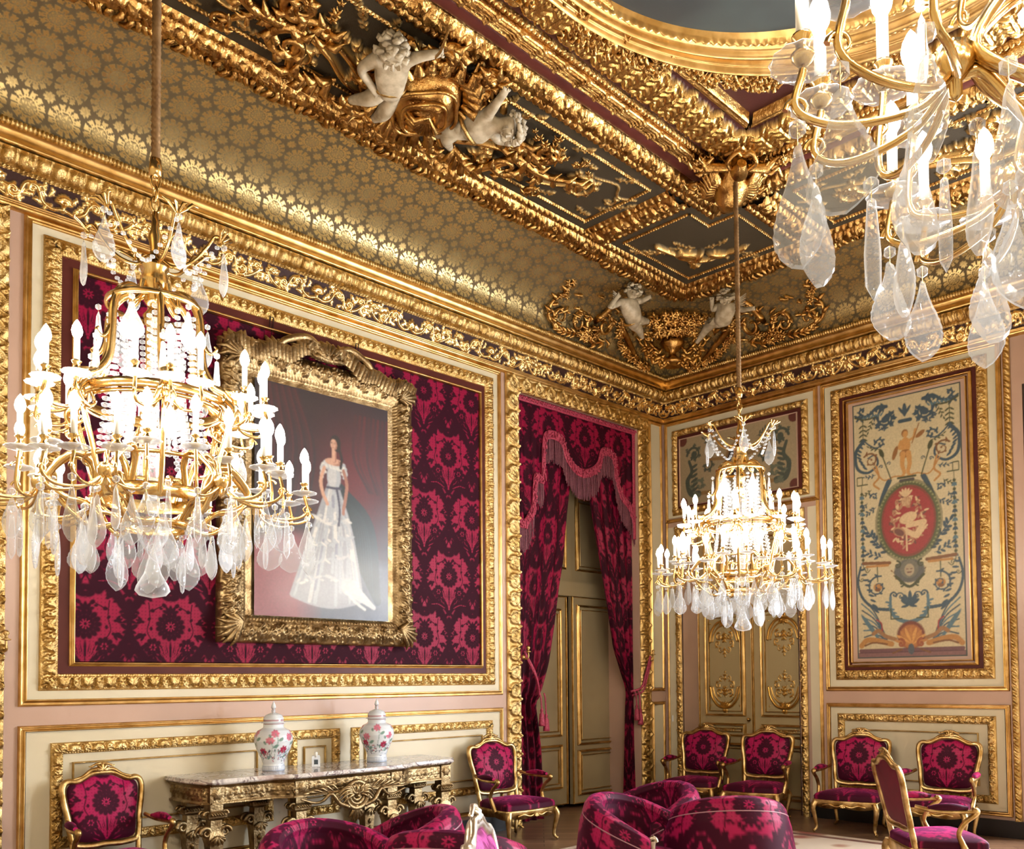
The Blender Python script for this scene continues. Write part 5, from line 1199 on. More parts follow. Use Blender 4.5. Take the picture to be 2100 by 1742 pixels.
# ================================================================= ARMCHAIRS
def cushion(mb, outline, z0f, puff, mi=0, M=None, rings=14, pat=None, drop=0., exp=.55):
    """domed pad over a closed 2-D outline"""
    O = np.asarray(outline, float); c = O.mean(0); s = np.linspace(1, 0, rings)**.8; V = []
    for f in s: V.append(np.column_stack([c+(O-c)*f, np.full(len(O), z0f+puff*(1-f**2.6)**exp)]))
    if drop: V.insert(0, np.column_stack([O*1.0, np.full(len(O), z0f-drop)]))
    V = np.concatenate(V); n = len(O); k = len(V)//n
    P = 0. if pat is None else pat(V[:, 0], V[:, 1])
    mb.add(V, gridF(k, n, False, True), mi, P, None, True, M)
def sm(mirror, n=8):
    R = np.array(mirror, float); Lh = R[::-1]*np.array([-1, 1]); full = np.vstack([R, Lh[1:-1]]); return catmull(full, n, True)
def make_chair(gm='goldk', fabric='velvet', back_plain='velvetp'):
    root = empty('gilt_armchair')
    # local: facing -y; back panel coordinates (x, t) with t up the leaning back
    lean = .2
    def MBk(P): return np.stack([P[:, 0], .235+(P[:, 1]-.45)*lean-P[:, 2], P[:, 1]], 1)
    bo = sm([(0, 1.045), (.09, 1.035), (.19, .985), (.265, .985), (.30, .94), (.297, .84), (.272, .70), (.262, .58), (.235, .505), (.12, .485), (0, .49)], 7)
    mb = MB(); tube(mb, np.column_stack([bo, bo[:, :1]*0]), .024, 8, 0, MBk, closed=True, up=(0, 0, 1)); tube(mb, np.column_stack([bo*np.array([1.035, 1.0])+np.array([0, .008]), bo[:, :1]*0-.004]), .014, 6, 0, MBk, closed=True, up=(0, 0, 1))
    for s in (-1, 1):
        tube(mb, MBk(arr([(s*.255, .54, 0), (s*.25, .47, 0), (s*.245, .40, 0), (s*.245, .3, 0)])), [.02, .024, .024, .024], 8)
        C = catmull([(s*.02, 1.06, .01), (s*.08, 1.065, .012), (s*.15, 1.02, .012), (s*.22, 1.0, .01)], 5); tube(mb, C, np.linspace(.02, .01, len(C)), 6, 0, MBk)
    for k in range(5): a = PI*(.1+.8*k/4); tube(mb, [(0, 1.06, .012), (.045*math.cos(a), 1.06+.045*math.sin(a), .02), (.065*math.cos(a), 1.06+.058*math.sin(a), .01)], [.012, .016, .005], 6, 0, MBk)
    for s in (-1, 1): tube(mb, catmull([(0, 1.115, .006), (s*.04, 1.11, .01), (s*.085, 1.09, .008), (s*.1, 1.095, .006)], 4), [.012]*5+[.01]*4+[.006]*4, 6, 0, MBk)
    mb.build('backrest_frame', gm, root)
    pat = lambda x, y: np.clip(DM.samp(np.asarray(x)*1.1, (np.asarray(y)-.815)*1.1, 'p'), 0, 1)
    bi = bo.mean(0)+(bo-bo.mean(0))*np.array([.90, .905]); mb = MB()
    cushion(mb, catmull(bi, 2, True), .0, .05, 0, MBk, 46, pat); root_bp = mb.build('backrest', fabric, root)
    mb = MB(); cushion(mb, bi, .0, .012, 0, lambda P: MBk(P*np.array([1, 1, -1])), 8); mb.build('backrest_cover', back_plain, root)
    # seat
    so = sm([(0, -.335), (.16, -.325), (.29, -.30), (.335, -.265), (.325, -.1), (.285, .12), (.255, .24), (.15, .26), (0, .262)], 6)
    mb = MB(); cushion(mb, catmull(so*.975, 2, True), .40, .062, 0, None, 40, lambda x, y: np.clip(DM.samp(x*1.1, y*1.1, 'p'), 0, 1), .05)
    mb.build('seat', fabric, root)
    mb = MB(); th = np.arange(len(so)); sc = .018*np.abs(np.sin(th*PI/12))
    ring = np.stack([np.column_stack([so*f, np.full(len(so), z)-(sc if z < .3 else 0)]) for f, z in ((.97, .36), (1.0, .362), (1.012, .345), (1.0, .33), (1.0, .285), (.96, .285), (.95, .36))]).reshape(-1, 3)
    mb.add(ring, gridF(7, len(so), False, True))
    for s in (-1, 1): C = catmull([(s*.02, -.345, .31), (s*.08, -.342, .295), (s*.15, -.333, .315), (s*.22, -.325, .3)], 5); tube(mb, C, .010, 5)
    for k in range(5): a = -PI/2+(k-2)*.6; tube(mb, [(0, -.345, .32), (.035*math.cos(a), -.355, .32+.035*math.sin(a))], [.008, .012], 5)
    mb.build('seat_rail', gm, root)
    for s, f in ((-1, -1), (1, -1), (-1, 1), (1, 1)):
        y = f*.285 if f < 0 else .245; x = s*(.30 if f < 0 else .25)
        P = catmull([(x, y, .335), (x+s*.022, y+f*.022, .27), (x+s*.008, y+f*.008, .16), (x-s*.004, y, .06), (x+s*.012, y+f*.02, .022), (x+s*.022, y+f*.034, .016)], 6)
        mb = MB(); tube(mb, P, np.interp(np.linspace(0, 1, len(P)), [0, .2, .5, .8, .92, 1], [.036, .032, .019, .014, .019, .012]), 8); mb.build('leg', gm, root)
    for s in (-1, 1):
        mb = MB()
        P = catmull([(s*.325, -.12, .34), (s*.335, -.08, .42), (s*.342, -.06, .49), (s*.348, -.10, .57), (s*.352, -.165, .625), (s*.352, -.185, .655), (s*.352, -.155, .672)], 6)
        tube(mb, P, np.interp(np.linspace(0, 1, len(P)), [0, .3, .7, .9, 1], [.026, .018, .02, .026, .02]), 8)
        P = catmull([(s*.352, -.17, .655), (s*.352, -.05, .655), (s*.335, .1, .66), (s*.298, .235, .69)], 6); tube(mb, P, .017, 7)
        ar = mb.build('armrest', gm, root)
        t = np.linspace(0, 1, 15); P = np.stack([s*(.352-.03*t**2), -.12+.27*t, .683+.01*np.sin(PI*t)], 1); mb = MB(); tube(mb, P, .03*np.clip(np.sin(PI*np.clip(t, .03, .97)), .2, 1)**.5+.004, 12, pat=0, flat=.85)
        P0 = mb.V[0]; mb.pat[0] = np.clip(DM.samp(P0[:, 0]*1.1+.1, P0[:, 1]*1.1, 'p'), 0, 1); mb.build('arm_pad', fabric, ar)
    return root
ch0 = make_chair()
CHAIRS = [((-7.07, -.44), .0, 'gilt armchair with crimson damask at far left, left of the marble-topped table'),
          ((-3.27, -.50), -.05, 'gilt crimson armchair between the marble table and the curtained doorway'),
          ((-.56, -.84), -PI/2+.22, 'gilt crimson armchair before the left leaf of the double door'),
          ((-.56, -1.70), -PI/2+.2, 'gilt crimson armchair before the right leaf of the double door'),
          ((-.56, -2.83), -PI/2+.16, 'gilt crimson armchair below the tall arabesque panel, nearer the double door'),
          ((-.54, -3.72), -PI/2+.06, 'gilt crimson armchair below the tall arabesque panel, nearer the right edge'),
          ((-2.66, -4.46), PI*.23, 'gilt crimson armchair turned away, its plain velvet back towards the viewer')]
for k, ((x, y), rz, lab) in enumerate(CHAIRS):
    o = ch0 if k == 0 else copy_tree(ch0)
    o.location = (x, y, .0135 if k == 6 else .0); o.rotation_euler.z = rz; o.scale = ((.9, .9, .92) if k == 0 else (1, 1, .94)); tag(o, lab, 'armchair', 'gilt armchairs in crimson damask')
G['velvetpk'] = M_pat('pink_sheened_upholstery', lin(206, 92, 168), lin(128, 24, 92), .4, .5, 0, 0, 0, .5)
pk = make_chair('silverg', 'velvetpk', 'velvetpk'); pk.name = 'carved_side_chair'
pk.location = (-6.945, -4.66, .0135); pk.scale = (1, 1, .975); pk.rotation_euler.z = PI*.22; tag(pk, 'pale carved chair back with pink velvet at the bottom edge, right of the left sofa', 'chair')

# ================================================================= CONVERSATION SOFAS
def make_sofa():
    root = empty('conversation_sofa')
    dp = lambda u, v: np.clip(DM.samp(u, v, 'p'), 0, 1)
    for k in range(3):
        a0 = k*2*PI/3
        am = a0; cc = np.array([.47*math.cos(am), .47*math.sin(am)])
        def path(t): a = am+PI-.42+4.15*t; return np.stack([cc[0]+.42*np.cos(a), cc[1]+.42*np.sin(a)], -1)
        t = np.linspace(0, 1, 90); C = path(t); T = np.gradient(C, axis=0); T /= np.linalg.norm(T, axis=1)[:, None]; N = np.stack([T[:, 1], -T[:, 0]], 1)
        top = .60+.25*np.sin(PI*np.clip(t, 0, 1))**.9
        sec = [(-.05, .38, 0), (-.05, .42, 0), (-.06, -.09, 1), (-.07, -.05, 1), (-.05, -.012, 1), (0, .0, 1), (.05, -.012, 1), (.08, -.05, 1), (.095, -.10, 1), (.12, -.17, 1), (.16, .36, 0), (.18, .22, 0), (.16, .18, 0)]
        sec = np.array(sec); q = np.linspace(0, len(sec)-1, 60)
        off = np.interp(q, range(len(sec)), sec[:, 0]); V = np.zeros((len(t), len(q), 3))
        for i in range(len(t)):
            zz = [s[1] if s[2] == 0 else top[i]+s[1] for s in sec]; z = np.interp(q, range(len(sec)), zz)
            V[i, :, :2] = C[i]+off[:, None]*N[i]; V[i, :, 2] = z
        arc = np.concatenate([[0], np.cumsum(np.linalg.norm(np.diff(C, axis=0), axis=1))])
        v = np.cumsum(np.concatenate([[0], np.linalg.norm(np.diff(V[45], axis=0), axis=1)]))
        V2 = np.zeros((240, 60, 3)); tt = np.linspace(0, 89, 240)
        for j in range(60):
            for d in range(3): V2[:, j, d] = np.interp(tt, range(90), V[:, j, d])
        A2 = np.interp(tt, range(90), arc); vq = np.interp(np.linspace(0, 59, 150), range(60), v)
        V3 = np.zeros((240, 150, 3))
        for i in range(240):
            for d in range(3): V3[i, :, d] = np.interp(np.linspace(0, 59, 150), range(60), V2[i, :, d])
        U, W = np.meshgrid(A2, vq, indexing='ij')
        mb = MB(); mb.add(V3.reshape(-1, 3), gridF(240, 150), 0, dp(U, W).ravel())
        for i in (0, 239): mb.add(V3[i, ::3], [tuple(range(50))], 0, .6)
        b = mb.build('backrest', 'velvet', root)
        mb = MB(); e = C[-1]; n = N[-1]; tz = top[-1]
        P = [(e[0]+T[-1][0]*.015, e[1]+T[-1][1]*.015, z) for z in (tz-.02, tz-.12, .40, .30, .16, .05, 0.01)]
        tube(mb, catmull(P, 4), np.interp(np.linspace(0, 1, 25), [0, .1, .4, .6, .8, 1], [.035, .028, .03, .034, .02, .024]), 8)
        sp_ = np.linspace(0, 2.2*PI, 18); tube(mb, [(e[0]+T[-1][0]*(.02+.03*math.cos(s)*(1-s/9)), e[1]+T[-1][1]*(.02+.03*math.cos(s)*(1-s/9)), tz-.03+.035*math.sin(s)*(1-s/9)) for s in sp_], np.linspace(.02, .01, 18), 6)
        mb.build('arm_post', 'silverg', root)
        # welt cord along the back
        mb = MB(); W_ = np.column_stack([C+.092*N, top-.10]); tube(mb, W_, .006, 5); mb.build('piping', M_paint('pale_piping', (176, 130, 140), None, .5, 3, 0), b)
        # seat
        c = cc; th = np.linspace(0, 2*PI, 49)[:-1]
        O = np.stack([c[0]+.34*np.cos(th), c[1]+.34*np.sin(th)], 1); mb = MB(); cushion(mb, O, .38, .08, 0, None, 30, lambda x, y: dp(x, y), .08); mb.build('seat', 'velvet', root)
        mb = MB(); tube(mb, np.column_stack([O, O[:, :1]*0+.28]), .03, 8, closed=True); mb.build('seat_rail', 'goldk', root)
        lx, ly = c*1.45; mb = MB(); tube(mb, catmull([(lx, ly, .28), (lx*1.03, ly*1.03, .2), (lx, ly, .08), (lx*1.04, ly*1.04, .01)], 5), np.linspace(.03, .016, 16), 8); mb.build('leg', 'goldk', root)
    return root
sf = make_sofa()
for k, (x, y, rz, lab) in enumerate(((-4.25, -3.2, 3.3, 'three-seat crimson damask conversation sofa in front of the door chairs'), (-6.35, -2.75, 1.0, 'three-seat crimson damask conversation sofa in front of the marble-topped table'))):
    o = sf if k == 0 else copy_tree(sf)
    o.location = (x, y, .0135); o.rotation_euler.z = rz; o.scale = (.84, .84, .93); tag(o, lab, 'sofa', 'crimson conversation sofas')

# ================================================================= CONSOLE TABLE
ct = tag(empty('console_table', (-5.32, -.38, 0)), 'long carved gilt console table with a veined marble top against the portrait wall', 'table')
LT = lambda P: P-np.array([-5.32, -.38, 0])
HT = .885
out = [(-6.58, -.03), (-6.585, -.40), (-6.55, -.56), (-6.48, -.64), (-6.0, -.665), (-5.93, -.72), (-5.86, -.76), (-5.32, -.775), (-4.78, -.76), (-4.71, -.72), (-4.64, -.665), (-4.16, -.64), (-4.09, -.56), (-4.055, -.40), (-4.06, -.03)]
O = np.array(out)
def ringz(O, lev):
    c = np.array([O[:, 0].mean(), -.3]); k = []
    for off, z in lev:
        d = O-c; L = np.linalg.norm(d, axis=1)[:, None]; k.append(np.column_stack([c+d*(1-off/L), np.full(len(O), z)]))
    return np.concatenate(k)
Of = np.array([p for i in range(len(O)-1) for p in [O[i]*(1-t)+O[i+1]*t for t in np.linspace(0, 1, 9)[:-1]]]+[O[-1]]+[O[-1]*(1-t)+O[0]*t for t in np.linspace(0, 1, 20)[1:-1]])
lev = [(.05, HT-.045), (.02, HT-.04), (.0, HT-.03), (.0, HT-.02), (.012, HT-.012), (.006, HT-.004), (.02, HT)]
mb = MB(); V = ringz(Of, lev); n = len(Of); mb.add(V, gridF(len(lev), n, False, True), M=LT); mb.add(V[-n:], [tuple(range(n))], smooth=False, M=LT); mb.build('marble_top', 'marble', ct)
mb = MB(); ns = len(out)-1
fr_ = Of[:ns*8+1]; ds = np.concatenate([[0], np.cumsum(np.linalg.norm(np.diff(fr_, axis=0), axis=1))]); q = np.linspace(0, ds[-1], 420)
cx = np.interp(q, ds, fr_[:, 0]); cy = np.interp(q, ds, fr_[:, 1]); tn = np.stack([np.gradient(cx), np.gradient(cy)], 1); tn /= np.linalg.norm(tn, axis=1)[:, None]; nn = np.stack([tn[:, 1], -tn[:, 0]], 1)
if (nn[200]@np.array([0, -1])) < 0: nn = -nn
m = 26; vv = np.linspace(0, 1, m)
Q, VV = np.meshgrid(q, vv, indexing='ij')
prof = np.where(VV < .1, .02, np.where(VV > .86, .02+.02*(VV-.86)/.14, 0))
g_ = .008*(np.abs((VV-.5)-.26*np.cos(2*PI*Q/.085)) < .07)*((VV > .18) & (VV < .8))+.012*(np.hypot(((Q/.085+.25) % .5-.25)*.17/.085*.5, (VV-.5)*.7) < .09)
off = prof+g_-.06
X = cx[:, None]+nn[:, 0:1]*off; Y = cy[:, None]+nn[:, 1:2]*off; Zt = (HT-.19)+.148*VV
mb.add(np.stack([X, Y, Zt], -1).reshape(-1, 3), gridF(420, m), M=LT)
for x in (-6.42, -5.78, -4.86, -4.22):
    y = -.60 if abs(x+5.32) > .8 else -.715
    box(mb, x-.055, x+.055, y-.0, y+.06, HT-.18, HT-.045, M=LT); lathe(mb, [(0, .012), (.02, .012), (.035, .006), (.045, 0)], (0, 0, 0), 12, M=lambda P, x=x, y=y: LT(np.stack([x+P[:, 0], y-P[:, 2], HT-.115+P[:, 1]], 1)), flute=6, fa=.2)
box(mb, -6.52, -4.12, -.08, -.05, HT-.18, HT-.045, M=LT)
mb.build('apron', 'goldd', ct)
# carved cartouche hanging from the middle of the apron
mb = MB(); cy0 = -.76; sh = lambda P: LT(np.stack([P[:, 0]-5.32, -P[:, 2]+cy0, P[:, 1]+HT-.20], 1))
for s in (-1, 1):
    for j in range(9):
        a = .2+j*.28; tube(mb, catmull([(s*.02, .0, .03), (s*(.09+.01*j)*math.cos(a-.6), .07*math.sin(a*1.4-.6), .05), (s*.2*math.cos(a-.75), .12*math.sin(a-1.2), .02)], 5), np.linspace(.016, .006, 11), 5, 0, sh)
    tube(mb, catmull([(s*.08, -.1, .03), (s*.17, -.06, .04), (s*.24, .02, .03), (s*.31, -.03, .02), (s*.38, -.04, .01), (s*.5, .0, .01)], 6), np.linspace(.022, .008, 31), 6, 0, sh)
    for j in range(6): tube(mb, [(s*(.16+.05*j), .04, .01), (s*(.22+.05*j), .09-.01*j, .02), (s*(.27+.05*j), .10-.012*j, .005)], [.006, .014, .003], 5, 0, sh)
for r, w in ((.105, .022), (.07, .016), (.04, .014)): t = np.linspace(0, 2*PI, 25)[:-1]; tube(mb, np.stack([r*np.cos(t), r*1.05*np.sin(t)-.01, .03+0*t], 1), w, 7, 0, sh, closed=True, up=(0, 0, 1))
tube(mb, [(0, -.01, .0), (0, -.01, .07)], [.03, .012], 8, 0, sh)
for j in range(5): a = -PI/2+(j-2)*.4; tube(mb, [(0, -.1, .02), (.07*math.cos(a), -.1+.09*math.sin(a), .035), (.09*math.cos(a), -.1+.13*math.sin(a), .01)], [.02, .02, .004], 6, 0, sh)
mb.build('apron_cartouche', 'goldd', ct)
def leg_mesh(x, y):
    mb = MB(); H = HT-.19; f = lambda P: LT(P+np.array([x, y, 0]))
    def sq(lv):
        V = []
        for r, z in lv: V += [(-r, -r, z), (r, -r, z), (r, r, z), (-r, r, z)]
        mb.add(V, gridF(len(lv), 4, False, True), 0, 0, None, False, f)
    sq([(.03, .06), (.034, .12), (.052, H-.30), (.062, H-.26), (.045, H-.2), (.043, H-.12), (.07, H-.1), (.074, H-.07), (.05, H-.05), (.05, H), (0, H)])
    sq([(0, .0), (.05, .0), (.05, .02), (.035, .05), (.03, .06)])
    for s in (-1, 1):
        for zc, r in ((H-.21, .045), (H-.075, .028)):
            t = np.linspace(0, 2.4*PI, 22); tube(mb, [(s*(.06+r*.3+r*math.cos(q)*(1-q/10)), -.035, zc+r*math.sin(q)*(1-q/10)) for q in t], np.linspace(.017, .008, 22)*r/.045*1.1, 6, 0, f)
            tube(mb, [(s*(.06+r*.3+r*math.cos(q)*(1-q/10)), .035, zc+r*math.sin(q)*(1-q/10)) for q in t], np.linspace(.017, .008, 22)*r/.045*1.1, 6, 0, f)
    for j in range(6): tube(mb, [(-.05+.02*j, -.062, H-.085), (-.044+.02*j, -.085, H-.08), (-.05+.02*j, -.07, H-.065)], [.007, .01, .006], 5, 0, f)
    for j in range(5): tube(mb, [(0, -.06, H-.24), (.05*math.sin((j-2)*.6), -.085, H-.25-.03*math.cos((j-2)*.6)), (.06*math.sin((j-2)*.6), -.07, H-.26-.05*math.cos((j-2)*.6))], [.01, .014, .004], 5, 0, f)
    lathe(mb, [(0, .014), (.012, .012), (.018, 0)], (0, 0, 0), 10, 0, lambda P: f(np.stack([P[:, 0], -.05-P[:, 2], P[:, 1]*1.5+H-.36], 1)))
    for j in range(4): tube(mb, [(0, -.052, H-.40-.035*j), (.012*(-1)**j, -.058, H-.42-.035*j), (0, -.05, H-.435-.035*j)], [.003, .007, .003], 5, 0, f)
    return mb
for x, y in ((-6.42, -.545), (-5.76, -.63), (-4.88, -.63), (-4.22, -.545), (-6.42, -.14), (-5.86, -.14), (-4.78, -.14), (-4.22, -.14)):
    leg_mesh(x, y).build('leg', 'goldd', ct)
mb = MB()
for s in (-1, 1):
    P = catmull([(-5.32+s*1.1, -.3, .09), (-5.32+s*.8, -.4, .1), (-5.32+s*.45, -.42, .12), (-5.32+s*.12, -.42, .17)], 6); tube(mb, P, .028, 7, 0, LT)
    t = np.linspace(0, 2.3*PI, 22); tube(mb, [(-5.32+s*(.13+.06*math.cos(q)*(1-q/10)), -.42, .2+.06*math.sin(q)*(1-q/10)) for q in t], np.linspace(.02, .01, 22), 6, 0, LT)
    tube(mb, [(-5.32+s*1.1, -.55, .09), (-5.32+s*1.1, -.14, .09)], .028, 7, 0, LT); tube(mb, [(-5.32+s*.46, -.62, .09), (-5.32+s*.46, -.14, .09)], .028, 7, 0, LT)
lathe(mb, [(0, .0), (.07, .0), (.05, .04), (.03, .06), (.045, .09), (.02, .13), (0, .15)], (0, 0, 0), 14, 0, lambda P: LT(P+np.array([-5.32, -.42, .15])))
mb.build('stretcher', 'goldd', ct)

# ---------------- porcelain jars and the little white bottle
def make_jar(seed):
    r_ = random.Random(seed); W, Hh = 1.0, .50; c = Canvas(W, Hh, .0042, (True, False)).color(L3(226, 230, 234))
    PK, RS, GN, DK, BLU = L3(214, 120, 142), L3(168, 34, 72), L3(116, 148, 138), L3(60, 66, 84), L3(150, 160, 184)
    for k in range(14):
        x = W*k/14+r_.uniform(-.03, .03); y = (.33, .2, .27)[k % 3]+r_.uniform(-.03, .03); col = (PK, RS, PK)[k % 3]
        for j in range(7): a = j*.9; c.ell(x+.022*math.cos(a), y+.018*math.sin(a), .018, .012, a, 0, col)
        c.stroke(catmull([(x, y), (x+.02, y-.06), (x-.01, .12)], 5), .003, 0, GN); c.ell(x+.05, y-.05, .026, .014, .5, 0, GN); c.ell(x-.045, y-.02, .018, .01, 2, 0, GN)
        for j in range(6): a = r_.random()*6; c.leaf(x+r_.uniform(-.05, .05), .1+r_.random()*.08, a, .03, .01, 0, RS if j % 3 == 0 else DK)
    for k in range(46): x = r_.random()*W; y = .05+.1*r_.random(); c.stroke([(x, y), (x+.04, y)], .0022, 0, BLU)
    for k in range(40): c.stroke([(k/40*W, .015), (k/40*W, .04)], .004, 0, BLU)
    c.stroke([(0, .008), (W, .008)], .004, 0, BLU); c.stroke([(0, .045), (W, .045)], .003, 0, BLU); c.stroke([(0, .405), (W, .405)], .004, 0, L3(170, 110, 120))
    for k in range(12): c.rosette(k/12*W, .455, .02, 5, 0, RS if k % 2 else GN)
    root = empty('porcelain_jar')
    def body(prof, name, v0, v1):
        pr = resamp(np.array(prof), 110); n = 120; a = np.linspace(0, 2*PI, n+1)[:-1]
        R_, A_ = np.meshgrid(pr[:, 0], a, indexing='ij'); Z_ = np.repeat(pr[:, 1][:, None], n, 1)
        col = c.samp(A_/(2*PI)*W, v0+(v1-v0)*(Z_-pr[:, 1].min())/(pr[:, 1].max()-pr[:, 1].min()), 'c').reshape(-1, 3)
        mb = MB(); mb.add(np.stack([R_*np.cos(A_), R_*np.sin(A_), Z_], -1).reshape(-1, 3), gridF(110, n, False, True), 0, 0, np.column_stack([col, np.ones(len(col))])); return mb.build(name, 'porcelain', root)
    body([(0.001, 0), (.078, 0), (.08, .03), (.074, .06), (.085, .1), (.118, .18), (.135, .245), (.132, .29), (.11, .33), (.075, .35), (.07, .36), (.072, .39)], 'body', 0, .41)
    body([(.083, .388), (.085, .394), (.07, .4), (.07, .43), (.055, .455), (.025, .47), (.012, .475), (.016, .49), (.01, .50), (.018, .515), (.012, .54), (.004, .56), (.0005, .57)], 'lid', .39, .5)
    return root
for k, (x, lab, sd, rz) in enumerate(((-5.83, 'lidded white porcelain jar with pink flowers, the left one on the marble table', 3, .3), (-4.82, 'lidded white porcelain jar with pink flowers, the right one on the marble table', 8, 1.4))):
    o = make_jar(sd); o.location = (x, -.36, HT+.001); o.rotation_euler.z = rz; o.scale = (1.14, 1.14, 1.0); tag(o, lab, 'jar', 'porcelain jars on the console table')
hs = tag(empty('white_sensor', (-5.42, -.33, HT+.001)), 'small white square bottle with a dark label between the two porcelain jars', 'sensor')  # flask-like shape stands in for a data logger
mb = MB(); box(mb, -.034, .034, -.012, .012, 0.0, .085); tube(mb, [(-.03, 0, .085), (.03, 0, .085)], .011, 8); b_ = mb.build('body', M_paint('white_glazed', (232, 234, 236), None, .3), hs)
mb = MB(); lathe(mb, [(0, .08), (.014, .08), (.014, .12), (.008, .125), (0, .125)], (0, 0, 0), 12); mb.build('sensor_cap', G['candle'], hs)
mb = MB(); box(mb, -.016, .016, -.0135, -.011, .02, .06); mb.build('label_patch', M_paint('dark_slate_label', (64, 74, 80), None, .4), hs)
for o in hs.children: pass
hs.rotation_euler.z = -.5
jg = tag(empty('metal_stanchion', (-7.64, -.12, 0)), 'dull metal jug top at the bottom left, beside the twisted gilt frame', 'stanchion')  # handled vessel shape made up to stand in for a barrier post top
mb = MB(); lathe(mb, [(0, 0), (.09, 0), (.1, .1), (.09, .22), (.06, .3), (.055, .36), (.07, .40), (.066, .40), (.05, .36), (0, .34)], (0, 0, 0), 20); mb.build('body', M_gold('tarnished_pewter', (150, 140, 130), (90, 84, 80), .4), jg)
mb = MB(); tube(mb, catmull([(.06, 0, .38), (.12, 0, .36), (.14, 0, .26), (.095, 0, .16)], 6), .01, 6); mb.build('handle', 'goldd', jg)

# carpet
def _carpet():
    nt = NT('flat_woven_carpet'); b = nt.bsdf(None, .9)
    tc = nt.n('ShaderNodeTexCoord'); w = nt.n('ShaderNodeTexVoronoi', Scale=2.6, feature='SMOOTH_F1'); nt.l(tc, 'Object', w, 'Vector')
    cr = nt.n('ShaderNodeValToRGB'); e = cr.color_ramp.elements; e[0].position = .2; e[0].color = lin(150, 84, 70); e[1].position = .34; e[1].color = lin(205, 182, 156)
    x = e.new(.27); x.color = lin(176, 140, 112)
    nt.l(w, 0, cr, 0); nt.l(cr, 0, b, 'Base Color'); return nt.m
mb = MB(); box(mb, -10.1, -1.05, -9.2, -1.25, .0, .011); box(mb, -10.0, -1.15, -9.1, -1.35, .011, .012, 1); box(mb, -9.9, -1.25, -9.0, -1.45, .012, .013, 0)
tag(mb.build('carpet', [_carpet(), M_paint('carpet_border', (128, 84, 66), (110, 70, 56), .9, 20)]), 'pale patterned carpet with a brown border line covering most of the floor', 'carpet')
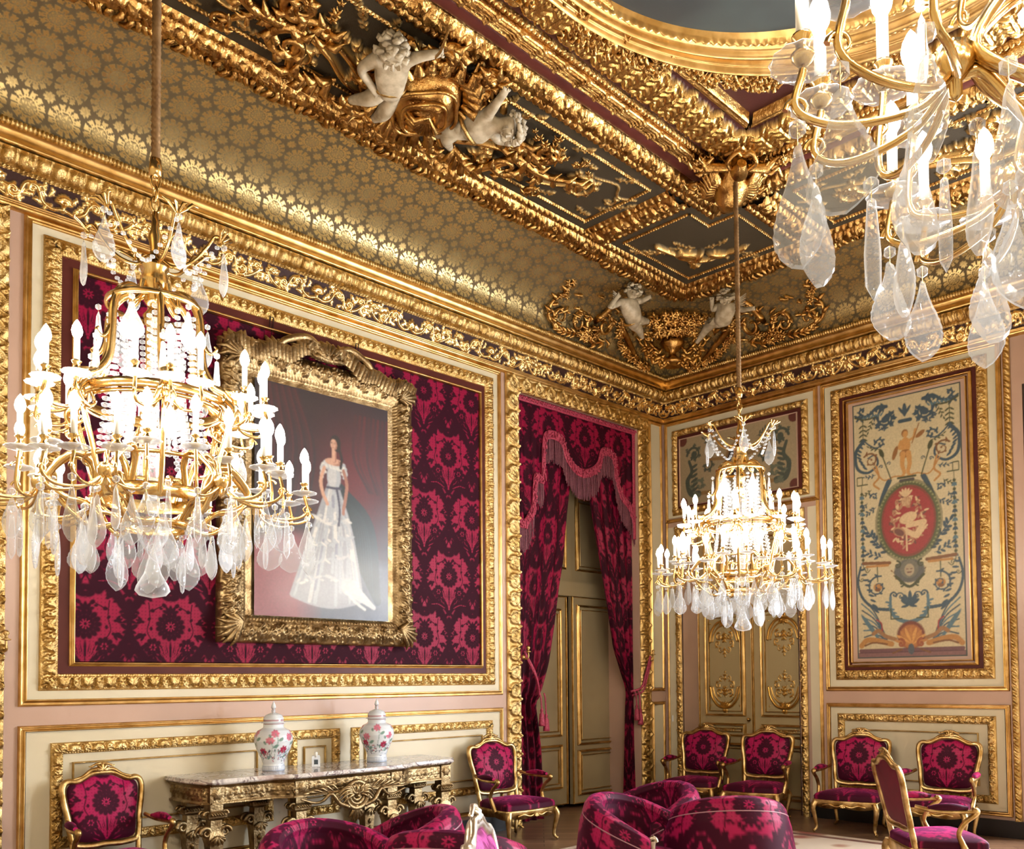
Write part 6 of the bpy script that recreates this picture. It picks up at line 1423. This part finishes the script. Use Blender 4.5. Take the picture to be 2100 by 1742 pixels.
# ================================================================= CEILING SCULPTURE
from mathutils import Vector as Vc
def figure(name, J, label, group, face, wings=None, sc=1.0, tilt=None):
    """plaster child: one skinned body over a joint graph, with hair (and wings) as parts"""
    root = empty(name, J['hip']); tag(root, label, 'sculpture', group); o0 = np.array(J['hip'])
    P = {k: np.array(v)-o0 for k, v in J.items()}
    nrm = np.array(face, float); nrm /= np.linalg.norm(nrm)
    mid = (P['chest']+P['hip'])/2+nrm*.02*sc
    bl = (P['hip']*.75+P['kl']*.25); br_ = (P['hip']*.75+P['kr']*.25)
    ax = P['chest']-P['hip']; ax /= np.linalg.norm(ax); lat = np.cross(ax, nrm)
    if lat@(P['sl']-P['chest']) < 0: lat = -lat
    hipl = P['hip']+lat*.035*sc; hipr = P['hip']-lat*.035*sc
    vs = [('hip', P['hip'], .078), ('mid', mid, .082), ('chest', P['chest'], .078), ('neck', P['neck'], .032), ('jaw', P['neck']*.5+P['head']*.5, .05), ('head', P['head'], .08), ('crown', P['head']+(P['head']-P['neck'])*.35, .052),
          ('sl', P['sl'], .036), ('el', P['el'], .027), ('hl', P['hl'], .019), ('sr', P['sr'], .036), ('er', P['er'], .027), ('hr', P['hr'], .019),
          ('hipl', hipl, .062), ('kl', P['kl'], .043), ('al', P['kl']*.3+P['fl']*.7, .026), ('fl', P['fl']+nrm*.02, .018), ('hipr', hipr, .062), ('kr', P['kr'], .043), ('ar', P['kr']*.3+P['fr']*.7, .026), ('fr', P['fr']+nrm*.02, .018)]
    ix = {v[0]: i for i, v in enumerate(vs)}
    ed = [('hip', 'mid'), ('mid', 'chest'), ('chest', 'neck'), ('neck', 'jaw'), ('jaw', 'head'), ('head', 'crown'), ('chest', 'sl'), ('sl', 'el'), ('el', 'hl'), ('chest', 'sr'), ('sr', 'er'), ('er', 'hr'), ('hip', 'hipl'), ('hipl', 'kl'), ('kl', 'al'), ('al', 'fl'), ('hip', 'hipr'), ('hipr', 'kr'), ('kr', 'ar'), ('ar', 'fr')]
    for h, e in (('hl', 'el'), ('hr', 'er')):      # fingers
        d = P[h]-P[e]; d /= np.linalg.norm(d)+1e-9; q = np.cross(d, nrm)
        for k in range(4): vs.append((h+str(k), P[h]+d*.045*sc+q*(k-1.5)*.014*sc, .006)); ix[h+str(k)] = len(vs)-1; ed.append((h, h+str(k)))
    me = bpy.data.meshes.new('body'); me.from_pydata([tuple(v[1]) for v in vs], [(ix[a], ix[b]) for a, b in ed], [])
    ob = bpy.data.objects.new('body', me); COL.objects.link(ob); ob.parent = root
    md = ob.modifiers.new('skin', 'SKIN'); md.use_smooth_shade = True
    if not me.skin_vertices: bpy.context.view_layer.objects.active = ob
    for i, v in enumerate(vs):
        me.skin_vertices[0].data[i].radius = (v[2]*sc, v[2]*sc)
    me.skin_vertices[0].data[0].use_root = True
    sb = ob.modifiers.new('sub', 'SUBSURF'); sb.levels = 2; sb.render_levels = 2
    me.materials.append(G['stone'])
    # face and hair
    up = P['head']-P['neck']; up /= np.linalg.norm(up); fw = nrm-up*(nrm@up); fw /= np.linalg.norm(fw); sd = np.cross(up, fw)
    H = P['head']; mb = MB()
    for k in range(46):
        a = rnd.uniform(-PI, PI); b = rnd.uniform(-.2, 1.3); v = (up*math.sin(b)+(-fw*math.cos(a)+sd*math.sin(a))*math.cos(b))
        if v@fw > .55 and v@up < .6: continue
        c = H+v*.068*sc; tube(mb, [c-sd*.018*sc, c+v*.014*sc, c+sd*.018*sc+up*.01*sc], [.008*sc, .016*sc, .006*sc], 6)
    mb.build('hair', 'stone', root)
    mb = MB()
    tube(mb, [H+fw*.06*sc+up*.012*sc, H+fw*.078*sc-up*.012*sc], [.006*sc, .011*sc], 6)
    for s in (-1, 1): tube(mb, [H+fw*.058*sc+sd*s*.026*sc-up*.018*sc, H+fw*.05*sc+sd*s*.036*sc-up*.024*sc], [.02*sc, .014*sc], 6); tube(mb, [H+fw*.062*sc+sd*s*.014*sc+up*.022*sc, H+fw*.055*sc+sd*s*.034*sc+up*.02*sc], [.005*sc, .004*sc], 5); (lambda q_: (tube(q_, [H+sd*s*.07*sc, H+sd*s*.08*sc-up*.014*sc], [.013*sc, .008*sc], 6), q_.build('ear', 'stone', root)))(MB())
    tube(mb, [H+fw*.066*sc-up*.034*sc-sd*.012*sc, H+fw*.069*sc-up*.036*sc, H+fw*.066*sc-up*.034*sc+sd*.012*sc], [.004*sc, .007*sc, .004*sc], 5)
    mb.build('face', 'stone', root)
    if wings:
        mb = MB(); b0 = P['chest']-nrm*.03
        for k in range(6): e = b0+np.array(wings)*(.2+.02*k)+ax*(.12-.05*k); tube(mb, [b0, (b0+e)/2+ax*.02, e], [.012, .022, .008], 6, 0, flat=.4)
        mb.build('wing', 'stone', root)
    mb = MB(); tube(mb, catmull([P['sr']+nrm*.03, P['chest']*.6+P['hip']*.4+nrm*.085, hipl+nrm*.05], 6), .010*sc, 6); t = np.linspace(0, 2*PI, 17)[:-1]
    tube(mb, np.stack([P['hip']*.8+P['chest']*.2+(lat*math.cos(q)*.09+nrm*math.sin(q)*.088)*sc for q in t]), .012*sc, 6, closed=True, up=ax); mb.build('gilt_sash', 'gold', root)
    return root
J1 = {'head': (-6.071, -2.334, 5.80), 'neck': (-6.004, -2.224, 5.83), 'chest': (-5.946, -2.144, 5.86), 'hip': (-5.802, -1.927, 5.86), 'kl': (-5.883, -1.821, 5.80), 'fl': (-5.947, -1.624, 5.86), 'kr': (-5.72, -1.752, 5.80), 'fr': (-5.69, -1.56, 5.86), 'sl': (-6.07, -2.16, 5.84), 'el': (-6.105, -2.01, 5.82), 'hl': (-5.936, -1.939, 5.79), 'sr': (-5.92, -2.27, 5.84), 'er': (-5.90, -2.39, 5.82), 'hr': (-5.82, -2.477, 5.84)}
J2 = {'head': (-4.946, -2.296, 5.80), 'neck': (-5.028, -2.22, 5.83), 'chest': (-5.075, -2.15, 5.86), 'hip': (-5.131, -1.961, 5.86), 'kl': (-5.208, -1.838, 5.80), 'fl': (-5.027, -1.677, 5.88), 'kr': (-5.259, -1.92, 5.82), 'fr': (-5.20, -1.72, 5.88), 'sl': (-5.14, -2.24, 5.84), 'el': (-5.181, -2.367, 5.82), 'hl': (-5.215, -2.504, 5.84), 'sr': (-4.99, -2.13, 5.84), 'er': (-4.88, -2.09, 5.82), 'hr': (-4.82, -2.18, 5.80)}
figure('cherub_sculpture', J1, 'plaster cherub on the ceiling left of the gilt cartouche, holding a rod', 'plaster cherubs', (-.2, -.45, -1), sc=1.4)
figure('cherub_sculpture', J2, 'plaster cherub on the ceiling right of the gilt cartouche, sprawling with one arm up', 'plaster cherubs', (-.2, -.4, -1), sc=1.4)
JA = {'head': (-1.877, -1.0, 5.934), 'neck': (-1.876, -0.97, 5.861), 'chest': (-1.859, -0.92, 5.788), 'hip': (-1.649, -0.82, 5.718), 'kl': (-1.476, -0.76, 5.705), 'fl': (-1.287, -0.66, 5.671), 'kr': (-1.445, -0.78, 5.8), 'fr': (-1.236, -0.74, 5.861), 'sl': (-2.014, -0.95, 5.803), 'el': (-2.231, -0.95, 5.666), 'hl': (-2.157, -1.0, 5.786), 'sr': (-1.773, -0.95, 5.877), 'er': (-1.68, -0.96, 5.903), 'hr': (-1.623, -1.0, 5.941)}
JB = {'head': (-1.0, -1.688, 5.979), 'neck': (-0.97, -1.667, 5.927), 'chest': (-0.92, -1.634, 5.88), 'hip': (-0.82, -1.496, 5.826), 'kl': (-0.76, -1.268, 5.829), 'fl': (-0.66, -1.045, 5.732), 'kr': (-0.78, -1.323, 5.86), 'fr': (-0.74, -1.132, 5.927), 'sl': (-0.95, -1.557, 5.945), 'el': (-0.95, -1.464, 5.916), 'hl': (-1.0, -1.499, 5.992), 'sr': (-0.95, -1.75, 5.886), 'er': (-0.96, -1.862, 5.804), 'hr': (-1.0, -2.01, 5.763)}
JA = {k: (v[0], v[1]-.02, v[2]-.04) for k, v in JA.items()}
figure('cherub_sculpture', JA, 'winged plaster cherub in the ceiling corner, left of the gilt urn', 'plaster cherubs', (-.3, -1, -.6), (-1, 0, .2), 1.25)
JB = {k: (v[0]-.04, v[1], v[2]-.10) for k, v in JB.items()}
figure('cherub_sculpture', JB, 'winged plaster cherub in the ceiling corner, right of the gilt urn', 'plaster cherubs', (-1, -.3, -.6), (0, -1, .2), 1.25)

def scr(mb, c, r, n, a0, turns, w, d=1, ex=(1, 0, 0), ey=(0, 1, 0), lift=(0, 0, -1), leaves=6, lead=None, ll=.09):
    """free-standing scroll in the plane ex, ey with leaves"""
    c, ex, ey, lf = (np.array(q, float) for q in (c, ex, ey, lift)); t = np.linspace(0, 1, n)
    a = a0+d*2*PI*turns*t; rr = r*(1-.84*t); P = c+rr[:, None]*(np.cos(a)[:, None]*ex+np.sin(a)[:, None]*ey)+lf*(.02+.03*t)[:, None]
    W = w*(1-.6*t)
    if lead is not None: Lp = catmull([np.array(q, float) for q in lead]+[P[0]], 8)[:-1]; P = np.vstack([Lp, P]); W = np.concatenate([np.linspace(w*.35, w, len(Lp)), W])
    tube(mb, P, W, 7)
    for k in range(leaves):
        q = int(len(P)*(.04+.7*k/leaves)); T = P[min(q+1, len(P)-1)]-P[q]; T /= np.linalg.norm(T)+1e-9; N = np.cross(T, lf)*d; L = ll*(1-.5*k/leaves)
        for s in (1, -.8): e = P[q]+T*L*.7+N*L*.9*s; tube(mb, [P[q], (P[q]+e)/2+lf*L*.35, e+lf*L*.1], [w*.7, w*.9, .004], 6)
def flowers(mb, pts, r, n, jit, lift):
    lf = np.array(lift, float); P = catmull(pts, 12)
    for k in range(n):
        c = P[rnd.randrange(len(P))]+np.array([rnd.uniform(-jit, jit) for _ in range(3)]); q = r*rnd.uniform(.6, 1.1)
        ux = np.array([rnd.uniform(-1, 1) for _ in range(3)]); ux -= lf*(ux@lf)/(lf@lf); ux /= np.linalg.norm(ux)+1e-9; uy = np.cross(lf, ux)
        for j in range(5): a = j*1.257+k; d = ux*math.cos(a)+uy*math.sin(a); tube(mb, [c, c+d*q*.8+lf*q*.5, c+d*q*1.5], [q*.3, q*.5, q*.1], 5)
        tube(mb, [c, c+lf*q*.8], [q*.4, q*.3], 6)
# cartouche between the two ceiling cherubs
ca = tag(empty('gilt_cartouche', (-5.5, -1.95, 6.0)), 'big gilt shield cartouche with scrolls bulging from the ceiling between two cherubs', 'ornament')
OF = np.array([-5.5, -1.95, 6.0])
mb = MB(); n = 40; V = []
for f in np.linspace(1, 0, 16):
    for a in np.arange(n)*2*PI/n:
        r = f*(1+.06*math.cos(4*a)); rid = .012*math.cos(a*2+f*24); V.append((.27*r*math.cos(a), .34*r*math.sin(a), -.05-.20*math.sqrt(max(0, 1-f**2.2))-rid*(f > .15)))
mb.add(V, gridF(16, n, False, True)); mb.build('shield', 'goldc', ca)
mb = MB()
for r_, w_, z_ in ((1.06, .035, -.07), (.8, .014, -.19), (.55, .012, -.23)):
    t = np.linspace(0, 2*PI, 41)[:-1]; tube(mb, np.stack([.29*r_*np.cos(t)*(1+.08*np.cos(4*t)), .36*r_*np.sin(t)*(1+.08*np.cos(4*t)), z_+0*t], 1), w_, 8, closed=True, up=(0, 0, 1))
for s in (-1, 1):
    for (cx_, cy_, r, a0, tr, d) in ((.30, -.42, .13, 0, 1.2, 1), (.34, .40, .12, PI, 1.2, -1), (.42, .1, .09, PI/2, 1.1, 1), (.16, -.52, .09, 0, 1.1, -1), (.40, -.15, .09, -PI/2, 1.1, -1), (.14, .5, .08, PI, 1.1, 1)):
        scr(mb, (s*cx_, cy_, -.06), r, 22, a0 if s > 0 else PI-a0, tr, .035, d*s, leaves=6, ll=.12)
for k in range(26):
    a = 2*PI*k/26; e = np.array([.44*math.cos(a), .56*math.sin(a), -.05]); b = e*.62; b[2] = -.09; tube(mb, [b, (b+e)/2+np.array([.03*math.sin(k), 0, -.09]), e], [.03, .045, .008], 6)
for k in range(9): a = PI*.5+(k-4)*.3; tube(mb, [(0, -.05, -.24), (.1*math.cos(a), -.05+.12*math.sin(a), -.29), (.16*math.cos(a), -.05+.2*math.sin(a), -.22)], [.012, .026, .01], 6)
mb.build('scroll_border', 'goldc', ca)
# bold free scrolls on either side of the cartouche group
for s, lab in ((-1, 'thick gilt acanthus scrolls on the ceiling, left of the cartouche group'), (1, 'thick gilt acanthus scrolls on the ceiling, right of the cartouche group')):
    mb = MB(); x = -5.48+s*1.0
    scr(mb, (x, -1.74, 5.965), .17, 26, -PI/2, 1.4, .04, s, leaves=8, ll=.15, lead=[(x-s*.45, -1.6, 5.98), (x-s*.3, -1.5, 5.96), (x-s*.12, -1.52, 5.95)])
    scr(mb, (x+s*.12, -2.1, 5.965), .13, 24, PI/2, 1.3, .035, -s, leaves=7, ll=.13, lead=[(x-s*.2, -1.85, 5.97), (x-s*.1, -2.05, 5.95)])
    scr(mb, (x+s*.45, -1.62, 5.965), .09, 20, PI/2, 1.2, .022, s, leaves=6, ll=.1, lead=[(x+s*.1, -1.9, 5.97), (x+s*.3, -1.8, 5.95)])
    P = catmull([(x+s*.1, -1.86, 5.96), (x+s*.35, -1.88, 5.93), (x+s*.6, -1.98, 5.94), (x+s*.75, -1.9, 5.98)], 8); tube(mb, P, np.linspace(.045, .012, len(P)), 8)
    for k in range(10):
        c = P[2+2*k]; e = c+np.array([s*.09, (-1)**k*.10, .02]); tube(mb, [c, (c+e)/2+np.array([0, 0, -.03]), e], [.02, .03, .004], 6)
    flowers(mb, [(x-s*.1, -2.25, 5.94), (x+s*.3, -2.22, 5.94), (x+s*.55, -2.2, 5.94)], .03, 16, .05, (0, 0, -1))
    tag(mb.build('gilt_scroll', 'goldc'), lab, 'ornament', 'gilt scrolls beside the cartouche')
# corner urn with garlands, torches and scrolls, standing in the cove corner
UO = np.array([-.66, -.66, 5.47])
ur = tag(empty('gilt_urn', tuple(UO)), 'gilt flower-filled urn with a scrolled foot filling the cove corner', 'ornament')
mb = MB(); K = 1.4
lathe(mb, [(r*K, z*K) for r, z in [(0, 0), (.10, 0), (.11, .03), (.07, .05), (.035, .08), (.03, .11), (.06, .13), (.10, .17), (.11, .2), (.085, .22), (.09, .24), (.16, .27), (.185, .29), (.18, .30), (.0, .29)]], (0, 0, 0), 32, flute=12, fa=.04); mb.build('vase', 'goldc', ur)
mb = MB(); flowers(mb, [(-.58, -.10, .33), (-.45, -.25, .37), (-.32, -.32, .39), (-.25, -.45, .37), (-.10, -.58, .33)], .045, 70, .055, (-.6, -.6, -.4)); flowers(mb, [(-.3, .02, .34), (-.14, -.14, .37), (.02, -.3, .34)], .045, 50, .05, (-.6, -.6, -.4)); mb.build('flowers', 'goldc', ur)
for s in (-1, 1):
    mb = MB(); e1 = np.array([1., -1, 0])/math.sqrt(2)*s; e2 = np.array([0, 0, 1.]); f = lambda a, b, c=0.: e1*a+e2*b+np.array([-.7, -.7, 0])*c
    scr(mb, f(.15, -.0, .04), .09, 20, 0, 1.2, .032, 1, e1, e2, (-.7, -.7, 0), 4, ll=.08); scr(mb, f(.27, .13, -.0), .10, 20, PI, 1.2, .028, -1, e1, e2, (-.7, -.7, 0), 5, ll=.09)
    scr(mb, f(.32, .33, .0), .11, 20, -PI/2, 1.2, .024, 1, e1, e2, (-.7, -.7, 0), 5, ll=.09)
    tube(mb, [f(.0, .03, .03), f(.15, .05, .02), f(.28, .22, .0), f(.32, .33, .0)], .018, 7)
    mb.build('scroll_foot', 'goldc', ur)
for side, NN, lab in ((0, lambda a, d, z: np.array([-a, -d, z]), 'gilt garland and scrolls spreading along the cove left of the corner urn'), (1, lambda a, d, z: np.array([-d, -a, z]), 'gilt garland and scrolls spreading along the cove right of the corner urn')):
    mb = MB(); q = lambda a, z: NN(a, .27+1.02*(1-math.sqrt(max(0., 1-((min(max(z, 5.60), 6.0)-5.60)/.41)**2))), z)
    lf = NN(0, 1, -.5)-NN(0, 0, 0)
    flowers(mb, [q(.62, 5.53), q(.85, 5.54), q(1.1, 5.62), q(1.3, 5.74), q(1.4, 5.86)], .036, 60, .03, lf)
    flowers(mb, [q(1.65, 5.70), q(1.8, 5.60), q(1.95, 5.62)], .034, 34, .045, lf)
    tube(mb, [q(.85, 5.58), q(1.36, 5.82)], [.03, .042], 8)
    ex = NN(1, 0, 0)-NN(0, 0, 0); ey = np.array([0, 0, 1.])+.5*(NN(0, 1, 0)-NN(0, 0, 0))
    scr(mb, q(1.62, 5.78), .15, 24, 0, 1.3, .034, 1, ex, ey, lf*.5, 8, lead=[q(1.1, 5.8), q(1.4, 5.93), q(1.7, 5.94)], ll=.15)
    scr(mb, q(2.0, 5.72), .13, 24, PI, 1.2, .03, -1, ex, ey, lf*.5, 7, lead=[q(1.5, 5.64), q(1.75, 5.57)], ll=.13)
    scr(mb, q(2.3, 5.70), .12, 22, -PI/2, 1.1, .024, 1, ex, ey, lf*.5, 7, lead=[q(2.0, 5.60), q(2.15, 5.57)], ll=.12)
    P = catmull([q(2.3, 5.60), q(2.46, 5.66), q(2.50, 5.78), q(2.44, 5.85), q(2.5, 5.91)], 6); tube(mb, P, np.linspace(.026, .008, len(P)), 6)
    for k in range(8): c = P[2+3*k]; s = (-1)**k; e = c+ex*.09*s+ey*.05; tube(mb, [c, (c+e)/2+lf*.04, e], [.014, .026, .004], 6)
    flowers(mb, [q(2.44, 5.84), q(2.5, 5.91)], .03, 10, .05, lf)
    for k in range(34): a = rnd.uniform(1.2, 2.5); z = rnd.uniform(5.58, 5.92); c = q(a, z); e = c+ex*rnd.uniform(-.12, .12)+ey*rnd.uniform(-.03, .11); tube(mb, [c, (c+e)/2+lf*.05, e], [.01, .022, .003], 6)
    tag(mb.build('gilt_garland', 'goldc'), lab, 'ornament', 'gilt garlands in the cove corner')
# lion mask the chandelier hangs from
lm = tag(empty('lion_mask', (-3.0, -3.0, 5.93)), 'gilt lion head with crest and leaves on the ceiling above the distant chandelier', 'ornament')
d0 = np.array([-1, -1, 0])/math.sqrt(2); s0 = np.array([1, -1, 0])/math.sqrt(2); k0 = np.array([0, 0, -1.])
g = lambda a, b, c: d0*a+s0*b+k0*c
mb = MB()
tube(mb, catmull([g(.22, 0, .0), g(.10, 0, .06), g(-.02, 0, .13), g(-.10, 0, .16), g(-.15, 0, .15)], 5), np.interp(np.linspace(0, 1, 21), [0, .3, .6, .85, 1], [.09, .15, .135, .085, .04]), 14)
for s in (-1, 1):
    tube(mb, [g(-.0, s*.05, .18), g(.05, s*.065, .2)], [.03, .022], 8); tube(mb, [g(-.06, s*.055, .2), g(-.1, s*.06, .15)], [.022, .03], 8); tube(mb, [g(.1, s*.1, .12), g(.16, s*.13, .14)], [.03, .012], 8); tube(mb, [g(-.10, s*.03, .17), g(-.14, s*.035, .13)], [.03, .025], 8)
    for k in range(9): a = -.4+k*.33; tube(mb, [g(.06*math.cos(a), s*.09, .1), g(.02+.14*math.cos(a), s*(.14+.06*abs(math.sin(a))), .12), g(.04+.2*math.cos(a), s*(.17+.1*abs(math.sin(a))), .05)], [.03, .035, .006], 7)
tube(mb, [g(-.16, 0, .15), g(-.19, 0, .15)], [.022, .016], 8)
mb.build('head', 'goldc', lm)
mb = MB()
for s in (-1, 1):
    scr(mb, g(-.12, s*.25, .0), .09, 20, 0, 1.2, .02, s, s0*s, d0*-1, k0, 6, ll=.1); scr(mb, g(.2, s*.26, .0), .1, 20, 0, 1.2, .024, -s, s0*s, d0, k0, 6, ll=.12)
    for k in range(6): a = k*.45; e = g(-.2-.12*math.cos(a), s*(.06+.2*math.sin(a)), .02); b = g(-.1, s*.06, .05); tube(mb, [b, (b+e)/2+k0*.05, e], [.02, .03, .005], 6)
    flowers(mb, [g(.25, s*.1, .03), g(.3, s*.35, .02)], .028, 12, .04, (0, 0, -1))
tube(mb, [g(.25, 0, .04), g(.33, 0, .14), g(.42, 0, .12)], [.07, .075, .04], 12)
for s in (-1, 1): tube(mb, catmull([g(.3, s*.05, .12), g(.42, s*.12, .12), g(.5, s*.06, .08), g(.46, s*.02, .08)], 5), .018, 7); tube(mb, [g(.28, s*.08, .08), g(.25, s*.25, .06), g(.35, s*.33, .02)], [.03, .05, .008], 8)
mb.build('leaf_surround', 'goldc', lm)

mb = MB(); tube(mb, [(-5.80, -2.44, 5.83), (-5.84, -2.56, 5.80), (-5.95, -2.80, 5.80)], .009, 6)
tag(mb.build('thin_rod', 'gold'), 'thin gilt rod held up by the left ceiling cherub', 'rod')
for (x, lab) in ((-2.66, 'small gilt hook holding the cord of the left door curtain'), (-.42, 'small gilt hook holding the cord of the right door curtain'), (-7.70, 'small gilt bracket on the gilt frame at the left edge')):
    hk = MB(); f = lambda P, x=x: np.stack([P[:, 0]+x, P[:, 1], P[:, 2]+1.86], 1)
    tube(hk, catmull([(0, -.045, 0), (0, -.09, -.02), (0, -.12, .0), (0, -.12, .05)], 5), .008, 7, 0, f); lathe(hk, [(0, .05), (.03, .055), (.032, .06), (.012, .07), (.01, .085), (.022, .1), (.012, .12), (0, .125)], (0, -.12, 0), 12, 0, f); lathe(hk, [(0, 0), (.03, .0), (.03, .01), (0, .02)], (0, 0, 0), 12, 0, lambda P, f=f: f(np.stack([P[:, 0], -.045+0*P[:, 1]-P[:, 2], P[:, 1]], 1)))
    tag(hk.build('curtain_hook', 'gold'), lab, 'hook', 'gilt curtain hooks')
# ================================================================= LIGHT AND CAMERA
def area(name, loc, rot, sx, sy, power, color, spread=180):
    l = bpy.data.lights.new(name, 'AREA'); l.shape = 'RECTANGLE'; l.size = sx; l.size_y = sy; l.energy = power; l.color = color; l.spread = math.radians(spread)
    o = bpy.data.objects.new(name, l); COL.objects.link(o); o.location = loc; o.rotation_euler = rot; return o
for k, (a, b) in enumerate(WIN):
    area('window_daylight', (.45, -(a+b)/2, (WT+WB)/2), (0, PI/2, 0), WT-WB-.3, b-a-.1, 850, (.80, .89, 1.0))
w = bpy.data.worlds.new('World'); SC.world = w; w.use_nodes = True
w.node_tree.nodes['Background'].inputs[0].default_value = (.75, .85, 1, 1); w.node_tree.nodes['Background'].inputs[1].default_value = .8
cam = bpy.data.cameras.new('Camera'); co = bpy.data.objects.new('Camera', cam); COL.objects.link(co); SC.camera = co
QP = (.811325751581532, .036773216166190115, -.009623049535114383, 1832.8435954013987, 1145.5587583646477, 1328.865302134302, -9.53828295183466, -7.106612624375972)
def cam_axes(yaw, pitch, roll):
    f = Vector((math.sin(yaw)*math.cos(pitch), math.cos(yaw)*math.cos(pitch), math.sin(pitch))); r = Vector((math.cos(yaw), -math.sin(yaw), 0)); u = r.cross(f)
    c, s = math.cos(roll), math.sin(roll); return r*c+u*s, u*c-r*s, f
from mathutils import Matrix
r_, u_, f_ = cam_axes(*QP[:3])
m = Matrix((r_, u_, -f_)).transposed().to_4x4(); m.translation = Vector((QP[6], QP[7], 1.6)); co.matrix_world = m
cam.sensor_fit = 'HORIZONTAL'; cam.sensor_width = 36; cam.lens = 36*QP[3]/2100
cam.shift_x = (1050-QP[4])/2100; cam.shift_y = (QP[5]-871)/2100; cam.clip_start = .05
SC.view_settings.view_transform = 'Standard'; SC.view_settings.look = 'None'; SC.view_settings.gamma = 1; SC.view_settings.use_curve_mapping = False
SC.view_settings.exposure = -.06
SC.cycles.max_bounces = 6; SC.cycles.diffuse_bounces = 3; SC.cycles.glossy_bounces = 3; SC.cycles.transmission_bounces = 2; SC.cycles.transparent_max_bounces = 28
SC.cycles.use_adaptive_sampling = True; SC.cycles.adaptive_threshold = .1; SC.cycles.adaptive_min_samples = 12
SC.cycles.sample_clamp_indirect = 4; SC.cycles.caustics_reflective = False; SC.cycles.caustics_refractive = False
SC.cycles.use_denoising = True; SC.cycles.denoiser = 'OPENIMAGEDENOISE'; SC.cycles.use_light_tree = True
